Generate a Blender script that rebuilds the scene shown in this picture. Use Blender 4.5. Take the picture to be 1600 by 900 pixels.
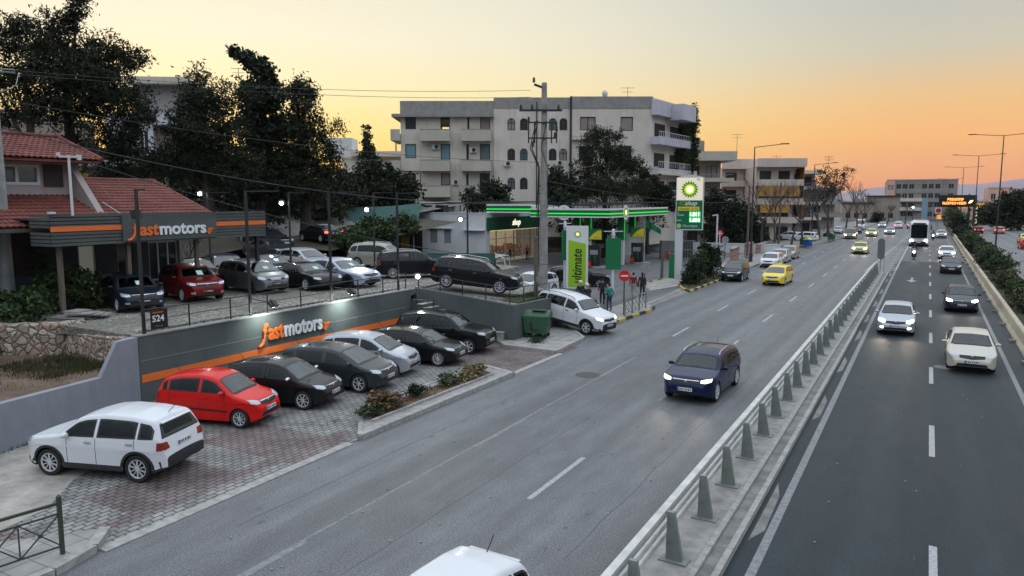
import bpy, bmesh, math, random
import numpy as np
from mathutils import Vector, Matrix, noise
from mathutils.bvhtree import BVHTree
R = math.radians
random.seed(7)
C = bpy.context.scene.collection
for o in list(bpy.data.objects): bpy.data.objects.remove(o)
scene = bpy.context.scene

# ------------------------------------------------------------------ camera
YAW = R(29.167); PITCH = R(6.784); CAMH = 6.7
cd = bpy.data.cameras.new('camera'); cam = bpy.data.objects.new('camera', cd); C.objects.link(cam)
cam.location = (0, 0, CAMH); cam.rotation_euler = (R(90) - PITCH, 0, YAW)
cd.sensor_width = 36; cd.lens = 36 * 1160 / 1600; cd.clip_start = 0.2; cd.clip_end = 20000
scene.camera = cam

# ------------------------------------------------------------------ sky, sun, exposure
SUN_AZ = R(55)                      # to the left of the road direction (+Y)
SUN_DIR = Vector((-math.sin(SUN_AZ), math.cos(SUN_AZ), 0))
def s2l(c): return tuple(((v/255)/12.92 if v/255 <= .04045 else ((v/255+.055)/1.055)**2.4) for v in c)
w = bpy.data.worlds.new('World'); scene.world = w; w.use_nodes = True
nt = w.node_tree; nt.nodes.clear()
def N(t, **k):
    n = nt.nodes.new(t)
    for a, b in k.items(): setattr(n, a, b)
    return n
tc = N('ShaderNodeTexCoord'); sx = N('ShaderNodeSeparateXYZ'); nt.links.new(tc.outputs['Generated'], sx.inputs[0])
def ramp(stops):
    mr = N('ShaderNodeMapRange'); mr.inputs['From Min'].default_value = -.02; mr.inputs['From Max'].default_value = 1
    nt.links.new(sx.outputs['Z'], mr.inputs['Value'])
    r = N('ShaderNodeValToRGB'); cr = r.color_ramp; cr.interpolation = 'B_SPLINE' if False else 'LINEAR'
    for i, (z, c) in enumerate(stops):
        p = (z + .02) / 1.02
        e = cr.elements[i] if i < 2 else cr.elements.new(p)
        e.position = p; e.color = (*c, 1)
    nt.links.new(mr.outputs[0], r.inputs[0]); return r
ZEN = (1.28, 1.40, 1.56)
left = ramp([(-.02, s2l((250, 176, 80))), (.035, s2l((255, 204, 92))), (.08, s2l((255, 226, 128))), (.14, s2l((253, 238, 186))), (.20, s2l((248, 240, 212))),
             (.27, s2l((240, 236, 212))), (.40, (.80, .82, .80)), (.60, ZEN), (1, ZEN)])
right = ramp([(-.02, s2l((232, 138, 96))), (.012, s2l((246, 148, 92))), (.035, s2l((254, 166, 90))), (.075, s2l((255, 184, 104))), (.12, s2l((240, 194, 132))), (.17, s2l((208, 199, 176))),
              (.25, s2l((190, 194, 192))), (.40, (.58, .66, .74)), (.60, ZEN)])
# behind the camera: blue dusk above, low band darkened to dim car reflections
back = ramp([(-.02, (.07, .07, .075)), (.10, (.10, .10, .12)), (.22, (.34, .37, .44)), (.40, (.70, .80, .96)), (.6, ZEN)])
vm = N('ShaderNodeVectorMath', operation='DOT_PRODUCT'); vm.inputs[1].default_value = SUN_DIR
nt.links.new(tc.outputs['Generated'], vm.inputs[0])
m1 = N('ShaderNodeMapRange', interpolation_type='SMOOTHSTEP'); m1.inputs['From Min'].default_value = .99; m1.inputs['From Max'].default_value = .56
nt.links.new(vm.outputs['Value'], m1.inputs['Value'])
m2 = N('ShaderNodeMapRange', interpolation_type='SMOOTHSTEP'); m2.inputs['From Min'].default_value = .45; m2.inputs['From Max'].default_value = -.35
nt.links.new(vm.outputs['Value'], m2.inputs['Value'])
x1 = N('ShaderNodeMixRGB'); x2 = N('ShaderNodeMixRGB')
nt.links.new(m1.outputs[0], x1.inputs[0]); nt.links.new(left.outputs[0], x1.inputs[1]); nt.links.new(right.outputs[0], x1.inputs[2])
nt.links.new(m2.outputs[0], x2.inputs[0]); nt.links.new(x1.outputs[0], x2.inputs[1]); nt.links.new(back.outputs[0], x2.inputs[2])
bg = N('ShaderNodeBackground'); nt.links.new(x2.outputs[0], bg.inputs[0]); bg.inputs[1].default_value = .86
sky = N('ShaderNodeTexSky', sky_type='NISHITA'); sky.sun_disc = False; sky.sun_elevation = R(3); sky.sun_rotation = -SUN_AZ
bn = N('ShaderNodeBackground'); nt.links.new(sky.outputs[0], bn.inputs[0]); bn.inputs[1].default_value = .012
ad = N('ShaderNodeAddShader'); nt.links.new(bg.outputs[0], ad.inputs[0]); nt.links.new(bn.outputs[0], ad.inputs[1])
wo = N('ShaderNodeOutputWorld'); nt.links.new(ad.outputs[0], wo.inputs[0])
sd = bpy.data.lights.new('sun', 'SUN'); sd.energy = .5; sd.angle = R(12); sd.color = (1, .66, .38)
so = bpy.data.objects.new('sun', sd); C.objects.link(so)
tosun = Vector((SUN_DIR.x, SUN_DIR.y, math.tan(R(3)))).normalized()
so.rotation_euler = tosun.to_track_quat('Z', 'Y').to_euler(); so.location = (0, 0, 60)
vs = scene.view_settings; vs.view_transform = 'Standard'; vs.look = 'None'; vs.gamma = 1; vs.exposure = .22; vs.use_curve_mapping = False
scene.render.engine = 'CYCLES'
scene.cycles.max_bounces = 5; scene.cycles.volume_bounces = 0; scene.cycles.caustics_reflective = False; scene.cycles.caustics_refractive = False

# ------------------------------------------------------------------ materials
MATS = {}
def mat(name, col=(.5, .5, .5), rough=.6, metal=0, var=0, scale=5, bump=0, emit=None, es=0, coat=0, spec=.5, stretch=None, col2=None, alpha=1, detail=4, bscale=None):
    if name in MATS: return MATS[name]
    m = bpy.data.materials.new(name); m.use_nodes = True; MATS[name] = m
    t = m.node_tree; b = t.nodes['Principled BSDF']
    b.inputs['Base Color'].default_value = (*col, 1); b.inputs['Roughness'].default_value = rough; b.inputs['Metallic'].default_value = metal
    b.inputs['Specular IOR Level'].default_value = spec
    if coat: b.inputs['Coat Weight'].default_value = coat; b.inputs['Coat Roughness'].default_value = .04
    if emit: b.inputs['Emission Color'].default_value = (*emit, 1); b.inputs['Emission Strength'].default_value = es
    if alpha < 1: b.inputs['Alpha'].default_value = alpha
    if var or bump or col2:
        tcn = t.nodes.new('ShaderNodeTexCoord'); mp = t.nodes.new('ShaderNodeMapping'); t.links.new(tcn.outputs['Object'], mp.inputs[0])
        if stretch: mp.inputs['Scale'].default_value = stretch
        n = t.nodes.new('ShaderNodeTexNoise'); n.inputs['Scale'].default_value = scale; n.inputs['Detail'].default_value = detail; n.inputs['Roughness'].default_value = .65
        t.links.new(mp.outputs[0], n.inputs['Vector'])
        if var or col2:
            r = t.nodes.new('ShaderNodeValToRGB'); t.links.new(n.outputs['Fac'], r.inputs[0])
            c2 = col2 or tuple(min(1, c*(1+var)) for c in col); c1 = col if col2 else tuple(c*(1-var) for c in col)
            r.color_ramp.elements[0].position = .32; r.color_ramp.elements[1].position = .68
            r.color_ramp.elements[0].color = (*c1, 1); r.color_ramp.elements[1].color = (*c2, 1)
            t.links.new(r.outputs[0], b.inputs['Base Color'])
        if bump:
            bp = t.nodes.new('ShaderNodeBump'); bp.inputs['Strength'].default_value = bump; bp.inputs['Distance'].default_value = .02
            if bscale:
                n2 = t.nodes.new('ShaderNodeTexNoise'); n2.inputs['Scale'].default_value = bscale; n2.inputs['Detail'].default_value = 3
                t.links.new(tcn.outputs['Object'], n2.inputs['Vector']); t.links.new(n2.outputs['Fac'], bp.inputs['Height'])
            else: t.links.new(n.outputs['Fac'], bp.inputs['Height'])
            t.links.new(bp.outputs[0], b.inputs['Normal'])
    return m
def nodes_of(m): return m.node_tree, m.node_tree.nodes['Principled BSDF']
def tnode(t, k, **kw):
    n = t.nodes.new(k)
    for a, b in kw.items(): setattr(n, a, b)
    return n
def cramp(t, src, stops):
    r = t.nodes.new('ShaderNodeValToRGB'); t.links.new(src, r.inputs[0])
    for i, (p, c) in enumerate(stops):
        e = r.color_ramp.elements[i] if i < 2 else r.color_ramp.elements.new(p)
        e.position = p; e.color = (*c, 1)
    return r.outputs[0]
def mixc(t, f, a, b, mode='MIX'):
    n = t.nodes.new('ShaderNodeMixRGB'); n.blend_type = mode
    for i, v in ((0, f), (1, a), (2, b)):
        if hasattr(v, 'is_linked') or hasattr(v, 'links'): t.links.new(v, n.inputs[i])
        elif i == 0: n.inputs[0].default_value = v
        else: n.inputs[i].default_value = (*v, 1)
    return n.outputs[0]
def noise_out(t, vec, scale, detail=4, rough=.6):
    n = t.nodes.new('ShaderNodeTexNoise'); n.inputs['Scale'].default_value = scale; n.inputs['Detail'].default_value = detail; n.inputs['Roughness'].default_value = rough
    t.links.new(vec, n.inputs['Vector']); return n.outputs['Fac']
def mapped(t, sc=(1, 1, 1), rot=(0, 0, 0)):
    tcn = t.nodes.new('ShaderNodeTexCoord'); mp = t.nodes.new('ShaderNodeMapping'); t.links.new(tcn.outputs['Object'], mp.inputs[0])
    mp.inputs['Scale'].default_value = sc; mp.inputs['Rotation'].default_value = rot; return mp.outputs[0]
def bumpto(t, b, h, strength=.4, dist=.01):
    bp = t.nodes.new('ShaderNodeBump'); bp.inputs['Strength'].default_value = strength; bp.inputs['Distance'].default_value = dist
    t.links.new(h, bp.inputs['Height']); t.links.new(bp.outputs[0], b.inputs['Normal'])

def asphalt(name, lo, hi, rough=.5, warm=0):
    m = mat(name, lo, rough); t, b = nodes_of(m)
    fine = noise_out(t, mapped(t), 27, 3, .85); big = noise_out(t, mapped(t, (1, .16, 1)), .55, 6, .62); med = noise_out(t, mapped(t, (1, .35, 1)), 2.3, 5)
    base = cramp(t, big, [(.3, lo), (.7, hi)])
    sp = cramp(t, fine, [(.34, (.42, .42, .42)), (.5, (1, 1, 1)), (.64, (1.8, 1.8, 1.75))])
    c = mixc(t, 1, base, sp, 'MULTIPLY')
    trk = noise_out(t, mapped(t, (1, .012, 1)), 1.15, 3, .5); c = mixc(t, 1, c, cramp(t, trk, [(.36, (.80, .80, .81)), (.64, (1.18, 1.18, 1.18))]), 'MULTIPLY')
    m2_ = cramp(t, med, [(.35, (.86, .86, .87)), (.65, (1.1, 1.1, 1.1))])
    c = mixc(t, 1, c, m2_, 'MULTIPLY')
    vor = tnode(t, 'ShaderNodeTexVoronoi', feature='DISTANCE_TO_EDGE'); vor.inputs['Scale'].default_value = .35
    dis = noise_out(t, mapped(t), 1.2, 5); 
    mx = t.nodes.new('ShaderNodeVectorMath'); mx.operation = 'ADD'; t.links.new(mapped(t, (1, .5, 1)), mx.inputs[0]); t.links.new(dis, mx.inputs[1]); t.links.new(mx.outputs[0], vor.inputs['Vector'])
    crk = cramp(t, vor.outputs['Distance'], [(.0, (.68, .68, .68)), (.009, (1, 1, 1))])
    c = mixc(t, .22, c, mixc(t, 1, c, crk, 'MULTIPLY'))
    t.links.new(c, b.inputs['Base Color'])
    rr = cramp(t, big, [(.3, (rough-.09,)*3), (.7, (rough+.08,)*3)]); t.links.new(rr, b.inputs['Roughness'])
    bumpto(t, b, fine, .5, .012); b.inputs['Specular IOR Level'].default_value = .5
    return m
M_road = asphalt('asphalt_old', (.092, .095, .102), (.138, .141, .149), .55)
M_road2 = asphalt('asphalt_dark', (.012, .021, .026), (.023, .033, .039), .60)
M_fore = asphalt('asphalt_forecourt', (.075, .078, .085), (.12, .12, .13), .55)
M_road3 = asphalt('asphalt_far', (.09, .095, .105), (.13, .135, .145), .5)

def pavers():
    m = mat('pavers', (.2, .2, .2), .75); t, b = nodes_of(m)
    v = mapped(t, (1, 1, 1), (0, 0, R(90)))
    br = tnode(t, 'ShaderNodeTexBrick'); t.links.new(v, br.inputs['Vector']); br.inputs['Scale'].default_value = 1
    br.inputs['Brick Width'].default_value = .27; br.inputs['Row Height'].default_value = .17; br.inputs['Mortar Size'].default_value = .022; br.inputs['Mortar Smooth'].default_value = .3
    br.inputs['Color1'].default_value = (1, 1, 1, 1); br.inputs['Color2'].default_value = (.72, .72, .72, 1); br.inputs['Mortar'].default_value = (.22, .22, .2, 1)
    sep = tnode(t, 'ShaderNodeSeparateXYZ'); t.links.new(mapped(t), sep.inputs[0])
    # red bands crossing grey field
    def band(axis, lo, hi):
        a = tnode(t, 'ShaderNodeMath', operation='GREATER_THAN'); a.inputs[1].default_value = lo; t.links.new(sep.outputs[axis], a.inputs[0])
        c = tnode(t, 'ShaderNodeMath', operation='LESS_THAN'); c.inputs[1].default_value = hi; t.links.new(sep.outputs[axis], c.inputs[0])
        e = tnode(t, 'ShaderNodeMath', operation='MULTIPLY'); t.links.new(a.outputs[0], e.inputs[0]); t.links.new(c.outputs[0], e.inputs[1]); return e.outputs[0]
    def mx(a, c):
        e = tnode(t, 'ShaderNodeMath', operation='MAXIMUM'); t.links.new(a, e.inputs[0]); t.links.new(c, e.inputs[1]); return e.outputs[0]
    def mul(a, c):
        e = tnode(t, 'ShaderNodeMath', operation='MULTIPLY'); t.links.new(a, e.inputs[0]); t.links.new(c, e.inputs[1]); return e.outputs[0]
    red = mx(mul(band('Y', 13.2, 15.3), band('X', -17.3, -13)), mul(band('Y', 9.3, 12.1), band('X', -16.3, -14.6)))
    red = mx(red, mul(band('X', -14.6, -14.15), band('Y', 3, 16)))
    red = mx(red, band('Y', 24.6, 60)); red = mx(red, mul(band('Y', 5, 7.6), band('X', -16.2, -14.8)))
    n = noise_out(t, mapped(t), 1.3, 5)
    grey = cramp(t, n, [(.3, (.21, .21, .205)), (.7, (.34, .34, .33))]); rd = cramp(t, n, [(.3, (.16, .128, .128)), (.7, (.25, .20, .198))])
    c = mixc(t, red, grey, rd); c = mixc(t, 1, c, br.outputs['Color'], 'MULTIPLY')
    c = mixc(t, 1, c, cramp(t, noise_out(t, mapped(t), .7, 7, .7), [(.34, (.55, .54, .52)), (.5, (1, 1, 1)), (.7, (1.12, 1.12, 1.1))]), 'MULTIPLY')
    c = mixc(t, 1, c, cramp(t, noise_out(t, mapped(t), 3.1, 3), [(.28, (.5, .5, .5)), (.36, (1, 1, 1))]), 'MULTIPLY')
    t.links.new(c, b.inputs['Base Color']); bumpto(t, b, br.outputs['Fac'], -.6, .012); return m
M_pav = pavers()
def slabs(name, c1, c2, size=.5):
    m = mat(name, c1, .8); t, b = nodes_of(m)
    br = tnode(t, 'ShaderNodeTexBrick'); t.links.new(mapped(t), br.inputs['Vector']); br.inputs['Scale'].default_value = 1; br.offset = 0
    br.inputs['Brick Width'].default_value = size; br.inputs['Row Height'].default_value = size; br.inputs['Mortar Size'].default_value = .012
    br.inputs['Color1'].default_value = (1, 1, 1, 1); br.inputs['Color2'].default_value = (.8, .8, .8, 1); br.inputs['Mortar'].default_value = (.4, .4, .4, 1)
    n = noise_out(t, mapped(t), 2.2, 6); c = mixc(t, 1, cramp(t, n, [(.3, c1), (.7, c2)]), br.outputs['Color'], 'MULTIPLY')
    t.links.new(c, b.inputs['Base Color']); bumpto(t, b, br.outputs['Fac'], -.4, .01); return m
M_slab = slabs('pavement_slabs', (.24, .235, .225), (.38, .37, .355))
def gravel():
    m = mat('gravel', (.3, .3, .3), .9); t, b = nodes_of(m)
    v = tnode(t, 'ShaderNodeTexVoronoi'); v.inputs['Scale'].default_value = 13; t.links.new(mapped(t), v.inputs['Vector'])
    sepc = tnode(t, 'ShaderNodeSeparateColor'); t.links.new(v.outputs['Color'], sepc.inputs[0])
    st = cramp(t, sepc.outputs[0], [(.0, (.07, .065, .055)), (.5, (.21, .2, .18)), (.9, (.36, .35, .32)), (1, (.55, .54, .5))])
    big = noise_out(t, mapped(t), .35, 5); c = mixc(t, cramp(t, big, [(.42, (0, 0, 0)), (.62, (.75, .75, .75))]), st, (.13, .12, .095))
    t.links.new(c, b.inputs['Base Color']); bumpto(t, b, v.outputs['Distance'], 1, .04); return m
M_gravel = gravel()
M_dirt = mat('dirt', (.085, .052, .034), .95, scale=1.3, col2=(.16, .115, .078), bump=.8, bscale=14)
M_soil = mat('soil', (.035, .035, .02), .95, scale=3, col2=(.09, .075, .05), bump=.8, bscale=20)
M_sandy = mat('sandy_gravel', (.23, .215, .19), .95, scale=1.4, col2=(.43, .41, .37), bump=.7, bscale=30)
M_conc = mat('concrete', (.20, .195, .185), .85, scale=2.4, col2=(.36, .35, .33), bump=.4, bscale=22)
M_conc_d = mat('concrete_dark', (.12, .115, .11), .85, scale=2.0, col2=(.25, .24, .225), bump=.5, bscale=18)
M_kerb = mat('kerb', (.24, .235, .225), .85, scale=5, col2=(.40, .39, .37), bump=.4, bscale=25)
M_paint = mat('road_paint', (.22, .23, .235), .75, scale=14, col2=(.46, .47, .475), detail=8)
M_paint_worn = mat('road_paint_worn', (.13, .135, .14), .75, scale=8, col2=(.27, .275, .28), detail=8)
M_yel = mat('kerb_yellow', (.42, .30, .05), .7, scale=8, col2=(.62, .46, .10)); M_blk = mat('kerb_black', (.035, .035, .035), .7, var=.3)
M_stonew = mat('stone_wall', (.3, .25, .2), .9); t, b = nodes_of(M_stonew)
_wv = t.nodes.new('ShaderNodeVectorMath'); _wv.operation = 'ADD'; t.links.new(mapped(t), _wv.inputs[0])
_wn = t.nodes.new('ShaderNodeTexNoise'); _wn.inputs['Scale'].default_value = 3; t.links.new(mapped(t), _wn.inputs['Vector'])
_ws = t.nodes.new('ShaderNodeVectorMath'); _ws.operation = 'SCALE'; _ws.inputs['Scale'].default_value = .25; t.links.new(_wn.outputs['Color'], _ws.inputs[0]); t.links.new(_ws.outputs[0], _wv.inputs[1])
_v = tnode(t, 'ShaderNodeTexVoronoi', feature='DISTANCE_TO_EDGE'); _v.inputs['Scale'].default_value = 3.6; t.links.new(_wv.outputs[0], _v.inputs['Vector'])
_v2 = tnode(t, 'ShaderNodeTexVoronoi'); _v2.inputs['Scale'].default_value = 3.6; t.links.new(_wv.outputs[0], _v2.inputs['Vector'])
_s = tnode(t, 'ShaderNodeSeparateColor'); t.links.new(_v2.outputs['Color'], _s.inputs[0])
_c = cramp(t, _s.outputs[0], [(0, (.30, .23, .18)), (.35, (.44, .38, .31)), (.7, (.38, .27, .20)), (1, (.58, .53, .46))])
_c = mixc(t, cramp(t, _v.outputs['Distance'], [(.02, (0, 0, 0)), (.07, (1, 1, 1))]), (.13, .11, .09), _c)
_c = mixc(t, 1, _c, cramp(t, noise_out(t, mapped(t), 9, 5), [(.3, (.7, .7, .7)), (.7, (1.15, 1.15, 1.15))]), 'MULTIPLY')
t.links.new(_c, b.inputs['Base Color']); bumpto(t, b, cramp(t, _v.outputs['Distance'], [(0, (0, 0, 0)), (.16, (1, 1, 1))]), .9, .05)
def tilem():
    m = mat('roof_tile', (.2, .05, .03), .8); t, b = nodes_of(m)
    n = noise_out(t, mapped(t), .9, 6); n2 = noise_out(t, mapped(t), 7, 4)
    c = cramp(t, n, [(.3, (.12, .034, .026)), (.6, (.21, .060, .042)), (.75, (.24, .095, .07))])
    c = mixc(t, 1, c, cramp(t, n2, [(.3, (.6, .6, .6)), (.7, (1.2, 1.2, 1.2))]), 'MULTIPLY')
    t.links.new(c, b.inputs['Base Color']); return m
M_tile = tilem()
def stained(name, c1, c2, dirt, sc=.5):
    m = mat(name, c1, .85); t, b = nodes_of(m)
    n = noise_out(t, mapped(t), sc, 6); n2 = noise_out(t, mapped(t, (1.6, 1.6, .22)), 1.5, 7, .7)
    c = cramp(t, n, [(.3, c1), (.7, c2)]); c = mixc(t, cramp(t, n2, [(.52, (0, 0, 0)), (.78, (.55, .55, .55))]), c, dirt)
    t.links.new(c, b.inputs['Base Color']); bumpto(t, b, noise_out(t, mapped(t), 12, 3), .25, .01); return m
M_apt = stained('plaster_offwhite', (.56, .515, .445), (.69, .635, .555), (.31, .285, .25))
M_aptd = stained('plaster_parapet', (.24, .23, .215), (.34, .33, .31), (.13, .125, .12), 1.4)
M_beige = stained('plaster_beige', (.44, .415, .35), (.53, .50, .43), (.26, .25, .22))
M_white = stained('plaster_white', (.56, .57, .58), (.66, .67, .68), (.42, .42, .42))
M_lilac = stained('plaster_lilac', (.46, .44, .50), (.55, .53, .60), (.32, .30, .34))
M_pinkp = stained('plaster_pink', (.52, .44, .39), (.62, .53, .47), (.34, .28, .27))
M_peach = stained('plaster_peach', (.60, .38, .30), (.68, .44, .35), (.40, .28, .24))
M_brownp = stained('plaster_brown', (.26, .22, .18), (.34, .29, .25), (.15, .13, .12))
M_grey = stained('plaster_grey', (.22, .22, .21), (.30, .30, .285), (.12, .12, .12))
M_wallg = stained('wall_slate', (.072, .085, .085), (.098, .115, .112), (.05, .058, .058), .8)
M_wallb = stained('wall_bluegrey', (.205, .225, .265), (.265, .285, .325), (.12, .13, .15), .8)
M_housed = stained('house_slate', (.045, .058, .07), (.065, .08, .095), (.03, .038, .045))
M_housep = stained('house_pinkgrey', (.36, .31, .30), (.45, .39, .38), (.25, .22, .21))
M_brick = mat('brick_red', (.28, .12, .08), .85); t, b = nodes_of(M_brick)
_b = tnode(t, 'ShaderNodeTexBrick'); _b.inputs['Scale'].default_value = 1; _b.inputs['Brick Width'].default_value = .5; _b.inputs['Row Height'].default_value = .3; _b.inputs['Mortar Size'].default_value = .03
_b.inputs['Color1'].default_value = (.34, .17, .13, 1); _b.inputs['Color2'].default_value = (.22, .11, .09, 1); _b.inputs['Mortar'].default_value = (.35, .28, .25, 1)
t.links.new(mapped(t, (1, 1, 1), (0, R(90), R(90))), _b.inputs['Vector']); t.links.new(_b.outputs['Color'], b.inputs['Base Color'])
M_barr = mat('barrier_ochre', (.36, .31, .22), .85, scale=1.1, col2=(.50, .44, .33), bump=.4, bscale=12, stretch=(1, .4, 2))
M_orange = mat('orange_paint', (.80, .17, .03), .5, var=.05, scale=3)
M_steel = mat('galvanised', (.30, .32, .32), .5, .35, var=.2, scale=3)
M_railw = mat('rail_metal', (.52, .52, .50), .5, .2, var=.2, scale=2)
M_dmetal = mat('dark_metal', (.035, .038, .04), .5, .3)
M_gmetal = mat('greengrey_metal', (.20, .225, .21), .55, .1, var=.2, scale=4)
M_wm = mat('white_metal', (.62, .64, .65), .45); M_slat = mat('slat_slate', (.075, .088, .085), .6, var=.2, scale=2, stretch=(1, .2, 1))
M_wood = mat('weathered_wood', (.12, .10, .08), .85, var=.3, scale=3, stretch=(3, 3, .3))
M_brown = mat('brown_shutter', (.045, .025, .02), .6, var=.2); M_frame = mat('window_frame_dark', (.04, .035, .03), .5)
M_glass = mat('window_glass', (.03, .04, .045), .06, spec=.8); M_glassb = mat('blind_teal', (.16, .30, .34), .7)
M_curt = mat('curtain_pink', (.30, .25, .235), .8, var=.15, scale=2); M_dark = mat('dark_interior', (.012, .012, .013), .7)
M_wframe = mat('window_frame_white', (.62, .64, .66), .4)
M_bpg = mat('canopy_green', (.005, .17, .055), .4); M_bpgl = mat('canopy_green_lit', (.01, .32, .05), .4, emit=(.02, .50, .04), es=1.3)
M_bpy = mat('petrol_yellow', (.80, .62, .03), .4); M_lime = mat('lime_green', (.32, .58, .02), .45); M_bpd = mat('shop_green', (.0, .085, .035), .4)
M_canvas = mat('teal_tarp', (.018, .075, .062), .8, var=.25, scale=1.5); M_ochre = mat('awning_ochre', (.36, .18, .035), .8, var=.15, scale=1, stretch=(4, 4, .3))
M_red = mat('sign_red', (.62, .02, .02), .4); M_wsign = mat('sign_white', (.75, .76, .76), .45)
M_black = mat('black_plastic', (.012, .012, .013), .5); M_paper = mat('paper_sheet', (.55, .72, .68), .7)
M_grass = mat('grass_ground', (.022, .032, .012), .95, scale=2.5, col2=(.075, .085, .035), bump=.9, bscale=30)
M_litshop = mat('shop_lit_interior', (.45, .38, .25), .6, emit=(1, .80, .48), es=.20, scale=2.5, col2=(.12, .10, .07))
M_bark = mat('bark', (.045, .036, .028), .9, var=.3, scale=4, bump=.6); M_barkg = mat('bark_grey', (.085, .07, .06), .9, var=.3, scale=4)
def leafm(name, c1, c2):
    m = mat(name, c1, .75); t, b = nodes_of(m)
    n = noise_out(t, mapped(t), .45, 3); g = t.nodes.new('ShaderNodeNewGeometry')
    a = cramp(t, n, [(.35, c1), (.65, c2)]); r = cramp(t, g.outputs['Random Per Island'], [(0, (.55, .55, .55)), (1, (1.5, 1.5, 1.5))])
    t.links.new(mixc(t, 1, a, r, 'MULTIPLY'), b.inputs['Base Color']); b.inputs['Specular IOR Level'].default_value = .2; return m
L_pine = leafm('pine_leaf', (.013, .020, .011), (.028, .036, .017)); L_cyp = leafm('cypress_leaf', (.013, .022, .013), (.028, .040, .020))
L_bush = leafm('bush_leaf', (.025, .045, .018), (.055, .085, .03)); L_olive = leafm('olive_leaf', (.045, .055, .03), (.09, .10, .05))
L_dry = leafm('dry_leaf', (.10, .065, .035), (.17, .12, .06)); L_ivy = leafm('ivy_leaf', (.02, .04, .014), (.045, .07, .022)); L_yel = leafm('yellow_leaf', (.13, .12, .03), (.2, .17, .05))

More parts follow.
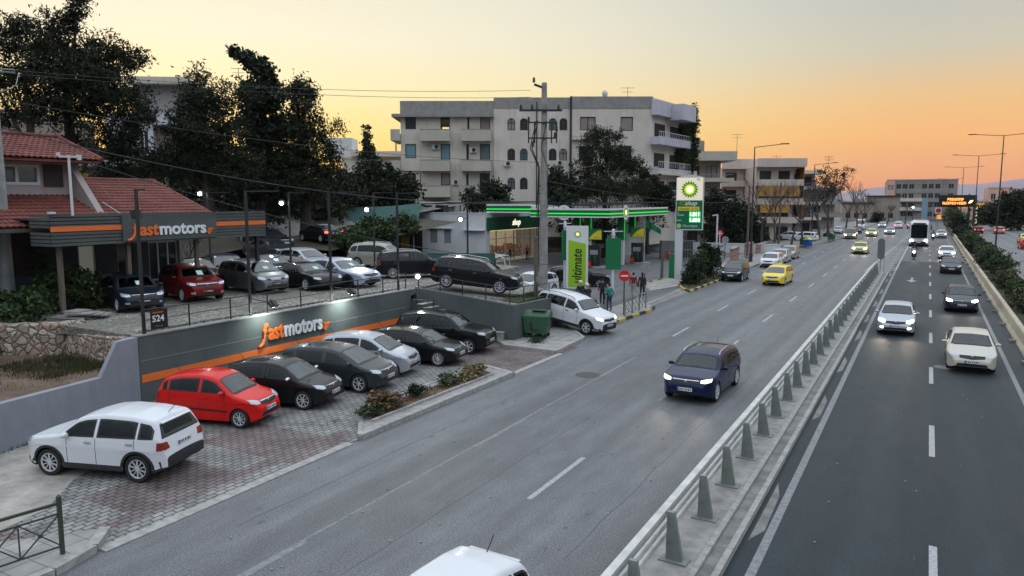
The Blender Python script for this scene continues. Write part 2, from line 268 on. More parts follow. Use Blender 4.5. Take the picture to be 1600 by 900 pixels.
# ------------------------------------------------------------------ mesh helpers
def tag(o, label=None, cat=None, group=None, kind=None):
    if label: o['label'] = label
    if cat: o['category'] = cat
    if group: o['group'] = group
    if kind: o['kind'] = kind
    return o
def empty(name, loc=(0, 0, 0), rz=0, label=None, cat=None, group=None):
    o = bpy.data.objects.new(name, None); C.objects.link(o); o.location = loc; o.rotation_euler = (0, 0, rz); o.empty_display_size = .2
    return tag(o, label, cat, group)
def link(name, me, parent=None, loc=(0, 0, 0), rot=(0, 0, 0)):
    o = bpy.data.objects.new(name, me); C.objects.link(o); o.parent = parent; o.location = loc; o.rotation_euler = rot; return o
class MB:
    def __init__(s): s.v = []; s.f = []; s.m = []
    def add(s, vs, fs, mi=0):
        n = len(s.v); s.v += [tuple(v) for v in vs]; s.f += [tuple(i+n for i in f) for f in fs]; s.m += [mi]*len(fs); return s
    def box(s, c, d, rz=0, mi=0, top=1):
        cx, cy, cz = c; x, y, z = d[0]/2, d[1]/2, d[2]/2; k, q = math.cos(rz), math.sin(rz)
        vs = []
        for (a, b_, c_) in ((-1,-1,-1),(1,-1,-1),(1,1,-1),(-1,1,-1),(-1,-1,1),(1,-1,1),(1,1,1),(-1,1,1)):
            t_ = top if c_ > 0 else 1; X, Y = a*x*t_, b_*y*t_
            vs.append((cx + X*k - Y*q, cy + X*q + Y*k, cz + c_*z))
        return s.add(vs, [(0,3,2,1),(4,5,6,7),(0,1,5,4),(1,2,6,5),(2,3,7,6),(3,0,4,7)], mi)
    def b2(s, x0, x1, y0, y1, z0, z1, mi=0): return s.box(((x0+x1)/2, (y0+y1)/2, (z0+z1)/2), (x1-x0, y1-y0, z1-z0), 0, mi)
    def bar(s, p, q, wd, ht=None, mi=0):
        p, q = Vector(p), Vector(q); d = (q-p); L = d.length
        if L < 1e-6: return s
        d.normalize(); up = Vector((0, 0, 1)) if abs(d.z) < .95 else Vector((0, 1, 0)); a = d.cross(up).normalized(); b_ = a.cross(d); ht = ht or wd
        vs = [o + a*i*wd/2 + b_*j*ht/2 for o in (p, q) for (i, j) in ((-1,-1),(1,-1),(1,1),(-1,1))]
        return s.add(vs, [(0,1,2,3),(7,6,5,4),(0,4,5,1),(1,5,6,2),(2,6,7,3),(3,7,4,0)], mi)
    def tube(s, pts, r, n=6, mi=0, cap=True):
        pts = [Vector(p) for p in pts]; rs = r if isinstance(r, (list, tuple)) else [r]*len(pts); rings = []
        prev = None
        for i, p in enumerate(pts):
            d = (pts[min(i+1, len(pts)-1)] - pts[max(i-1, 0)]).normalized()
            up = Vector((0, 0, 1)) if abs(d.z) < .9 else Vector((1, 0, 0)); a = d.cross(up).normalized()
            if prev is not None:
                a2 = (prev - d*prev.dot(d))
                if a2.length > 1e-4: a = a2.normalized()
            prev = a; b_ = d.cross(a)
            rings.append([p + (a*math.cos(2*math.pi*k/n) + b_*math.sin(2*math.pi*k/n))*rs[i] for k in range(n)])
        vs = [v for rg in rings for v in rg]; fs = []
        for i in range(len(pts)-1):
            for k in range(n): fs.append((i*n+k, i*n+(k+1)%n, (i+1)*n+(k+1)%n, (i+1)*n+k))
        if cap: fs += [tuple(range(n))[::-1], tuple((len(pts)-1)*n+k for k in range(n))]
        return s.add(vs, fs, mi)
    def prism(s, poly, z0, z1, mi=0):
        n = len(poly)
        ar = sum(poly[i][0]*poly[(i+1)%n][1]-poly[(i+1)%n][0]*poly[i][1] for i in range(n))
        if ar < 0: poly = poly[::-1]
        z0s = z0 if isinstance(z0, list) else [z0]*n; z1s = z1 if isinstance(z1, list) else [z1]*n
        if ar < 0: z0s, z1s = z0s[::-1], z1s[::-1]
        vs = [(p[0], p[1], z0s[i]) for i, p in enumerate(poly)] + [(p[0], p[1], z1s[i]) for i, p in enumerate(poly)]
        return s.add(vs, [tuple(range(n))[::-1], tuple(range(n, 2*n))] + [(i, (i+1)%n, n+(i+1)%n, n+i) for i in range(n)], mi)
    def lathe(s, prof, n=24, mi=0, axis='z', c=(0, 0, 0)):
        vs = []
        for (r, h) in prof:
            for k in range(n):
                a = 2*math.pi*k/n; x, y = r*math.cos(a), r*math.sin(a)
                vs.append((c[0]+x, c[1]+y, c[2]+h) if axis == 'z' else (c[0]+x, c[1]+h, c[2]+y))
        fs = []
        for i in range(len(prof)-1):
            for k in range(n):
                q = (i*n+k, i*n+(k+1)%n, (i+1)*n+(k+1)%n, (i+1)*n+k); fs.append(q if axis == 'z' else q[::-1])
        return s.add(vs, fs, mi)
    def grid(s, rows, mi=0):
        n = len(s.v); m_ = len(rows[0])
        for r_ in rows: s.v += [tuple(p) for p in r_]
        for i in range(len(rows)-1):
            for j in range(m_-1): s.f.append((n+i*m_+j, n+i*m_+j+1, n+(i+1)*m_+j+1, n+(i+1)*m_+j)); s.m.append(mi)
        return s
    def mesh(s, name, mats, smooth=False, ang=35):
        me = bpy.data.meshes.new(name); me.from_pydata(s.v, [], s.f)
        for m_ in (mats if isinstance(mats, (list, tuple)) else [mats]): me.materials.append(m_)
        me.polygons.foreach_set('material_index', s.m)
        if smooth:
            me.polygons.foreach_set('use_smooth', [True]*len(s.f)); me.set_sharp_from_angle(angle=R(ang))
        me.update(); return me
    def build(s, name, mats, parent=None, loc=(0, 0, 0), rz=0, smooth=False, ang=35):
        return link(name, s.mesh(name, mats, smooth, ang), parent, loc, (0, 0, rz))
def struct(o): o['kind'] = 'structure'; return o
_tx = {}
def text(body, size, m_, parent=None, loc=(0, 0, 0), rot=(0, 0, 0), name='lettering', bold=.0, shear=0, ext=.01, align='LEFT', sx=1):
    key = (body, size, m_.name, bold, shear, ext, align)
    if key not in _tx:
        cu = bpy.data.curves.new('t', 'FONT'); cu.body = body; cu.size = size; cu.offset = bold; cu.shear = shear; cu.extrude = ext; cu.align_x = align; cu.resolution_u = 3
        o = bpy.data.objects.new('t', cu); C.objects.link(o); dg = bpy.context.evaluated_depsgraph_get()
        me = bpy.data.meshes.new_from_object(o.evaluated_get(dg)); bpy.data.objects.remove(o); bpy.data.curves.remove(cu)
        me.materials.clear(); me.materials.append(m_); _tx[key] = me
    o = link(name, _tx[key], parent, loc, rot); o.scale = (sx, 1, 1); return o
def textw(me): xs = [v.co.x for v in me.vertices]; return max(xs)
def cam_frame(lat, fwd):   # a street block squared to a direction 29 degrees off the road
    return (-fwd*math.sin(YAW) + lat*math.cos(YAW), fwd*math.cos(YAW) + lat*math.sin(YAW))

# ================================================================== SETTING
def sheet(name, poly, z, m, thick=0):
    mb = MB()
    if thick: mb.prism(poly, z-thick, z)
    else: mb.add([(p[0], p[1], z) for p in poly], [tuple(range(len(poly)))])
    o = mb.build(name, m)
    if o.data.polygons[0].normal.z < 0 and not thick: o.data.flip_normals()
    return struct(o)
# ground sheet to the horizon, with a low rise of land on the left behind the yard
sheet('ground', [(-7000, -300), (7000, -300), (7000, 9000), (-7000, 9000)], -.06, M_soil)
sheet('left_road', [(-15.05, -12), (-4.1, -12), (-4.1, 76), (-4.1, 420), (-15.2, 420), (-15.2, 60)], 0, M_road)
sheet('road_end', [(-5.6, 76), (-2.8, 76), (-2.8, 420), (-4.099, 420), (-4.099, 76)], .0, M_road)
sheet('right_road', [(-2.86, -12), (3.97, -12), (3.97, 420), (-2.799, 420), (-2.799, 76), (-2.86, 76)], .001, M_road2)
sheet('far_side_road', [(7.3, 20), (18, 20), (18, 420), (7.3, 420)], .0, M_road3)
sheet('far_side_pavement', [(18, 20), (60, 20), (60, 420), (18, 420)], .03, M_conc_d)
sheet('side_street', [(-60, 96), (-15.2, 96), (-15.2, 330), (-60, 330)], -.01, M_fore)
nodes_of(M_road2)[1].inputs['Specular IOR Level'].default_value = .3
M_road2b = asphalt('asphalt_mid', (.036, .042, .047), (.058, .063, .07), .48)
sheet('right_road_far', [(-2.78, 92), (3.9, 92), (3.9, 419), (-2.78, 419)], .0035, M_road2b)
# markings
mk = MB(); wk = MB()
def strip(mb, x0, y0, x1, y1, wd, z=.004):
    d = Vector((x1-x0, y1-y0)).normalized(); n_ = Vector((-d.y, d.x))*wd/2
    mb.add([(x0+n_.x, y0+n_.y, z), (x0-n_.x, y0-n_.y, z), (x1-n_.x, y1-n_.y, z), (x1+n_.x, y1+n_.y, z)], [(0, 1, 2, 3)])
for k in range(-2, 30):
    y = 14.2 + 9.3*k; strip(mk if k != 1 else wk, -7.42-.005*y, y, -7.42-.005*(y+3), y+3.1, .13)
for k in range(-1, 28):
    y = 7.2 + 9.4*k; strip(wk if k < 3 else mk, -10.22-.013*y if y < 120 else -11.8, y, -10.22-.013*(y+3) if y < 120 else -11.8, y+3, .12)
for k in range(-1, 40):
    y = 12.9 + 8.9*k; strip(mk, .45, y, .45, y+3.1, .14, .005)
strip(wk, -4.72, -8, -4.4, 74, .16); strip(wk, -2.42, -8, -2.42, 80, .17, .005); strip(wk, -10.28, -8, -10.6, 30, .07, .0035); strip(mk, -2.42, 80, -2.2, 150, .16, .009)
strip(wk, 3.2, -8, 3.05, 190, .16, .005)
strip(mk, -4.9, 77, -3.0, 160, .15)
strip(mk, -13.55, 15, -13.4, 15.01, .01)
for k in range(22):   # chevron hatching between the two carriageways
    y = 78 + k*2.9; f = (y-77)/83; xa = -4.8 + 1.8*f; xb = -2.5 + .2*f; xm = (xa+xb)/2
    strip(mk, xa, y+1.6, xm, y, .28, .0045); strip(mk, xb, y+1.6, xm, y, .28, .0065)
def arrow(mb, x, y):
    z = .006; mb.add([(x-.08, y, z), (x+.08, y, z), (x+.08, y+2.6, z), (x-.08, y+2.6, z)], [(0, 1, 2, 3)])
    mb.add([(x, y-1.4, z), (x+.42, y+.1, z), (x-.42, y+.1, z)], [(0, 1, 2)])
arrow(mk, -.9, 70); arrow(mk, 2.0, 66)
struct(mk.build('road_markings', M_paint)); struct(wk.build('worn_road_markings', M_paint_worn))
for (x0, y0, x1, y1) in ((12.4, 25, 12.4, 300),): pass
fm = MB()
for k in range(40): strip(fm, 10.8, 30+7*k, 10.8, 32.5+7*k, .13)
strip(fm, 14.6, 30, 14.6, 300, .16); struct(fm.build('far_road_markings', M_paint))
oil_ = MB(); ro = random.Random(8)
for k in range(70):
    xl = ro.choice((-12.0, -8.9, -6.0)); x = xl+ro.gauss(0, .22); y = 9+ro.random()**1.4*70; r_ = ro.uniform(.02, .07); z_ = .0038 if xl < -4 else .0048
    pts = [(x+r_*ro.uniform(.7, 1.2)*math.cos(a), y+r_*ro.uniform(1.0, 1.9)*math.sin(a), z_) for a in [i*math.pi/4 for i in range(8)]]; oil_.add(pts, [tuple(range(8))])
struct(oil_.build('oil_spots', mat('oil_spot', (.078, .080, .084), .5)))
# longitudinal tar seams and drips
sm_ = MB(); rs = random.Random(3)
for (x0, y0, y1, z_) in ((-8.85, 6, 60, .0032), (-12.1, 10, 44, .0032), (-5.6, 12, 70, .0032)):
    y = y0; x = x0
    while y < y1:
        L_ = rs.uniform(.5, 1.3); xn = x0 + rs.uniform(-.03, .03)
        strip(sm_, x, y, xn, y+L_+.01, rs.uniform(.02, .03), z_)
        x = xn; y += L_
struct(sm_.build('tar_seams', mat('tar_seam', (.085, .087, .09), .55)))
# skid marks / tar patches
tp = MB()
for (x, y, a, L, wd) in ((-9.4, 25, .1, 5, .5), (-12.2, 29, -.2, 3, .7), (-5.9, 20, 0, 9, .18), (2.1, 22, .05, 10, .2), (-1.2, 14, 0, 12, .15), (1.9, 57, 0, 14, .3)):
    strip(tp, x, y, x+math.sin(a)*L, y+math.cos(a)*L, wd, .003 if x < -4 else .0035)
M_patch = mat('tar_patch', (.062, .066, .072), .6, var=.2, scale=3)


def kerb(name, pts, wd=.15, h=.15, m=None, z0=-.05, colored=False, label=None):
    mb = MB(); k = 0
    for a, b_ in zip(pts[:-1], pts[1:]):
        a, b_ = Vector(a).to_3d() if len(a) == 2 else Vector(a), Vector(b_).to_3d() if len(b_) == 2 else Vector(b_)
        L = (b_-a).length; n_ = max(1, round(L/.95)); d = (b_-a)/n_
        for i in range(n_):
            p, q = a + d*i + d.normalized()*.006, a + d*(i+1) - d.normalized()*.006; c = (p+q)/2
            mb.box((c.x, c.y, (h+z0)/2 + random.uniform(-.004, .004)), ((q-p).length, wd, h-z0), math.atan2(d.y, d.x), (k % 2) if colored else 0); k += 1
    return struct(mb.build(name, m if m else (M_kerb if not colored else [M_yel, M_blk])))
# median: wide upper strip with the barrier, a lower strip and kerbs
mb = MB(); mb.b2(-4.1, -3.33, -12, 75.6, -.05, .16)
mb.prism([(-4.1, 75.6), (-3.33, 75.6), (-3.6, 77), (-3.95, 77)], -.05, .16); struct(mb.build('median', M_conc))
mb = MB(); mb.b2(-3.20, -2.98, -12, 75, -.05, .12); struct(mb.build('median_gutter', M_conc_d))
kerb('median_upper_kerb', [(-3.265, -12), (-3.265, 75)], .12, .19, M_kerb); kerb('median_kerb', [(-2.915, -12), (-2.915, 75.6)], .12, .14, M_kerb)
mb = MB()
for k in range(30):
    y = -8 + k*7.3 + random.random()*3; x0 = -2.78 + random.random()*.05
    mb.add([(x0, y, .004), (x0+.1+random.random()*.12, y+.6, .004), (x0+.16, y+2.6, .004), (x0, y+3.4, .004)], [(0, 1, 2, 3)])
struct(mb.build('gutter_dirt', M_conc_d))
# left pavement: flush kerb line, planter, driveway, island
sheet('lower_yard', [(-22.3, 3), (-13.62, 3), (-13.62, 8), (-13.62, 30.6), (-22.3, 30.6)], .012, M_pav)
mb = MB(); mb.add([(x, y, .02) for x, y in ((-30, -6), (-16.2, -6), (-16.0, 7.2), (-16.4, 8.6), (-17.6, 9.9), (-18.2, 11.2), (-19.0, 12.6), (-21.9, 13.2), (-21.0, 9.9), (-20, 4))], [tuple(range(10))])
struct(mb.build('sandy_ground', M_sandy))
kerb('flush_kerb', [(-13.5, 8.0), (-13.62, 15.2)], .28, .02); kerb('flush_kerb', [(-13.7, 24.6), (-13.7, 28.9)], .25, .018)
kerb('corner_kerb', [(-13.5, -6), (-13.35, 7.0), (-13.6, 7.9), (-14.15, 8.5)], .2, .15)
sheet('corner_pavement', [(-13.5, -6), (-13.45, 7.0), (-13.7, 7.85), (-14.2, 8.4), (-16.1, 6.2), (-16.1, -6)], .13, M_slab, .2)
# planter strip between parking bays and road
pl = [(-13.55, 15.5), (-13.55, 24.5), (-15.25, 24.8), (-15.25, 17.6), (-14.3, 16.3)]
sheet('planter_pavement', pl, .13, M_slab, .2)
kerb('planter_kerb', [(-13.62, 15.6), (-13.62, 24.3), (-15.2, 24.9)], .2, .15); kerb('planter_kerb', [(-13.62, 15.6), (-14.9, 17.2), (-15.3, 17.5), (-15.3, 24.8)], .12, .15)
sheet('planter_soil', [(-14.3, 16.9), (-14.15, 23.6), (-14.85, 23.9), (-15.0, 17.9)], .15, M_dirt, .1)
kerb('planter_edging', [(-14.1, 16.7), (-14.05, 23.7), (-14.85, 24.0)], .08, .2, M_kerb)
sheet('pavement_by_bin', [(-13.9, 28.9), (-14.2, 32.3), (-15.6, 34.2), (-17.2, 36.5), (-17.0, 31.1), (-18.2, 30.5), (-16.6, 29.0)], .13, M_slab, .2)
kerb('bin_pavement_kerb', [(-16.6, 28.95), (-13.9, 28.85), (-14.15, 32.4), (-15.6, 34.3)], .15, .15)
sheet('station_forecourt', [(-52, 36), (-17.2, 36), (-15, 32.5), (-14.0, 32.8), (-14.95, 44), (-15.0, 96), (-52, 96)], .004, M_fore)
# island with people and the no-entry sign
sheet('pavement_island', [(-14.5, 37.2), (-14.35, 43), (-14.6, 44.2), (-15.6, 45.5), (-17.6, 51), (-18.6, 50.6), (-18.3, 45), (-17.1, 41.5), (-15.6, 38)], .13, M_slab, .2)
kerb('painted_kerb', [(-15.7, 37.9), (-14.6, 37.0), (-14.35, 43), (-14.6, 44.3)], .16, .15, colored=True); kerb('painted_kerb', [(-18.4, 44.6), (-18.75, 51), (-19.3, 58), (-19.0, 61)], .16, .16, colored=True)
sheet('pavement_path', [(-17.6, 51), (-18.6, 50.6), (-19.2, 58), (-18.9, 61), (-16.8, 60.5), (-16.4, 56)], .12, M_slab, .2)
sheet('station_driveway', [(-14.9, 44.8), (-14.9, 53), (-16.3, 55.6), (-17.4, 51.4), (-15.8, 45.9)], .014, M_conc_d)
mb = MB(); strip(mb, -15.6, 46, -16.0, 55, .14, .02); strip(mb, -16.6, 48.5, -17.2, 54, .14, .02); struct(mb.build('driveway_lines', M_paint))
sheet('planter_bed', [(-14.95, 53.6), (-14.95, 66), (-16.5, 70), (-17.0, 58), (-15.9, 55)], .12, M_soil, .2)
kerb('painted_kerb', [(-15.9, 54.7), (-14.85, 53.2), (-14.85, 67)], .16, .15, colored=True); kerb('painted_kerb', [(-15.95, 54.9), (-17.1, 57.8), (-16.9, 69)], .16, .16, colored=True)
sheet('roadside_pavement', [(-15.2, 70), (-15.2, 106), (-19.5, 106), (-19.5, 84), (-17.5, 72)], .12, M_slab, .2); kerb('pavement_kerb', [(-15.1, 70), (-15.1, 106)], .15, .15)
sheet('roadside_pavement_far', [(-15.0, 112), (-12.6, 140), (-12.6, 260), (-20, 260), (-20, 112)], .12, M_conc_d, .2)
# right-hand verge behind the barrier
sheet('verge_soil', [(4.3, 10), (7.15, 10), (7.15, 300), (4.3, 300)], .12, M_soil, .2); kerb('verge_kerb', [(7.25, 30), (7.25, 300)], .18, .16, M_kerb)
# yard level and the rising ground behind it
def hill(x, y):
    h = 2.2
    d = x*(-math.sin(YAW)) + y*math.cos(YAW)          # distance from the footbridge
    h += max(0, d-50)*.11 if x < -30 else 0
    h += max(0, -48 - x)*.10
    h = min(h, 6.5)
    return h*max(0, min(1, (150-d)/60)) - .05
def terrain(name, xs, ys, m, dz=0, fn=None):
    fn = fn or hill; rows = [[(x, y, fn(x, y)+dz) for y in ys] for x in xs]
    mb = MB(); mb.grid(rows); o = struct(mb.build(name, m, smooth=True, ang=60))
    if o.data.polygons[0].normal.z < 0: o.data.flip_normals()
    return o
terrain('hillside', [-160 + 114.1*i/30 for i in range(31)], [16 + 2.4*j for j in range(12)], M_soil, .0)
terrain('hillside_far', [-160 + 107.5*i/30 for i in range(31)], [42.4 + 6*j for j in range(26)], M_soil, .0)
terrain('hillside_slope', [-52.5 + 13.0*i/12 for i in range(13)], [42.4 + 2*j for j in range(10)], M_soil, .0)
def fz(x, y):
    sm = lambda t: max(0, min(1, t))**2*(3-2*max(0, min(1, t)))
    return .008 + .62*sm((-15.4-x)/4.5)*(1-sm((y-43)/16))
sheet('gravel_yard', [(-22.5, 15.1), (-22.5, 30.2), (-24.0, 44), (-33, 46), (-46, 44), (-46, 15.1)], 2.22, M_gravel, .3)
# terrace that drops towards the road under the parked estate car
mb = MB(); TP = [(-23.0, 30.35), (-16.9, 30.35), (-17.0, 36.2), (-24.0, 40.5)]; TZ = [2.2, 1.72, 1.55, 2.15]
mb.prism(TP, [-.1]*4, TZ); struct(mb.build('terrace', [M_gravel]))
mb = MB(); mb.prism([(-17.95, 31.2), (-17.1, 31.2), (-17.2, 36), (-18.6, 36.6)], [1.7]*4, [1.83, 1.76, 1.62, 1.7]); struct(mb.build('terrace_grass', M_grass))
sheet('driveway_side', [(-24.2, 40.4), (-17.0, 36.1), (-17.0, 37), (-24, 42)], .002, M_fore)
terrain('forecourt_ramp', [-14.6 - 1.0*i for i in range(24)], [31.6 + 1.2*j for j in range(24)], M_fore, 0, lambda x, y: fz(x, y))
terrain('dirt_road', [-54 + 1.2*i for i in range(7)], [43 + 2.5*j for j in range(14)], M_conc_d, .06, None)
# garden behind the grey front wall
rows = [[(-20.35-(y-6)*.237, y, 1.25), (-24.5, y+.5, 1.2), (-27.5, y+1.0, 1.15), (-34, y+2, 1.3)] for y in (4, 8, 11, 13.3, 14.8)]
mb = MB(); mb.grid(rows); o = struct(mb.build('garden_soil', M_dirt))
if o.data.polygons[0].normal.z < 0: o.data.flip_normals()
sheet('house_ground', [(-26.9, 15.7), (-24.0, 15.2), (-23.0, 15.15), (-23, 16.0), (-46, 16), (-46, 10), (-31, 13.7), (-28.6, 14.2), (-27.3, 14.9)], 2.21, M_gravel, .4)
# mountains on the horizon, kilometres away
def ridge(name, dist, z, seed, m, lat0, lat1, fn):
    rows = []; n_ = 90
    for j in range(7):
        q = j/6; rows.append([])
        for i in range(n_+1):
            lat = lat0 + (lat1-lat0)*i/n_; h = fn(lat/dist)*dist
            h *= (1 + .10*noise.noise(Vector((lat*.004+seed, q*3, seed))))
            prof = math.sin(math.pi*min(1, q*1.0)*.5)**.8
            x = lat; y = dist + 900*q
            rows[-1].append((x, y, -10 + (h+10)*prof))
    mb = MB(); mb.grid(rows); o = struct(mb.build(name, m, smooth=True, ang=80))
    if o.data.polygons[10].normal.z < 0: o.data.flip_normals()
def ip(pts, x):
    for (a, b_), (c_, d) in zip(pts[:-1], pts[1:]):
        if x <= c_: return b_ + (d-b_)*max(0, (x-a))/(c_-a)
    return pts[-1][1]
K = 1/1160*math.cos(YAW)**2
def az(px): return math.tan(math.atan((px-800)/1160) - YAW)          # bearing from +Y
def el(py, px): return (312-py)/1160/math.sqrt(1+((px-800)/1160)**2)*1.02*math.sqrt(1+az(px)**2)
prof1 = [(az(x), el(y, x)) for x, y in ((1150, 302), (1290, 300), (1345, 291), (1400, 289), (1430, 286), (1490, 283), (1530, 284), (1570, 279), (1600, 276), (1700, 272))]
prof2 = [(az(x), el(y, x)) for x, y in ((1150, 308), (1300, 305), (1345, 289), (1375, 288), (1400, 290), (1440, 296), (1600, 300), (1700, 304))]
M_mtn = mat('mountain', (.20, .17, .21), .95, scale=.002, col2=(.27, .23, .27));  # pale lavender of distant haze is put into the base colour
ridge('mountains', 6000, 0, 3, M_mtn, -2600, 2100, lambda a_: ip(prof1, a_)); ridge('near_hills', 4300, 0, 9, M_mtn, -1700, 1500, lambda a_: ip(prof2, a_)*.97)
# air
hz = MB(); hz.b2(-2700, 2300, -60, 7600, -12, 330)
hm = bpy.data.materials.new('haze_air'); hm.use_nodes = True; t = hm.node_tree; t.nodes.clear()
pv = t.nodes.new('ShaderNodeVolumePrincipled'); pv.inputs['Density'].default_value = .00005; pv.inputs['Color'].default_value = (.88, .84, .90, 1); pv.inputs['Anisotropy'].default_value = .2
ou = t.nodes.new('ShaderNodeOutputMaterial'); t.links.new(pv.outputs[0], ou.inputs['Volume']); o = hz.build('haze', hm); o['kind'] = 'stuff'

# ================================================================== CARS
def paint(name, c, rough=.2, metal=.0, coat=.28): return mat('paint_'+name, c, rough, metal, coat=coat, spec=.14)
P = dict(white=paint('white', (.66, .68, .71)), red=paint('red', (.62, .012, .010)), black=paint('black', (.010, .011, .013)), char=paint('charcoal', (.045, .052, .058), .3, .5), silver=paint('silver', (.42, .45, .49), .35, .45),
         blsil=paint('blue_silver', (.36, .41, .50), .33, .45), navy=paint('navy', (.006, .014, .052), .22, .1), champ=paint('champagne', (.36, .36, .31), .4, .4), dred=paint('dark_red', (.16, .008, .010), .28, .2),
         dblue=paint('dark_blue', (.012, .018, .030), .28, .2), grey=paint('grey', (.11, .12, .125), .33, .5), yellow=paint('yellow', (.78, .60, .03)), palyel=paint('pale_yellow', (.62, .62, .22)), beige=paint('beige', (.52, .50, .42), .35, .2),
         brown=paint('brown_grey', (.12, .11, .10), .4, .3), pink=paint('salmon', (.45, .22, .19)), gold=paint('gold', (.25, .22, .16), .4, .4))
M_cg = mat('car_glass', (.006, .009, .010), .03, spec=.22); M_cgw = mat('windshield_glass', (.016, .024, .028), .03, spec=1.0)
def tinted(name, tint, fr=1.0):
    m = bpy.data.materials.new(name); m.use_nodes = True; t = m.node_tree; t.nodes.clear(); MATS[name] = m
    tr = t.nodes.new('ShaderNodeBsdfTransparent'); tr.inputs[0].default_value = (*tint, 1); gl = t.nodes.new('ShaderNodeBsdfGlossy'); gl.inputs['Roughness'].default_value = .02; gl.inputs[0].default_value = (.9, .95, .97, 1)
    f = t.nodes.new('ShaderNodeFresnel'); f.inputs[0].default_value = 1.5; mx = t.nodes.new('ShaderNodeMixShader'); ou = t.nodes.new('ShaderNodeOutputMaterial')
    ml = t.nodes.new('ShaderNodeMath'); ml.operation = 'MULTIPLY'; ml.inputs[1].default_value = fr; t.links.new(f.outputs[0], ml.inputs[0]); t.links.new(ml.outputs[0], mx.inputs[0]); t.links.new(tr.outputs[0], mx.inputs[1]); t.links.new(gl.outputs[0], mx.inputs[2]); t.links.new(mx.outputs[0], ou.inputs[0]); return m
M_gw = tinted('windshield_tint', (.50, .58, .57), 1.5); M_gs = tinted('side_glass_tint', (.34, .40, .40), .75)
M_cabin = mat('cabin_dark', (.018, .018, .019), .8); M_seat = mat('seat_cloth', (.06, .058, .058), .85); M_seatr = mat('seat_red', (.55, .06, .04), .8)
M_cgl = mat('car_glass_pale', (.10, .13, .14), .04, spec=1.0)
M_tyre = mat('tyre_rubber', (.014, .014, .015), .8); M_rim = mat('alloy_rim', (.66, .67, .69), .35, .25); M_rimd = mat('dark_rim', (.03, .03, .033), .35, .4)
M_chrome = mat('chrome', (.6, .6, .62), .12, 1.0); M_under = mat('underbody', (.010, .010, .010), .9); M_clad = mat('cladding', (.022, .023, .024), .6)
M_hl = mat('headlight_glass', (.42, .46, .50), .08, .3, spec=1); M_hlon = mat('headlight_lit', (.9, .88, .75), .2, emit=(1, .88, .62), es=1.5); M_hlb = mat('headlight_bright', (.9, .9, .9), .2, emit=(1, .93, .76), es=16)
M_tl = mat('taillight_red', (.22, .010, .008), .15, spec=.8); M_tlon = mat('taillight_lit', (.6, .02, .02), .2, emit=(1, .06, .03), es=6); M_amber = mat('indicator_amber', (.75, .24, .02), .2)
M_plate = mat('plate_white', (.66, .67, .68), .5); M_pblue = mat('plate_blue', (.02, .06, .35), .5); M_seam = mat('panel_gap', (.006, .006, .006), .8)
M_ink = mat('ink_black', (.01, .01, .01), .6); M_inkw = mat('letter_white', (.78, .80, .82), .5); M_taxi = mat('taxi_sign', (.8, .65, .1), .4)
PROF = {
 'hatch': [(0,.34),(.006,.42),(.03,.50),(.07,.545),(.15,.595),(.225,.635),(.40,.925),(.47,.975),(.58,1.0),(.74,.985),(.88,.925),(.905,.90),(.965,.66),(.985,.56),(.995,.45),(1,.36)],
 'suv':   [(0,.36),(.006,.46),(.025,.555),(.06,.60),(.16,.635),(.265,.675),(.395,.925),(.46,.97),(.58,1.0),(.76,.99),(.905,.945),(.925,.92),(.97,.68),(.985,.55),(.995,.46),(1,.36)],
 'sedan': [(0,.33),(.006,.42),(.028,.50),(.07,.545),(.16,.60),(.265,.655),(.415,.925),(.47,.975),(.56,1.0),(.65,.985),(.72,.925),(.845,.715),(.87,.70),(.955,.675),(.975,.60),(.992,.46),(1,.36)],
 'coupe': [(0,.32),(.008,.42),(.04,.52),(.09,.60),(.18,.655),(.285,.70),(.435,.95),(.49,.985),(.56,1.0),(.64,.985),(.74,.90),(.86,.755),(.94,.68),(.975,.58),(.99,.46),(1,.36)],
 'mpv':   [(0,.33),(.006,.42),(.03,.50),(.07,.555),(.13,.60),(.19,.645),(.395,.925),(.46,.97),(.58,1.0),(.76,.985),(.90,.93),(.92,.90),(.975,.64),(.988,.54),(.996,.45),(1,.36)],
 'van':   [(0,.28),(.006,.36),(.03,.43),(.07,.46),(.12,.50),(.17,.55),(.30,.93),(.34,.975),(.45,1.0),(.8,1.0),(.965,.985),(.985,.93),(.993,.6),(.997,.4),(1,.3)],
}
_wh = {}
def wheel_mesh(Rw, wd, style, nsp, lod):
    key = (round(Rw, 3), style, nsp, lod)
    if key in _wh: return _wh[key]
    n = 30 if lod == 0 else 16; Rr = Rw*.70
    ty = MB(); ty.lathe([(Rr*.98, -wd*.42), (Rw*.90, -wd*.5), (Rw*.975, -wd*.42), (Rw, -wd*.28), (Rw, wd*.28), (Rw*.975, wd*.42), (Rw*.90, wd*.5), (Rr*1.0, wd*.44), (Rr*.96, wd*.30)], n, axis='y')
    tm = ty.mesh('tyre', M_tyre, True, 40)
    rm = MB(); rm.lathe([(Rr*1.0, wd*.41), (Rr*.985, wd*.46), (Rr*.92, wd*.44), (Rr*.88, wd*.28)], n, 0, 'y')
    rm.lathe([(Rr*.9, wd*.10), (.001, wd*.10)], n, 1, 'y'); rm.lathe([(.001, wd*.40), (Rr*.17, wd*.40), (Rr*.20, wd*.30)], 10, 0, 'y')
    if lod < 2:
        for k in range(nsp):
            a = 2*math.pi*k/nsp + .3
            for da in ((-.10, .10) if nsp <= 6 else (0,)):
                c_, s_ = math.cos(a+da), math.sin(a+da); rm.bar((c_*Rr*.12, wd*.36, s_*Rr*.12), (c_*Rr*.93, wd*.37, s_*Rr*.93), wd*.16, Rr*.09 if nsp <= 6 else Rr*.085)
    me = rm.mesh('rim', [M_rim if style == 'silver' else M_rimd, M_black], True, 30)
    _wh[key] = (tm, me); return _wh[key]

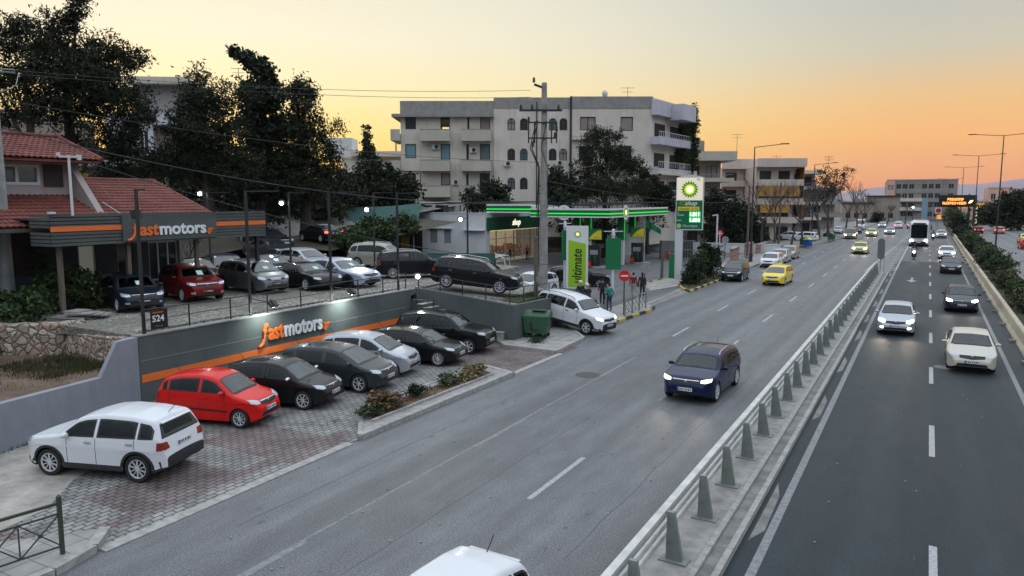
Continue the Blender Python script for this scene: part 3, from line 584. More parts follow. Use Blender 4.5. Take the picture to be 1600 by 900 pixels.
def pchip(pts, x):
    return ip(pts, x)
def car(name, label, loc, heading, kind='hatch', L=4.0, W=1.72, H=1.48, wb=None, fo=None, Rw=.31, col='black', lights='off', lod=0, cat='car', group=None, rim='silver', nsp=5, seat_mat=None, rub=False, mirror_m=None, clad=False, rails=False,
        sheet_=False, plate='white', tails='off', pitch=0, belt=(.615, .655), taxi=False, glass=None, roofcol=None, fog=False, beam=False, grille='bar', sunroof=False):
    root = empty(name, loc, 0, label, cat, group); root.rotation_mode = 'XYZ'
    root.rotation_euler = (0, pitch, heading)
    wb = wb or L*.61; fo = fo or L*.205
    prof = [(a*L, b_*H) for a, b_ in PROF[kind]]
    def ztop(s):
        return sum(ip(prof, min(L, max(0, s+d))) for d in (-.05, -.025, 0, .025, .05))/5
    clr = .24 if (clad or kind == 'suv') else .19
    Ra = Rw*1.14; wheels = [fo, fo+wb]
    def zbot(s):
        z = clr + .10*max(0, 1-s/.35)**2 + .14*max(0, 1-(L-s)/.45)**1.5
        for c_ in wheels:
            d = abs(s-c_)
            if d <= Ra: z = max(z, Rw + math.sqrt(max(0, Ra*Ra-d*d)))
        return z
    def belt_(s): return H*(belt[0] + (belt[1]-belt[0])*s/L)
    def plan(s):
        f = 1 - .30*max(0, 1-s/(.16*L))**2.3 - .16*max(0, 1-(L-s)/(.13*L))**2.3
        return f * (1 - .03*max(0, (s/L-.6)))
    def lo(z):
        return ip([(.1, .93), (.25, .965), (.30, .978), (.36, .966), (.46, .972), (H*.46, .985), (H*.50, 1.0), (H*.515, .990), (H*.60, .972), (H*.72, .95)], z)
    pr0 = PROF[kind]; cab0 = pr0[5][0]*L
    st = set(); step = .07 if lod == 0 else (.12 if lod == 1 else .2); x = 0
    while x < L: st.add(round(x, 3)); x += (step if lod > 0 or x < cab0 else .045)
    NU = 9 if lod == 0 else 4; TOP = (.97, .945, .82, .6, .3, 0) if lod == 0 else (.82, .6, .3, 0)
    st.add(L)
    for c_ in wheels:
        k = 12 if lod < 2 else 8
        for i in range(k+1): st.add(round(c_ - Ra*math.cos(math.pi*i/k), 4))
        st.add(round(c_-Ra-.006, 4)); st.add(round(c_+Ra+.006, 4))
    for a, _ in prof:
        if a > .0: st.add(round(min(L, a), 3))
    st = sorted(st); rows = []; half = []
    nlo = 13 if lod == 0 else (8 if lod < 2 else 5)
    for s in st:
        zt = ztop(s); zb = min(zbot(s), zt-.12); wv = W/2*plan(s); bl = belt_(s)
        cr = .045 if zt < bl+.1 else .06
        ze = zt - cr; zs = min(bl, ze-.045); zs = max(zs, zb+.02); up = zt > bl+.12
        ring = [(0, zb), (wv*.80, zb)]
        for i in range(nlo):
            z = zb + (zs-zb)*i/(nlo-1); ring.append((wv*lo(z), z))
        ys = wv*lo(zs)
        roofw = .765 if kind != 'van' else .90
        frac = max(0, min(1, (ze-bl)/(H*.97-bl))); yr = ys*(1-(1-roofw)*frac) - .05
        for i in range(1, NU+1):
            q = i/NU; z = zs + (ze-zs)*q; y = ys + (yr+.02-ys)*(q**1.15); ring.append((y, z))
        ring.append((yr-.03, ze+cr*.38))
        for q in TOP: ring.append(((yr-.03)*q, ze + cr*(.38+.62*(1-q*q))))
        half.append(ring)
    nr = len(half[0]); mb = MB(); X = lambda s: L/2 - s
    full = []
    for s, ring in zip(st, half):
        full.append([(X(s), y, z) for (y, z) in ring] + [(X(s), -y, z) for (y, z) in ring[-2:0:-1]])
    nf = len(full[0]); base = 0
    for rg in full: mb.v += rg
    for i in range(len(full)-1):
        for j in range(nf):
            a, b_, c_, d = i*nf+j, i*nf+(j+1)%nf, (i+1)*nf+(j+1)%nf, (i+1)*nf+j
            jj = j if j < nr else nf-j-1
            mi = 1 if jj <= 1 else 0
            if clad and 2 <= jj <= 2: mi = 2
            mb.f.append((a, b_, c_, d)); mb.m.append(mi)
    mb.f.append(tuple(range(nf))[::-1]); mb.m.append(0 if not clad else 2); mb.f.append(tuple((len(full)-1)*nf+k for k in range(nf))); mb.m.append(0 if not clad else 2)
    me = mb.mesh('body', [P[col], M_under, M_clad], True, 42)
    bm = bmesh.new(); bm.from_mesh(me); bmesh.ops.recalc_face_normals(bm, faces=bm.faces); bm.to_mesh(me)
    bvh = BVHTree.FromBMesh(bm); bm.free()
    link('body', me, root)
    def hit(o_, d):
        h = bvh.ray_cast(Vector(o_), Vector(d)); return h
    def patch(nm, lowl, upl, d, m_, off=.007, nv=5, nu=12, parent=root, thick=.02, own=None, border=None):
        """a curved panel laid on the body: ruled between two polylines seen along direction d"""
        d = Vector(d); rows_ = []; dirn = -d
        def samp(pl, q):
            q *= (len(pl)-1); i = min(int(q), len(pl)-2); return Vector(pl[i]).lerp(Vector(pl[i+1]), q-i)
        qs_ = lambda n_, e_: [i/n_ for i in range(n_+1)] if not border else [0, e_] + [e_+(1-2*e_)*i/(n_-2) for i in range(1, n_-2)] + [1-e_, 1]
        QU, QV = qs_(nu, border[0] if border else 0), qs_(nv, border[1] if border else 0)
        for j in range(nv+1):
            r_ = []
            for i in range(nu+1):
                p = samp(lowl, QU[i]).lerp(samp(upl, QU[i]), QV[j]); h = hit(p - d*6, d)
                if h[0] is None: pt = None
                else:
                    nn = h[1] if h[1].dot(dirn) > 0 else -h[1]; pt = h[0] + nn*off
                r_.append(pt)
            rows_.append(r_)
        for r_ in rows_:
            good = [p for p in r_ if p is not None]
            if not good: return None
            for i in range(len(r_)):
                if r_[i] is None:
                    for k in range(1, len(r_)):
                        for ii in (i-k, i+k):
                            if 0 <= ii < len(r_) and r_[ii] is not None and r_[i] is None: r_[i] = r_[ii]
        mb_ = MB(); mb_.grid(rows_)
        if border: mb_.m = [0 if (j in (0, nv-1) or i in (0, nu-1)) else 1 for j in range(nv) for i in range(nu)]
        per = [(0, i) for i in range(nu)] + [(j, nu) for j in range(nv)] + [(nv, i) for i in range(nu, 0, -1)] + [(j, 0) for j in range(nv, 0, -1)]
        n_ = len(mb_.v); ix = [j*(nu+1)+i for j, i in per]
        mb_.v += [tuple(Vector(mb_.v[k]) + d*thick) for k in ix]
        for k in range(len(ix)): mb_.f.append((ix[k], ix[(k+1) % len(ix)], n_+(k+1) % len(ix), n_+k)); mb_.m.append(0)
        me_ = mb_.mesh(nm, m_, True, 40); b2_ = bmesh.new(); b2_.from_mesh(me_); bmesh.ops.remove_doubles(b2_, verts=b2_.verts, dist=1e-5); bmesh.ops.recalc_face_normals(b2_, faces=b2_.faces)
        fl = sum(f.normal.dot(dirn)*f.calc_area() for f in b2_.faces)
        if fl < 0: bmesh.ops.reverse_faces(b2_, faces=b2_.faces)
        b2_.to_mesh(me_); b2_.free(); return link(nm, me_, parent)
    G_ = glass or M_cg
    # key stations of this kind
    pr = PROF[kind]
    ci = {'hatch': (5, 6, 11, 12), 'suv': (5, 6, 11, 12), 'sedan': (5, 6, 10, 11), 'coupe': (5, 6, 9, 11), 'mpv': (5, 6, 11, 12), 'van': (5, 6, 11, 12)}[kind]
    s0, s1, s2, s3 = [pr[i][0]*L for i in ci]
    def halfw_top(s): 
        zt = ztop(s); bl = belt_(s); ze = zt-.055; wv = W/2*plan(s); ys = wv*lo(min(bl, ze-.04))
        roofw = .765 if kind != 'van' else .90
        return (ys*(1-(1-roofw)*max(0, min(1, (ze-bl)/(H*.97-bl)))) - .08)*(.962 if lod == 0 else .98)
    hollow = lod == 0
    if hollow:
        wsp = MB()
        dels = []
        bm = bmesh.new(); bm.from_mesh(me); bm.faces.ensure_lookup_table()
        if kind == 'coupe': cuts = [(s0+.22, s0+1.42), (s0+1.47, s3-.42)]
        elif kind == 'sedan': cuts = [(s0+.25, fo+wb*.53), (fo+wb*.53+.08, fo+wb-.05), (fo+wb, s3-.30)]
        else: cuts = [(s0+.25, fo+wb*.53), (fo+wb*.53+.08, fo+wb-.02), (fo+wb+.04, s2+.0)]
        def inside(co, n_):
            s = L/2 - co.x; zt = ztop(s)
            if s0+.07 < s < s1-.06 and abs(co.y) < halfw_top(s)+.006 and co.z > zt-.075: return 1
            if kind in ('sedan', 'coupe') and s2+.06 < s < s3-.12 and abs(co.y) < halfw_top(s)*.97 and co.z > zt-.075: return 4
            if kind not in ('sedan', 'coupe', 'van') and s > s2+.02:
                zl, zu = belt_(L)+.03, ztop(s2)-.085; q = (co.z-zl)/max(.01, zu-zl)
                if 0 < q < 1 and abs(co.y) < W/2*(.80-.14*q)-.02: return 2
            for qi, (a, b_) in enumerate(cuts):
                if a+.012 < s < b_-.012 and abs(co.y) > halfw_top(s)*.98:
                    zl = belt_(s)+.035; zu = zt-.142
                    if qi == len(cuts)-1 and kind in ('hatch', 'suv', 'mpv'): zu = min(zu, zl + max(.0, (s2+.10-s))*1.1+.06)
                    if qi == len(cuts)-1 and kind in ('sedan', 'coupe'): zu = min(zu, zl + max(0, b_-s)*.9)
                    if zl < co.z < zu: return 3
            return 0
        for f in bm.faces:
            k_ = {inside(v.co, f.normal) for v in f.verts}
            if len(k_) == 1 and 0 not in k_: dels.append(f)
        bmesh.ops.delete(bm, geom=dels, context='FACES'); bm.to_mesh(me); bm.free()
        # cabin: floor tub, dashboard, steering wheel, seats
        zf = H*.56; xa, xb = X(s0+.28), X(min(s3, L-.25)); wf_ = W*.86
        MB().b2(xb, xa, -wf_/2, wf_/2, .35, zf-.10).build('cabin_floor', M_cabin, root)
        q = MB(); q.prism([(X(s0+.62), -wf_/2), (X(s0+.62), wf_/2), (X(s0+.10), wf_/2*.96), (X(s0+.10), -wf_/2*.96)], zf-.099, [zf+.04, zf+.04, belt_(s0)-.01, belt_(s0)-.01]); q.build('dashboard', M_cabin, root)
        q = MB(); q.tube([(X(s0+.72)-.05*math.sin(a), .36+.17*math.cos(a), zf+.10+.16*math.sin(a)) for a in [i*.42 for i in range(16)]], .016, 5); q.bar((X(s0+.72), .36, zf+.10), (X(s0+.5), .36, zf+.0), .05); q.build('steering_wheel', M_black, root)
        sr = [fo+wb*.46] + ([fo+wb*.88] if kind != 'coupe' else [])
        for si, s_ in enumerate(sr):
            for yy in (-.36, .36):
                hs_ = H*.90-zf; q = MB(); x_ = X(s_)
                q.add([(x_+.06, yy-.24, zf-.12), (x_+.06, yy+.24, zf-.12), (x_-.06, yy+.24, zf-.12), (x_-.06, yy-.24, zf-.12), (x_-.08, yy-.20, zf+hs_*.62), (x_-.08, yy+.20, zf+hs_*.62), (x_-.17, yy+.20, zf+hs_*.62), (x_-.17, yy-.20, zf+hs_*.62)], [(0,3,2,1),(4,5,6,7),(0,1,5,4),(1,2,6,5),(2,3,7,6),(3,0,4,7)])
                q.add(*ellipsoid((x_-.13, yy, zf+hs_*.74), (.05, .13, .10), 8, 6)); q.build('seat', seat_mat or M_seat, root, smooth=True, ang=30)
    # windshield
    ss = [s0+.05 + (s1-.04-s0-.05)*k/6 for k in range(7)]
    patch('windshield', [(X(s)-.03*0, -halfw_top(s), 0) for s in ss], [(X(s), halfw_top(s), 0) for s in ss], (0, 0, -1), [M_black, M_gw] if lod == 0 else M_cgw, nv=10, nu=9, thick=.012, border=(.05, .045) if lod == 0 else None)
    # rear window
    if kind in ('sedan', 'coupe'):
        ss = [s2+.03 + (s3-.10-s2)*k/6 for k in range(7)]
        patch('rear_window', [(X(s), -halfw_top(s)*.97, 0) for s in ss], [(X(s), halfw_top(s)*.97, 0) for s in ss], (0, 0, -1), [M_black, M_gs] if lod == 0 else G_, nv=8, nu=7, thick=.012, border=(.06, .05) if lod == 0 else None)
    else:
        zl, zu = belt_(L)+.02, ztop(s2)-.075; wl, wu = W/2*.80, W/2*.66
        if kind == 'van': wl = wu = W/2*.8
        patch('rear_window', [(-3, y, zl) for y in (-wl, -wl*.5, 0, wl*.5, wl)], [(-3, y, zu) for y in (-wu, -wu*.5, 0, wu*.5, wu)], (1, 0, 0), [M_black, M_gs] if lod == 0 else G_, nv=6, nu=10, thick=.02, border=(.035, .12) if lod == 0 else None)
    # side glass
    if kind == 'coupe': cuts = [(s0+.22, s0+1.42), (s0+1.47, s3-.42)]
    elif kind == 'sedan': cuts = [(s0+.25, fo+wb*.53), (fo+wb*.53+.08, fo+wb-.05), (fo+wb, s3-.30)]
    elif kind == 'van': cuts = [(s0+.15, s0+1.25), (s0+1.35, s0+2.5), (s0+2.6, L-.35)]
    else: cuts = [(s0+.25, fo+wb*.53), (fo+wb*.53+.08, fo+wb-.02), (fo+wb+.04, s2+.0)]
    for sgn in (-1, 1):
        for qi, (a, b_) in enumerate(cuts):
            n_ = 9; sv = [a+(b_-a)*k/(n_-1) for k in range(n_)]; lowl = []; upl = []
            for s in sv:
                zl = belt_(s)+.025; zu = ztop(s)-.135
                if qi == len(cuts)-1 and kind in ('hatch', 'suv', 'mpv'): zu = min(zu, zl + max(.0, (s2+.10-s))*1.1+.08)
                if qi == len(cuts)-1 and kind in ('sedan', 'coupe'): zu = min(zu, zl + max(0, b_-s)*.9+.02)
                zu = max(zu, zl+.015); lowl.append((X(s), sgn*2, zl)); upl.append((X(s), sgn*2, zu))
            patch('side_window', lowl, upl, (0, -sgn, 0), [M_black, M_gs] if lod == 0 else G_, nv=6, nu=10, thick=.015, border=(.045, .11) if lod == 0 else None)
    # lights
    hl = {'off': M_hl, 'on': M_hlon, 'bright': M_hlb}[lights]; z0 = .46*H if kind != 'van' else .36*H; dz = .085*H
    if kind == 'suv': z0 = .50*H; dz = .075*H
    y0, y1 = (.56, .90)
    for sgn in (-1, 1):
        patch('headlight', [(3, sgn*W/2*y0, z0-.01), (3, sgn*W/2*(y0+y1)/2, z0-.015), (3, sgn*W/2*y1, z0+.03)], [(3, sgn*W/2*y0, z0+dz*.55), (3, sgn*W/2*(y0+y1)/2, z0+dz*.85), (3, sgn*W/2*y1, z0+dz)], (-1, 0, 0), hl, nv=3, nu=8, thick=.03, off=.012)
        zt0 = .50*H; zt1 = .62*H
        if kind in ('sedan', 'coupe'): zt0, zt1 = .50*H, .61*H
        patch('taillight', [(-3, sgn*W/2*.62, zt0+.02), (-3, sgn*W/2*.93, zt0)], [(-3, sgn*W/2*.66, zt1-.02), (-3, sgn*W/2*.90, zt1)], (1, 0, 0), M_tl if tails == 'off' else M_tlon, nv=3, nu=6, thick=.03, off=.012)
        if fog: patch('fog_lamp', [(3, sgn*W/2*.62, .26*H), (3, sgn*W/2*.78, .26*H)], [(3, sgn*W/2*.62, .31*H), (3, sgn*W/2*.78, .31*H)], (-1, 0, 0), M_hlb if lights != 'off' else M_hl, nv=2, nu=3, thick=.02, off=.01)
    gz = z0 - .01
    if grille in ('bar', 'chrome'):
        patch('grille', [(3, y*W/2, gz-.035-.05*(1-abs(y)/.5)) for y in (-.5, -.25, 0, .25, .5)], [(3, y*W/2, gz+.05) for y in (-.5, -.25, 0, .25, .5)], (-1, 0, 0), M_black, nv=3, nu=8, off=.009)
        if lod < 2: patch('grille_trim', [(3, y*W/2, gz+.045) for y in (-.5, 0, .5)], [(3, y*W/2, gz+.065) for y in (-.5, 0, .5)], (-1, 0, 0), M_chrome, nv=1, nu=8, off=.016)
        if grille == 'chrome' and lod < 2:
            for k in range(3): patch('grille_trim', [(3, y*W/2, gz-.04+k*.03) for y in (-.3, 0, .3)], [(3, y*W/2, gz-.03+k*.03) for y in (-.3, 0, .3)], (-1, 0, 0), M_chrome, nv=1, nu=6, off=.018)
    patch('lower_intake', [(3, y*W/2, .21*H) for y in (-.62, 0, .62)], [(3, y*W/2, .285*H) for y in (-.56, 0, .56)], (-1, 0, 0), M_black, nv=2, nu=8, off=.008)
    if lod < 2:
        h = hit((3, 0, gz+.02), (-1, 0, 0))
        if h[0] is not None:
            e = MB(); e.lathe([(.001, .012), (.045, .012), (.055, 0)], 14, 0, 'y'); eo = e.build('badge', M_chrome, root, (h[0].x+.012, 0, gz+.01), -math.pi/2, smooth=True)
    def plate_at(front):
        sx_ = 1 if front else -1; z = .335*H if front else (.53*H if kind in ('hatch', 'suv', 'mpv') else .50*H)
        h = hit((3*sx_, 0, z), (-sx_, 0, 0))
        if h[0] is None: return
        x_ = h[0].x + sx_*.022; pb = MB(); pb.box((0, 0, 0), (.018, .50, .11)); 
        if plate == 'white': pb.box((sx_*.0105, (-.225 if front else .225), 0), (.004, .045, .105), 0, 1)
        if lod == 0 and plate == 'white':
            for i_ in range(7): pb.box((sx_*.0098, sx_*(-.17+i_*.058+(.02 if i_ > 2 else 0)), 0), (.003, .034 if i_ % 2 else .026, .062), 0, 2)
        po = link('license_plate', pb.mesh('license_plate', [M_plate if plate == 'white' else M_black, M_pblue, M_seam]), root, (x_, 0, z))
        if lod == 0:
            rz = (R(90), 0, R(90)) if front else (R(90), 0, R(-90))
            if plate == 'dealer':
                text('fast', .085, M_orange, po, (sx_*.011, -.215*sx_, -.03), rz, bold=.002, ext=.001); text('motors', .085, M_inkw, po, (sx_*.011, -.06*sx_, -.03), rz, bold=.002, ext=.001)
    plate_at(True); plate_at(False)
    # mirrors
    sm = s0+.32; zm = belt_(sm)+.06
    for sgn in (-1, 1):
        yb = W/2*plan(sm)*.95; q = MB(); q.add(*ellipsoid((X(sm), sgn*(yb+.11), zm+.02), (.075, .11, .065), 8, 6)); q.bar((X(sm)-.0, sgn*(yb-.05), zm-.04), (X(sm), sgn*(yb+.06), zm-.01), .05, .03)
        q.build('mirror', [mirror_m or P[col]], root, smooth=True)
    # handles, gaps
    if lod < 2:
        dc = [s0+.28, fo+wb*.53+.035, fo+wb-.06 if kind not in ('coupe',) else None]
        for sgn in (-1, 1):
            for s in dc:
                if s is None: continue
                zl = clr+.07 if abs(s-(fo+wb)) > Ra+.02 else Rw+math.sqrt(max(0, Ra*Ra-(s-fo-wb)**2))+.03
                patch('door_gap', [(X(s), sgn*2, zl), (X(s), sgn*2, belt_(s)+.01)], [(X(s)-.012, sgn*2, zl), (X(s)-.012, sgn*2, belt_(s)+.01)], (0, -sgn, 0), M_seam, nv=1, nu=8, off=.003, thick=.005)
            for s in ((fo+wb*.53-.16, fo+wb-.18) if kind != 'coupe' else (s0+1.3,)):
                z = belt_(s)-.10; h = hit((X(s), sgn*3, z), (0, -sgn, 0))
                if h[0] is not None: MB().box((X(s), h[0].y+sgn*.018, z), (.17, .03, .028)).build('door_handle', [P[col] if col in ('red',) else (M_chrome if lod == 0 and kind == 'suv' else P[col])], root)
        if kind in ('hatch', 'mpv', 'suv'):
            an = MB(); an.bar((X(s2-.15), 0, ztop(s2-.15)-.01), (X(s2+.05), 0, ztop(s2-.15)+.19), .012); an.build('antenna', M_black, root)
    if clad:
        for sgn in (-1, 1):
            for c_ in wheels:
                aa = [math.pi*k/14 for k in range(15)]
                patch('arch_trim', [(X(c_)+Ra*1.01*math.cos(a), sgn*2, Rw+Ra*1.01*math.sin(a)*.995) for a in aa], [(X(c_)+(Ra+.065)*math.cos(a), sgn*2, Rw+(Ra+.065)*math.sin(a)) for a in aa], (0, -sgn, 0), M_clad, nv=1, nu=14, off=.014, thick=.025)
            patch('sill_trim', [(X(fo+Ra+.02), sgn*2, clr+.01), (X(fo+wb-Ra-.02), sgn*2, clr+.01)], [(X(fo+Ra+.02), sgn*2, clr+.14), (X(fo+wb-Ra-.02), sgn*2, clr+.14)], (0, -sgn, 0), M_clad, nv=2, nu=8, off=.012, thick=.02)
        patch('rear_bumper_trim', [(-3, y*W/2, .23*H) for y in (-.88, 0, .88)], [(-3, y*W/2, .335*H) for y in (-.90, 0, .90)], (1, 0, 0), M_clad, nv=2, nu=10, off=.012)
        patch('front_bumper_trim', [(3, y*W/2, .19*H) for y in (-.9, 0, .9)], [(3, y*W/2, .25*H) for y in (-.93, 0, .93)], (-1, 0, 0), M_clad, nv=2, nu=10, off=.014)
    if rub:
        for sgn in (-1, 1): patch('rub_strip', [(X(fo+Ra+.06), sgn*2, .30*H), (X(fo+wb-Ra-.06), sgn*2, .335*H)], [(X(fo+Ra+.06), sgn*2, .33*H), (X(fo+wb-Ra-.06), sgn*2, .365*H)], (0, -sgn, 0), M_black, nv=1, nu=8, off=.012, thick=.02)
    if rails:
        for sgn in (-1, 1):
            pts = [(X(s), sgn*(halfw_top(s)+.04), ztop(s)-.02+dz_) for s, dz_ in ((s1+.1, 0), (s1+.25, .05), ((s1+s2)/2, .055), (s2-.3, .05), (s2-.12, 0))]
            q = MB(); q.tube(pts, .016, 6); q.build('roof_rail', [M_dmetal if rails == 'dark' else M_chrome], root, smooth=True)
    if kind in ('hatch', 'suv', 'mpv') and lod < 2:
        sp = MB(); s = s2+.0; hw = W/2*.62; sp.add([(X(s)+.12, -hw, ztop(s)-.012), (X(s)+.12, hw, ztop(s)-.012), (X(s)-.10, hw*.98, ztop(s)-.035), (X(s)-.10, -hw*.98, ztop(s)-.035), (X(s)+.12, -hw, ztop(s)-.05), (X(s)+.12, hw, ztop(s)-.05), (X(s)-.09, hw*.98, ztop(s)-.06), (X(s)-.09, -hw*.98, ztop(s)-.06)],
               [(0,3,2,1),(4,5,6,7),(0,1,5,4),(1,2,6,5),(2,3,7,6),(3,0,4,7)]); sp.build('spoiler', [P[col]], root)
    if sunroof: patch('sunroof', [(X(s1+.2), -W*.27, 0), (X(s1+.9), -W*.27, 0)], [(X(s1+.2), W*.27, 0), (X(s1+.9), W*.27, 0)], (0, 0, -1), M_cg, nv=3, nu=4, off=.006)
    if sheet_:
        s = s0 + (s1-s0)*.42; d = Vector((0, 0, -1)); hw = .13
        patch('price_sheet', [(X(s-.13), .12-hw, 0), (X(s-.13), .12+hw, 0)], [(X(s+.10), .12-hw, 0), (X(s+.10), .12+hw, 0)], (0, 0, -1), M_paper, nv=2, nu=3, off=.016, thick=.006)
    if taxi:
        q = MB(); q.box((X((s1+s2)/2-.2), 0, H+.05), (.14, .42, .11), 0, 0, .85); q.build('roof_sign', M_taxi, root)
    # wiper line and cowl
    patch('cowl', [(X(s0+.005), -W/2*.72, 0), (X(s0+.005), W/2*.72, 0)], [(X(s0+.06), -W/2*.72, 0), (X(s0+.06), W/2*.72, 0)], (0, 0, -1), M_black, nv=1, nu=8, off=.009)
    wd = .205 if H > 1.4 else .23
    tm, rmm = wheel_mesh(Rw, wd, rim, nsp, lod)
    for c_ in wheels:
        for sgn in (-1, 1):
            we = bpy.data.objects.new('wheel', None); C.objects.link(we); we.parent = root; we.location = (X(c_), sgn*(W/2*.985-wd/2-.005), Rw); we.empty_display_size = .1
            if sgn < 0: we.rotation_euler = (0, 0, math.pi)
            link('tyre', tm, we); link('rim', rmm, we)
    if beam:
        for sgn in (-1, 1):
            ld = bpy.data.lights.new('headlight_beam', 'SPOT'); ld.energy = beam; ld.spot_size = R(70); ld.spot_blend = .9; ld.color = (1, .80, .55); ld.shadow_soft_size = .06
            lo_ = bpy.data.objects.new('headlight_beam', ld); C.objects.link(lo_); lo_.parent = root; lo_.location = (L/2+.08, sgn*W/2*.72, z0+.05); lo_.rotation_euler = (0, R(-80), 0)
    return root
def ellipsoid(c, r, n=10, m_=8):
    vs = [(c[0], c[1], c[2]-r[2])]; fs = []
    for i in range(1, m_):
        ph = -math.pi/2 + math.pi*i/m_
        for k in range(n): a = 2*math.pi*k/n; vs.append((c[0]+r[0]*math.cos(ph)*math.cos(a), c[1]+r[1]*math.cos(ph)*math.sin(a), c[2]+r[2]*math.sin(ph)))
    vs.append((c[0], c[1], c[2]+r[2])); top = len(vs)-1
    for k in range(n): fs.append((0, 1+(k+1) % n, 1+k)); fs.append((top, 1+(m_-2)*n+k, 1+(m_-2)*n+(k+1) % n))
    for i in range(m_-2):
        for k in range(n): fs.append((1+i*n+k, 1+i*n+(k+1) % n, 1+(i+1)*n+(k+1) % n, 1+(i+1)*n+k))
    return vs, fs
def put(contact, heading, L, W, wb, fo, front=True, side=-1):
    """place a car so that one of its tyres stands at a ground point"""
    t_ = R(heading); c_, s_ = math.cos(t_), math.sin(t_); x = L/2-fo if front else L/2-fo-wb; y = side*(W/2-.1)
    return (contact[0]-(x*c_-y*s_), contact[1]-(x*s_+y*c_))
def parked(name, label, contact, z, heading, L, W, wb, fo, front=True, side=-1, **k):
    x, y = put(contact, heading, L, W, wb, fo, front, side); return car(name, label, (x, y, z), R(heading), L=L, W=W, wb=wb, fo=fo, **k)
GA = 'cars for sale in the lower bay under the wall'; GB = 'cars for sale on the gravel yard'; GC = 'cars driving on the dual carriageway'; GD = 'cars parked along the kerb'
# --- lower bay
parked('suv', 'white compact SUV parked alone on sandy ground with its nose to the grey wall', (-18.35, 9.8), .02, 198, 3.95, 1.76, 2.42, .80, side=1, kind='suv', H=1.59, Rw=.335, col='white', clad=True, nsp=10, group=GA)
parked('hatchback', 'bright red small hatchback in the lower bay, nearest to the wall corner', (-17.34, 14.66), .02, 17, 3.46, 1.56, 2.34, .60, kind='hatch', H=1.54, Rw=.285, col='red', nsp=9, group=GA, rub=True)
parked('hatchback', 'glossy black hatchback with chrome mirror between the red hatchback and the charcoal one', (-17.11, 16.98), .02, 15, 3.85, 1.70, 2.45, .74, kind='hatch', H=1.47, Rw=.31, col='black', nsp=8, group=GA, mirror_m=M_chrome)
parked('hatchback', 'charcoal grey rounded hatchback with a very long sloping windscreen in the lower bay', (-16.97, 19.5), .02, 11, 4.22, 1.80, 2.6, .80, kind='mpv', H=1.50, Rw=.32, col='char', nsp=7, group=GA, sunroof=False)
parked('hatchback', 'silver high-roofed hatchback with an arched roof in the lower bay', (-17.41, 21.84), .02, 15, 3.83, 1.67, 2.4, .66, kind='mpv', H=1.55, Rw=.30, col='silver', rim='black', nsp=5, group=GA)
parked('hatchback', 'black compact car with amber indicator between the silver hatchback and the black off-roader', (-16.93, 24.23), .02, 9, 4.20, 1.74, 2.7, .70, kind='hatch', H=1.40, Rw=.315, col='black', nsp=10, group=GA)
parked('off_roader', 'black boxy off-roader with roof rails and red tail lamps by the stairs', (-17.14, 26.82), .02, 9, 4.5, 1.78, 2.62, .78, kind='suv', H=1.70, Rw=.345, col='black', nsp=6, group=GA, rails='dark', belt=(.60, .61))
# --- upper yard, front row
Z = 2.22
parked('hatchback', 'dark blue hatchback with price sheet by the shrubs, front left of the gravel yard', (-28.04, 17.99), Z, -20, 4.05, 1.75, 2.55, .80, kind='hatch', H=1.46, Rw=.315, col='dblue', nsp=5, sheet_=True, plate='dealer', group=GB, fog=True)
parked('crossover', 'dark red crossover with round lower lamps and a price sheet on the gravel yard', (-28.37, 21.21), Z, -18, 4.13, 1.77, 2.53, .84, kind='suv', H=1.57, Rw=.335, col='dred', nsp=6, sheet_=True, plate='dealer', group=GB, clad=False, fog=True)
parked('hatchback', 'dark grey tall hatchback with silver barred grille beside the dark red crossover', (-28.0, 24.72), Z, -12, 4.36, 1.79, 2.7, .86, kind='mpv', H=1.56, Rw=.32, col='grey', rim='black', nsp=7, sheet_=True, plate='dealer', group=GB, grille='chrome')
parked('sports_car', 'low black two-door sports car on the gravel yard', (-26.66, 26.9), Z, -12, 4.43, 1.80, 2.35, .98, kind='coupe', H=1.31, Rw=.325, col='black', nsp=5, sheet_=True, plate='none', group=GB, belt=(.62, .70), grille='none')
parked('saloon', 'pale blue-silver saloon with black wheels and mesh grille on the gravel yard', (-25.56, 28.74), Z, -3, 4.90, 1.87, 2.9, .86, kind='sedan', H=1.46, Rw=.345, col='blsil', rim='black', nsp=5, sheet_=True, plate='dealer', group=GB)
parked('suv', 'black SUV with red tail lamps just left of the black estate above the stairs', (-26.4, 33.4), Z, 44, 4.39, 1.83, 2.6, .87, front=False, kind='suv', H=1.59, Rw=.35, col='black', nsp=10, group=GB, tails='off', rails='chrome')
parked('estate_car', 'large black SUV estate with chrome window line parked on the slope above the stair wall', (-21.35, 31.3), 2.1, 17, 4.6, 1.88, 2.8, .90, front=False, kind='suv', H=1.62, Rw=.37, col='black', nsp=10, group=GB, pitch=R(5.2), rails='chrome')
# second row
car('estate_car', 'silver hatchback with dark windows behind the sports car in the second row', (-34.4, 34.6, Z), R(-8), 'hatch', 4.3, 1.8, 1.47, col='silver', group=GB, lod=1)
car('suv', 'champagne SUV in the second row behind the silver saloon', (-31.6, 38.9, Z), R(14), 'suv', 4.5, 1.84, 1.65, col='champ', group=GB, lod=1, Rw=.34, rails='chrome')
car('hatchback', 'black small hatchback with price sheet under the right end of the big sign', (-32.9, 30.3, Z), R(-22), 'hatch', 3.9, 1.7, 1.46, col='black', group=GB, lod=1, sheet_=True)
car('estate_car', 'black car with its bonnet shining just below the orange-striped sign, deepest under the canopy', (-33.6, 25.9, Z), R(-25), 'sedan', 4.6, 1.8, 1.45, col='black', group=GB, lod=1)
car('hatchback', 'black hatchback in the shade under the canopy between the red crossover and the house', (-34.5, 28.6, Z), R(-28), 'hatch', 4.2, 1.8, 1.46, col='dblue', group=GB, lod=1)
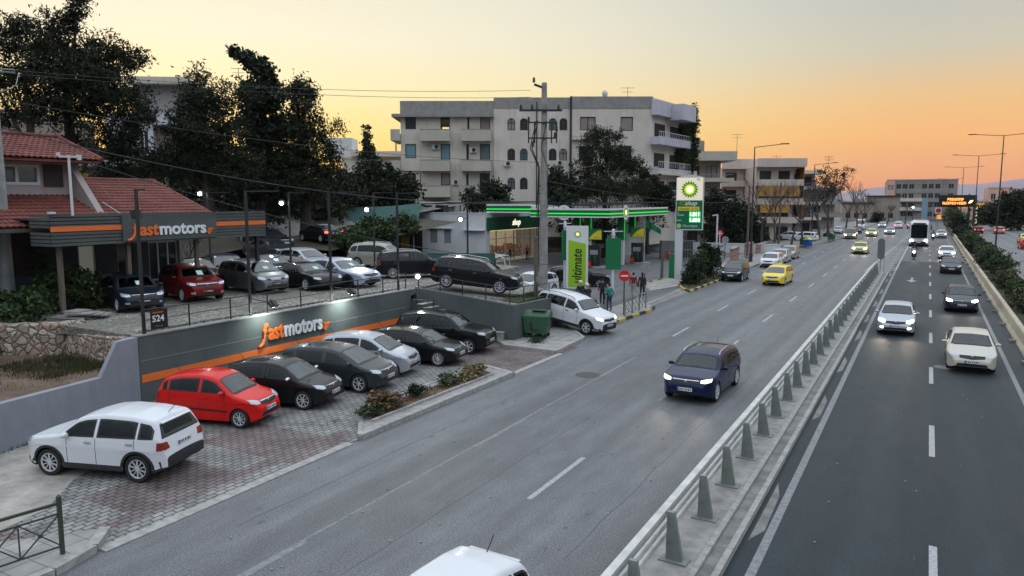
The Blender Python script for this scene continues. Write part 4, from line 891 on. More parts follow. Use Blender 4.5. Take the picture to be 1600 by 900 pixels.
for (lat, f, z, hd, kd, cl, lb, tl_) in ((-17.3, 53, 2.55, -8, 'sedan', 'char', 'dark grey car just right of the sign end, front of the back row', 'off'), (-18.6, 57, 3.0, -10, 'sedan', 'black', 'black car at the back left of the yard behind the dark grey one', 'off'),
                                (-15.6, 60.5, 3.35, 165, 'sedan', 'black', 'black saloon with a lit red tail lamp at the foot of the dirt road', 'on'), (-20.3, 60, 3.3, -10, 'hatch', 'dblue', 'dark hatchback furthest up the slope under the pines', 'off')):
    x, y = cam_frame(lat, f); car('saloon', lb, (x, y, z), R(hd), kd, 4.5, 1.8, 1.44, col=cl, group=GB, lod=1, tails=tl_)

# --- petrol station entrance
car('suv', 'white SUV with black roof rails and lit headlamps leaving the station onto the road', (-15.75, 34.75, .22), R(-11), 'suv', 4.34, 1.82, 1.66, wb=2.67, fo=.82, Rw=.345, col='white', lights='on', clad=True, rails='dark', nsp=6, pitch=R(7.8), beam=6, group=GC)
x, y = cam_frame(1.35, 47.5); car('hatchback', 'white small hatchback with dark lower grille waiting behind the concrete pole', (x, y, .62), R(-98), 'hatch', 3.95, 1.7, 1.5, col='white', lod=1, grille='bar')
x, y = cam_frame(4.9, 54.5); car('estate_car', 'dark estate car half hidden behind the tall lime green sign', (x, y, .3), R(40), 'suv', 4.5, 1.8, 1.5, col='black', lod=1, tails='on', rails='chrome')
# --- driving, left carriageway
car('suv', 'dark blue SUV with lit headlamps driving alone in the middle of the left carriageway', (-6.62, 25.75, .004), R(-91.5), 'suv', 4.25, 1.78, 1.50, wb=2.6, fo=.82, Rw=.34, col='navy', lights='on', nsp=5, rails='chrome', group=GC, beam=16)
car('hatchback', 'white car whose roof enters the picture at the bottom edge', (-5.62, 7.85, .004), R(-92), 'mpv', 3.55, 1.5, 1.46, col='white', group=GC, Rw=.31, belt=(.60, .64))
car('taxi', 'bright yellow taxi nearest to the camera beside the parked white cars', (-10.3, 62.4, .004), R(-92), 'mpv', 4.46, 1.75, 1.49, col='yellow', group=GC, lod=1, taxi=True, lights='off')
car('taxi', 'pale yellow taxi with lit headlamps beyond the end of the guard rail', (-7.2, 103, .004), R(-90), 'sedan', 4.5, 1.8, 1.46, col='palyel', group=GC, lod=1, lights='bright', taxi=True, beam=25)
car('van', 'gold-brown people carrier with lit headlamps near the green bin', (-11.5, 141, .004), R(-90), 'van', 4.9, 1.9, 1.85, col='gold', group=GC, lod=2, lights='bright')
car('taxi', 'small pale yellow taxi with lit headlamps far down the left carriageway', (-8.9, 152, .004), R(-90), 'sedan', 4.5, 1.8, 1.46, col='palyel', group=GC, lod=2, lights='bright', beam=30)
car('saloon', 'white saloon with lit headlamps just left of the hatched area, far away', (-6.3, 162, .004), R(-90), 'sedan', 4.5, 1.8, 1.45, col='blsil', group=GC, lod=2, lights='bright', beam=30)
car('saloon', 'dark car behind the gold-brown people carrier', (-12.3, 164, .004), R(-90), 'sedan', 4.5, 1.8, 1.45, col='dblue', group=GC, lod=2)
car('van', 'white van far away at the left kerb below the bare trees', (-13.2, 186, .004), R(-90), 'van', 5.2, 2.0, 2.3, col='white', group=GC, lod=2)
car('saloon', 'grey saloon far away in the middle of the left carriageway', (-9.5, 200, .004), R(-90), 'sedan', 4.5, 1.8, 1.45, col='silver', group=GC, lod=2, lights='on')
car('hatchback', 'pale hatchback with lights on far away beside the grey saloon', (-6.2, 205, .004), R(-90), 'hatch', 4.2, 1.8, 1.5, col='white', group=GC, lod=2, lights='bright')
for i, (x, lb) in enumerate(((-2.6, 'first'), (0.1, 'second'), (2.4, 'third'))):
    car('saloon', f'distant silver car with red lamps, {lb} of three left of the coach', (x-3.4, 196+4*i, .004), R(90), 'sedan', 4.4, 1.8, 1.45, col='silver', group=GC, lod=2, tails='on')
# --- driving, right carriageway
car('saloon', 'silver saloon with four lit lamps in the inner lane of the right carriageway', (-1.1, 43.0, .004), R(-90), 'sedan', 4.44, 1.71, 1.46, wb=2.53, fo=.93, Rw=.31, col='silver', lights='bright', group=GC, fog=True, beam=34)
car('saloon', 'beige saloon with red seat covers nearest to the camera in the outer lane', (1.80, 35.4, .004), R(-90), 'sedan', 4.52, 1.71, 1.43, wb=2.63, fo=.95, Rw=.305, col='beige', group=GC, seat_mat=M_seatr)
car('saloon', 'black saloon with lit headlamps in the outer lane ahead of the beige one', (2.05, 53.4, .004), R(-90), 'sedan', 4.6, 1.78, 1.45, col='dblue', lights='bright', group=GC, Rw=.32, beam=15)
car('saloon', 'small unlit black saloon in the outer lane right behind the lit black one', (2.1, 80, .004), R(-90), 'sedan', 4.4, 1.72, 1.43, col='black', group=GC, lod=1)
car('saloon', 'white saloon with lit headlamps in the outer lane beside the scooter', (2.1, 99.5, .004), R(-90), 'sedan', 4.4, 1.75, 1.43, col='white', lights='bright', group=GC, lod=1, beam=15)
car('saloon', 'pale silver saloon at the right of the bus, furthest along the outer lane', (2.2, 152, .004), R(-90), 'sedan', 4.4, 1.75, 1.45, col='silver', lights='on', group=GC, lod=2)
# --- parked on the left kerb
car('hatchback', 'black small people carrier parked beside the yellow and black kerb', (-13.85, 63.3, .004), R(-91), 'mpv', 3.6, 1.72, 1.58, col='black', lod=1, group=GD)
car('hatchback', 'white hatchback with dark shield grille, first of the three parked white cars', (-13.55, 78.2, .004), R(-91), 'hatch', 4.3, 1.78, 1.45, col='white', lod=1, group=GD)
car('hatchback', 'silver hatchback in the middle of the three parked pale cars', (-13.7, 84.2, .004), R(-91), 'hatch', 4.1, 1.74, 1.47, col='silver', lod=1, group=GD)
car('hatchback', 'beige hatchback, last of the three parked pale cars', (-13.7, 90.2, .004), R(-91), 'hatch', 4.1, 1.74, 1.5, col='champ', lod=1, group=GD)
car('hatchback', 'white hatchback in the side street behind the bare trees', (-20.2, 132, .0), R(160), 'hatch', 4.0, 1.7, 1.46, col='white', lod=2)
car('pickup_car', 'white car with raised bonnet line beside the blue bin', (-17.4, 128, .0), R(170), 'suv', 4.4, 1.8, 1.6, col='white', lod=2)
for (x, y, lb) in ((-15.6, 146, 'dark car parked under the bare trees behind the green bin'), (-15.2, 158, 'silver car parked under the trees beyond the green bin')):
    car('hatchback', lb, (x, y, .1), R(-88), 'hatch', 4.2, 1.75, 1.46, col='silver' if 'silver' in lb else 'dblue', lod=2)
# --- opposite side
car('taxi', 'yellow taxi at the right edge on the far carriageway', (13.4, 140, .004), R(92), 'sedan', 4.5, 1.8, 1.46, col='palyel', lod=2, group='cars on the far carriageway')
car('hatchback', 'red hatchback at the right edge on the far carriageway', (12.0, 123.5, .004), R(92), 'hatch', 4.1, 1.75, 1.46, col='red', lod=2, group='cars on the far carriageway')
car('hatchback', 'salmon pink car on the far carriageway between the lamp posts', (12.4, 176, .004), R(90), 'hatch', 4.3, 1.78, 1.5, col='pink', lod=2, group='cars on the far carriageway', tails='on')
car('saloon', 'dark red car with lit tail lamps below the message board', (8.9, 176, .004), R(90), 'hatch', 4.2, 1.75, 1.46, col='dred', lod=2, group='cars on the far carriageway', tails='on')
car('van', 'white van parked beyond the far carriageway at the right edge', (24, 205, .03), R(0), 'hatch', 4.4, 1.8, 1.5, col='white', lod=2)

# ================================================================== BUILDING HELPERS
def wall_holes(mb, o_, u, n_, w_, h_, ops, depth=.2, mi=0, mr=None):
    """upright wall from point o_ along unit u, w_ x h_, openings (x0,x1,z0,z1); n_ points inward"""
    mr = mi if mr is None else mr
    xs = sorted({0, w_} | {min(w_, max(0, v)) for q in ops for v in q[:2]}); zs = sorted({0, h_} | {min(h_, max(0, v)) for q in ops for v in q[2:4]})
    P_ = lambda x, z, d=0: (o_[0]+u[0]*x+n_[0]*d, o_[1]+u[1]*x+n_[1]*d, o_[2]+z)
    for a, b_ in zip(xs[:-1], xs[1:]):
        for c_, d in zip(zs[:-1], zs[1:]):
            if b_-a < 1e-5 or d-c_ < 1e-5: continue
            if any(q[0]-1e-6 <= a and b_ <= q[1]+1e-6 and q[2]-1e-6 <= c_ and d <= q[3]+1e-6 for q in ops): continue
            mb.add([P_(a, c_), P_(b_, c_), P_(b_, d), P_(a, d)], [(0, 1, 2, 3)], mi)
    for (a, b_, c_, d) in [q[:4] for q in ops]:
        mb.add([P_(a, c_), P_(b_, c_), P_(b_, d), P_(a, d), P_(a, c_, depth), P_(b_, c_, depth), P_(b_, d, depth), P_(a, d, depth)], [(0, 4, 5, 1), (1, 5, 6, 2), (2, 6, 7, 3), (3, 7, 4, 0)], mr)
def window(parent, o_, u, n_, q, depth=.14, fr=None, gl=None, mull=1, kind='window', fw=.07, sill=False, extra=None):
    """frame and pane set back in an opening"""
    a, b_, c_, d = q[:4]; fr = fr or M_frame; gl = gl or M_glass
    P_ = lambda x, z, k=0: Vector((o_[0]+u[0]*x+n_[0]*(depth+k), o_[1]+u[1]*x+n_[1]*(depth+k), o_[2]+z))
    f = MB()
    for (p, q_) in ((P_(a, c_+fw/2), P_(b_, c_+fw/2)), (P_(a, d-fw/2), P_(b_, d-fw/2)), (P_(a+fw/2, c_+fw), P_(a+fw/2, d-fw)), (P_(b_-fw/2, c_+fw), P_(b_-fw/2, d-fw))): f.bar(p, q_, fw*.9, fw)
    for k in range(mull): x = a+(b_-a)*(k+1)/(mull+1); f.bar(P_(x, c_+fw), P_(x, d-fw), fw*.9, fw)
    wo_ = f.build(kind, fr, parent)
    g = MB(); v = [P_(a+.01, c_+.01, .03), P_(b_-.01, c_+.01, .03), P_(b_-.01, d-.01, .03), P_(a+.01, d-.01, .03)]
    v2 = [p + Vector((n_[0], n_[1], 0))*.02 for p in v]
    g.add(v+v2, [(0, 1, 2, 3), (7, 6, 5, 4), (0, 4, 5, 1), (1, 5, 6, 2), (2, 6, 7, 3), (3, 7, 4, 0)]); g.build('pane', gl, wo_); return wo_
def ac_unit(parent, x, y, z, rz=0):
    q = MB(); q.box((0, 0, 0), (.85, .34, .6)); q.lathe([(.001, 0), (.23, 0), (.25, .02), (.25, .05)], 14, 1, 'y', (.1, -.21, 0)); return q.build('air_conditioner', [M_wm, M_dmetal], parent, (x, y, z), rz)
def roof_antenna(x, y, z, h, label, group='aerials on the roofs'):
    q = MB(); q.bar((0, 0, 0), (0, 0, h), .05)
    for k in range(2):
        zz = h-.1-k*.5; q.bar((-.9+.3*k, 0, zz), (.9-.3*k, 0, zz), .035)
        for i in range(5): q.bar((-.7+.35*i, -.25, zz), (-.7+.35*i, .25, zz), .03)
    return tag(q.build('aerial', M_dmetal, None, (x, y, z), YAW), label, 'aerial', group)

# ================================================================== DEALER: walls, fences, stairs
mb = MB(); mb.b2(-22.6, -22.3, 14.9, 29.6, -.1, 2.24, 0)
rw = empty('retaining_wall', (0, 0, 0), 0, 'dark slate retaining wall with orange stripe behind the lower row of cars', 'wall')
mb.build('wall_panel', M_wallg, rw)
MB().b2(-22.3, -22.285, 14.95, 29.55, .70, .96).build('orange_stripe', M_orange, rw); MB().b2(-22.3, -22.288, 14.95, 29.55, 1.415, 1.435).build('groove_line', M_grey, rw)
MB().b2(-22.63, -22.27, 14.88, 29.62, 2.24, 2.285).build('wall_cap', M_conc, rw)
def logo(parent, x, y0, y1, yg, zb, xh, ext, fscale=1):
    """the dealer's two-colour word, letters standing off the board"""
    rot = (R(90), 0, R(90)); wf = (y1-y0)*.365; wm_ = (y1-y0)*.635
    sz = xh/.55; g = empty('logo', (0, 0, 0)); g.parent = parent
    def fit(body, m_, y, z, width, size, shear):
        key = (body, size, m_.name); o = text(body, size, m_, g, (x, y, z), rot, bold=.028*size, shear=shear, ext=ext)
        tw = textw(o.data); o.scale = (width/tw, 1, 1); return o
    fit('f', M_orange, y0+.1*wf, zb, wf*.24, sz*1.05, .25)
    q = MB(); q.tube([(0, y0+.17*wf, zb+.06), (0, y0+.11*wf, zb-xh*.22), (0, y0+.02*wf, zb-xh*.42), (0, y0-.06*wf, zb-xh*.44)], sz*.068, 6); q.build('lettering', M_orange, g, (x, 0, 0))
    fit('ast', M_orange, y0+.34*wf, zb, wf*.66, sz, .12); fit('motors', M_inkw, y1-wm_+.02, zb, wm_, sz, 0); fit('.gr', M_orange, y1+.03, zb+.02, yg-y1-.03, sz*.52, .15)
logo(rw, -22.24, 19.9, 23.25, 23.72, 1.27, .48, .035)
mb = MB()
for (p0, p1, z0, z1) in (((-20.2, 6.0), (-21.86, 13.3), 1.42, 1.27),): 
    mb.prism([(p0[0], p0[1]), (p1[0], p1[1]), (p1[0]-.25, p1[1]+.05), (p0[0]-.25, p0[1]+.05)], -.1, [z0, z1, z1, z0])
mb.prism([(-21.86, 13.302), (-22.1, 14.05), (-22.35, 14.1), (-22.11, 13.352)], -.1, [1.27, 2.24, 2.24, 1.27]); mb.prism([(-22.1, 14.052), (-22.3, 14.88), (-22.6, 14.9), (-22.35, 14.102)], -.1, 2.24)
tag(mb.build('front_wall', M_wallb), 'blue-grey rendered wall stepping up to the corner behind the white SUV', 'wall')
# stone walls
def stone_wall(pts, tops, wd, name, label):
    mb = MB(); rows = []
    P2 = []
    for i in range(len(pts)-1):
        for k in range(6): P2.append((pts[i][0]+(pts[i+1][0]-pts[i][0])*k/6, pts[i][1]+(pts[i+1][1]-pts[i][1])*k/6, tops[i]+(tops[i+1]-tops[i])*k/6))
    P2.append((*pts[-1], tops[-1])); n_ = len(P2)
    def nrm(i):
        a, b_ = P2[max(i-1, 0)], P2[min(i+1, n_-1)]; d = Vector((b_[0]-a[0], b_[1]-a[1])).normalized(); return Vector((d.y, -d.x))
    out = []
    for s_, e in ((1, 0), (1, 1), (-1, 1), (-1, 0)):
        out.append([])
    prof = [(.5, 0), (.5, .25), (.5, .5), (.5, .75), (.48, .96), (.38, 1), (-.38, 1), (-.48, .96), (-.5, 0)]
    rows = []
    for (o_, q) in prof:
        r_ = []
        for i, p in enumerate(P2):
            nn = nrm(i); j = .035*noise.noise(Vector((p[0]*2.2, p[1]*2.2, q*4))); z = .9 + (p[2]-.9)*q + (.05*noise.noise(Vector((p[0]*3, p[1]*3, 2))) if q > .9 else 0)
            r_.append((p[0]+nn.x*(o_*wd+j), p[1]+nn.y*(o_*wd+j), z))
        rows.append(r_)
    mb.grid(rows); a = len(mb.v); mb.v += [r_[0] for r_ in rows] + [r_[-1] for r_ in rows]; k = len(rows)
    mb.f.append(tuple(range(a, a+k))); mb.m.append(0); mb.f.append(tuple(range(a+2*k-1, a+k-1, -1))); mb.m.append(0)
    return tag(mb.build(name, M_stonew), label, 'wall')
stone_wall([(-34, 12.6), (-31, 13.4), (-28.6, 14.15), (-27.3, 14.9), (-26.9, 15.9)], [2.3, 2.3, 2.28, 2.3, 2.32], .42, 'stone_wall', 'curved stone wall with pale mortar in front of the shrubs, left edge')
stone_wall([(-26.85, 15.35), (-25.2, 15.2), (-23.7, 15.05), (-22.75, 14.95)], [2.02, 2.04, 2.12, 2.16], .35, 'stone_wall', 'lower straight stone wall ending at the blue-grey wall')
fp = empty('flagstones', (-27.9, 16.3, 2.22), .5, 'stack of loose flat stone slabs on the stone wall top', 'stones')
for k in range(6): MB().box((random.uniform(-.3, .4), random.uniform(-.15, .2), .03+.055*k), (1.5-.18*k+random.random()*.3, .7, .045), random.uniform(-.2, .2)).build('slab', M_conc, fp)
# fence on the wall
def rail_fence(name, label, pts, h, gap, m_, bars=2, r_=.02, tops=None):
    root = empty(name, pts[0], 0, label, 'fence'); o0 = Vector(pts[0]); q = MB()
    for a, b_ in zip(pts[:-1], pts[1:]):
        a, b_ = Vector(a)-o0, Vector(b_)-o0
        for k in range(bars): dz = Vector((0, 0, h - k*(h-.12)/max(1, bars-1))); q.tube([a+dz, b_+dz], r_ if k == 0 else r_*.7, 6)
    q.build('rails', m_, root)
    for a, b_ in zip(pts[:-1], pts[1:]):
        a, b_ = Vector(a)-o0, Vector(b_)-o0; n_ = max(1, round((b_-a).length/gap))
        for i in range(n_+(1 if b_+o0 == Vector(pts[-1]) else 0)): p = a+(b_-a)*i/n_; MB().bar(p, p+Vector((0, 0, h)), .04).build('post', m_, root)
    return root
rail_fence('yard_fence', 'thin dark rail fence along the top of the retaining wall', [(-22.45, 15.2, 2.26), (-22.45, 29.4, 2.26)], .82, 1.75, M_dmetal, 3)
rail_fence('slope_fence', 'thin dark rail fence sloping beside the black estate above the stairs', [(-22.3, 30.25, 2.26), (-17.0, 30.25, 1.8), (-17.0, 35.8, 1.6)], .75, 1.5, M_dmetal, 2)
# grass tufts along wall tops and cracks
def tufts(name, spots, n_, size, m_, spread, label='low grass and weeds', up=1.0, kind='stuff'):
    vs = []; fs = []
    for (x, y, z) in spots:
        for k in range(n_):
            px, py = x+random.gauss(0, spread), y+random.gauss(0, spread); a = random.random()*6.28; s = size*random.uniform(.5, 1.2); c_, s_ = math.cos(a), math.sin(a); ln = random.uniform(-.5, .5)*s
            i = len(vs); vs += [(px-c_*s*.12, py-s_*s*.12, z), (px+c_*s*.12, py+s_*s*.12, z), (px+ln*s_+.02, py+ln*c_, z+s*up)]; fs.append((i, i+1, i+2))
    mb = MB(); mb.add(vs, fs); return tag(mb.build(name, m_), label, 'grass', kind=kind)
tufts('weeds', [(-22.75-.12*random.random(), 15.4+i*.16, 2.24) for i in range(86)], 22, .10, L_olive, .12)
tufts('weeds', [(-17.6-random.random()*1.0, 31.3+random.random()*4.6, 1.70) for i in range(70)], 30, .13, L_bush, .2)
tufts('weeds', [(-23.2-random.random()*3.2, 12.6+random.random()*2.2, 1.22) for i in range(120)], 26, .16, leafm('grass_leaf', (.035, .045, .018), (.085, .08, .04)), .22)
tufts('dry_grass', [(-22.6-random.random()*4, 8+random.random()*5, 1.24) for i in range(60)], 16, .10, L_dry, .3)
tufts('weeds', [(-21.6+.25*math.sin(i), 9.0+i*.08, .02) for i in range(60)], 24, .12, L_bush, .18)
tufts('weeds', [(-15.7+random.random()*.4-i*.02, 29.9+.05*i, .12) for i in range(40)], 14, .16, L_bush, .12)
# stair wall and stairs
mb = MB(); mb.prism([(-22.2, 30.05), (-16.95, 30.05), (-16.95, 30.3), (-22.2, 30.3)], -.1, [2.3, 1.80, 1.80, 2.3]); mb.prism([(-16.949, 30.05), (-16.7, 30.05), (-16.7, 36.1), (-16.949, 36.1)], -.1, [1.78, 1.78, 1.62, 1.62])
tag(mb.build('stair_wall', M_wallg), 'dark slate side wall sloping down beside the stairs, below the black estate', 'wall')
mb = MB(); mb.b2(-22.3, -21.5, 29.62, 30.04, -.1, 1.75)
for k in range(9): mb.b2(-21.5+k*.34, -21.5+(k+1)*.34-.003, 29.05, 30.04, -.1, 1.62-k*.17)
st_ = empty('stairs', (0, 0, 0), 0, 'narrow concrete stairs between the lower bay and the yard', 'stairs'); mb.build('stair_body', M_wallg, st_)
for k in range(9): MB().b2(-21.5+k*.34, -21.5+(k+1)*.34-.02, 29.02, 30.04, 1.623-k*.17, 1.66-k*.17).build('tread', M_conc, st_)
q = MB(); q.tube([(-21.6, 29.1, 2.5), (-18.5, 29.1, .95)], .02, 6); q.tube([(-21.6, 29.1, 2.1), (-18.5, 29.1, .55)], .014, 6)
for k in range(4): x = -21.6+k*1.03; q.bar((x, 29.1, 1.6-k*.5), (x, 29.1, 2.5-k*.515), .03)
q.build('handrail', M_dmetal, st_)
tag(MB().box((-18.0, 29.7, .17), (.3, .3, .3)).box((-18.0, 29.7, .33), (.34, .34, .03)).build('bollard_block', M_orange), 'small orange painted block at the foot of the stairs', 'block')
tag(MB().box((0, 0, .2), (.35, .3, .4)).box((0, 0, .41), (.4, .35, .03)).build('utility_box', M_conc, None, (-17.3, 29.8, .1)), 'small pale utility box at the foot of the slate wall', 'box')

# yard lighting poles
def flood(parent, loc, rz, tilt, on=True, power=120, name='floodlight', sc=1):
    f = empty('floodlight', loc, rz); f.parent = parent; f.rotation_euler = (0, tilt, rz); f.name = 'floodlight'
    MB().box((-.06, 0, 0), (.08*sc, .36*sc, .28*sc)).box((-.11, 0, 0), (.05, .1, .34*sc)).build('housing', M_black, f)
    _fl = MB(); _fl.lathe([(.001, -.01), (.085, -.01), (.10, -.04)], 14, 0, 'y'); _fl.build('lens', mat('flood_on', (.9, .9, .9), emit=(.93, .98, 1), es=45) if on else M_glass, f, (0, 0, 0), R(-90) + R(180))
    if on:
        ld = bpy.data.lights.new('flood', 'SPOT'); ld.energy = power; ld.spot_size = R(130); ld.spot_blend = .7; ld.color = (.90, 1, .95); ld.shadow_soft_size = .15
        lo_ = link('flood', ld, f, (.03, 0, 0), (0, R(-90), 0))
    return f
def lamp_pole(loc, h, arm, label, group='thin poles on the gravel yard', base_h=0):
    p = empty('lamp_pole', loc, 0, label, 'pole', group)
    MB().bar((0, 0, -base_h), (0, 0, h), .085).build('pole', M_dmetal, p); MB().bar((0, 0, h-.04), (arm[0], arm[1], h-.02), .05).build('arm', M_dmetal, p); return p
ax, ay = .95, .75
p1_ = lamp_pole((-22.48, 15.25, 2.2), 4.85, (.02, .3), 'dark pole at the wall corner carrying the number sign'); 
sg = MB(); sg.box((0, 0, 0), (.03, .62, .64)); so_ = sg.build('number_sign', M_black, p1_, (.22, .42, .55))
text('524', .30, M_inkw, so_, (.017, -.27, -.08), (R(90), 0, R(90)), bold=.006, ext=.002); text('fastmotors', .09, M_orange, so_, (.017, -.24, .2), (R(90), 0, R(90)), bold=.002, ext=.002); text('motors.gr', .075, M_grey, so_, (.017, -.18, -.25), (R(90), 0, R(90)), ext=.002)
flood(p1_, (-.25, .1, 4.0), R(180), .3, on=False)
p2_ = lamp_pole((-22.48, 19.7, 2.2), 4.85, (ax, ay), 'dark pole in front of the grey hatchback with a lit lamp arm low down')
MB().bar((0, 0, .75), (.75, .25, .62), .03).build('lamp_arm', M_dmetal, p2_); f_ = flood(p2_, (.85, .3, .52), R(180), R(50), on=True, power=170);  # this lamp is switched on and washes the wall sign
p3_ = lamp_pole((-22.48, 24.15, 2.2), 4.85, (ax, ay), 'dark pole in front of the sports car with a lit lamp arm low down')
MB().bar((0, 0, .75), (.75, .25, .62), .03).build('lamp_arm', M_dmetal, p3_); f_ = flood(p3_, (.85, .3, .50), R(180), R(50), on=True, power=230)
p4_ = lamp_pole((-22.48, 28.85, 2.2), 4.85, (ax, ay), 'dark pole at the stair end of the retaining wall')
MB().bar((0, 0, .75), (.3, .75, .8), .03).build('lamp_arm', M_dmetal, p4_); flood(p4_, (.55, .85, .72), R(-55), .15, on=True, power=90)
for (X_, Y_, dl, lb, z_, pw) in ((-37.1, 29.7, (-.4, -.2, 4.85), 'back yard pole behind the tiled roof with the leftmost lit lamp', 2.2, 260), (-32.9, 32.0, (-.35, -.25, 4.3), 'back yard pole above the grey car beside the sign end, lamp lit', 2.2, 260),
                              (-29.2, 35.2, (-.35, -.2, 3.9), 'back yard pole above the champagne SUV, lamp lit', 2.2, 260), (-24.8, 38.8, (-.4, -.2, 3.4), 'back yard pole before the white station building, lamp lit', 2.1, 220)):
    p_ = lamp_pole((X_, Y_, z_), 4.95, (ax, ay), lb); MB().bar((0, 0, dl[2]+.05), (dl[0]*.9, dl[1]*.9, dl[2]), .03).build('lamp_arm', M_dmetal, p_); flood(p_, dl, R(-62), .35, power=pw)
lamp_pole((-21.5, 27.6, 2.2), 0.01, (0, 0), 'x') if False else None

# ------------------------------------------------------------------ dealer fascia and house
cn = empty('sign_canopy', (-28.5, 15.8, 2.2), 0, 'long slatted slate fascia with orange stripe and dealer name in front of the house', 'canopy')
def cb(name, m_, x0, x1, y0, y1, z0, z1): return MB().b2(x0+28.5, x1+28.5, y0-15.8, y1-15.8, z0-2.2, z1-2.2).build(name, m_, cn)
mb = MB()
for k in range(9):
    z = 4.95 + k*.137
    if k in (4,): continue
    mb.b2(0, .03, 0, 10.3, z-2.2, z+.105-2.2)
    mb.b2(-1.3, 0, -.03, 0, z-2.2, z+.105-2.2)
mb.build('slats', M_slat, cn); cb('stripe', M_orange, -28.5, -28.455, 15.8, 26.1, 5.50, 5.69); cb('back_board', M_dmetal, -28.56, -28.51, 15.85, 26.05, 4.95, 6.12)
cb('name_board', M_slat, -28.46, -28.40, 18.6, 23.15, 5.02, 6.08); logo(cn, .13, 18.85-15.8, 22.53-15.8, 22.95-15.8, 5.24-2.2, .40, .02)
cb('canopy_roof', M_dmetal, -32.5, -28.57, 15.85, 26.0, 5.9, 5.98)
for (y, m_) in ((16.2, M_wood), (19.0, M_wood), (22.3, M_wood), (25.8, M_dmetal)): cb('column', m_, -28.95, -28.8, y, y+.16, 2.2, 5.9)
cb('lamp', M_wm, -28.62, -28.4, 15.8, 16.0, 6.17, 6.25)

hs = empty('house', (-32.6, 14, 2.2), 0, 'two-storey dealer house with red tiled roofs and dark slate walls at the left edge', 'house')
def hb(name, m_, x0, x1, y0, y1, z0, z1): return MB().b2(x0+32.6, x1+32.6, y0-14, y1-14, z0-2.2, z1-2.2).build(name, m_, hs)
mb = MB(); ops = [(3.0, 4.18, 1.35, 2.95), (10.6-3.4, 10.6-2.6, .1, 2.5), (9.0, 9.75, .05, 2.5), (10.6, 12.2, .6, 2.5)]   # wall facing +X from y=12 to 26
wall_holes(mb, (0, -2, 0), (0, 1, 0), (-1, 0, 0), 12.3, 3.4, ops); mb.b2(-9, -.22, -2, 10.3, 0, 3.4); mb.add([(0, 10.3, 0), (-.22, 10.3, 0), (-.22, 10.3, 3.4), (0, 10.3, 3.4)], [(0, 1, 2, 3)]); mb.add([(0, -2, 0), (-.22, -2, 0), (-.22, -2, 3.4), (0, -2, 3.4)], [(3, 2, 1, 0)]); mb.build('wall', M_housed, hs)
wn = window(hs, (0, -2, 0), (0, 1, 0), (-1, 0, 0), ops[0], .0, M_wframe, M_cgl, 1, fw=.12)
for z_ in (2.95, 1.28): MB().b2(.0, .06, .85, 2.4, z_, z_+.12).build('window_trim', M_orange, hs)
sh = MB(); sh.b2(.02, .07, 2.24, 3.35, 1.35, 2.95)
for k in range(18): sh.b2(.07, .085, 2.30, 3.29, 1.42+k*.084, 1.46+k*.084)
sh.build('shutter', M_brown, hs)
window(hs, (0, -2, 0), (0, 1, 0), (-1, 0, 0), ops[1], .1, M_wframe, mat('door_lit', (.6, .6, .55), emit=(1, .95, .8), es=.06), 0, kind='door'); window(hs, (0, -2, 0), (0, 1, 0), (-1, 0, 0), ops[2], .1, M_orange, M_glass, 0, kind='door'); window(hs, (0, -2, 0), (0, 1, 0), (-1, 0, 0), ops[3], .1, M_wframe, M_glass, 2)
def tiles(name, x0, z0, x1, z1, y0, y1, parent, ox, oy, oz, yfun=None, step=.36, per=.235):
    """rows of curved roof tiles from the eave (x0,z0) up to (x1,z1)"""
    L_ = math.hypot(x1-x0, z1-z0); nrow = int(L_/step); nrm_ = Vector((-(z1-z0), 0, (x1-x0))).normalized()
    if nrm_.z < 0: nrm_ = -nrm_
    mb = MB(); ncol = int((y1-y0)/per*6)
    for r_ in range(nrow):
        A = []; B = []
        t0, t1 = r_/nrow, (r_+1.12)/nrow
        yb = y1 if yfun is None else yfun(t0)
        for c_ in range(ncol+1):
            y = y0 + (yb-y0)*c_/ncol; ph = (y-y0)/per*2*math.pi; s = abs(math.sin(ph/2))*.055 + .006*noise.noise(Vector((y*1.5, r_, 0)))
            A.append((x0+(x1-x0)*t0+nrm_.x*(s+.055)-ox, y-oy, z0+(z1-z0)*t0+nrm_.z*(s+.055)-oz)); B.append((x0+(x1-x0)*min(1, t1)+nrm_.x*(s+.012)-ox, y-oy, z0+(z1-z0)*min(1, t1)+nrm_.z*(s+.012)-oz))
        F_ = [(p[0]-nrm_.x*.055, p[1], p[2]-nrm_.z*.055) for p in A]; mb.grid([F_, A]); mb.grid([A, B])
    return mb.build(name, M_tile, parent, smooth=True, ang=50)
O = (32.6, 14, 2.2)
tiles('lower_roof', -30.3, 5.62, -35.6, 7.62, 9, 25.2, hs, -32.6, 14, 2.2, lambda t_: 25.2)
tiles('back_roof', -40.9, 5.62, -35.6, 7.62, 9, 25.2, hs, -32.6, 14, 2.2, lambda t_: 25.2, step=.7, per=.47)
mb = MB(); mb.add([(2.3-.1, 11.15, 3.38), (-3.0, 11.15, 5.38), (-8.3, 11.15, 3.38)], [(0, 1, 2)]); mb.b2(-8.4, 2.3, -4.9, 11.1, 3.25, 3.40); mb.build('eaves', M_wood, hs)
q = MB(); q.tube([(-3.0, y, 5.47) for y in (-5, 0, 5, 11.25)], .11, 8); q.tube([(2.35, 11.2, 3.44), (-3.0, 11.2, 5.46)], .10, 8)
q.build('ridge_tiles', M_tile, hs)
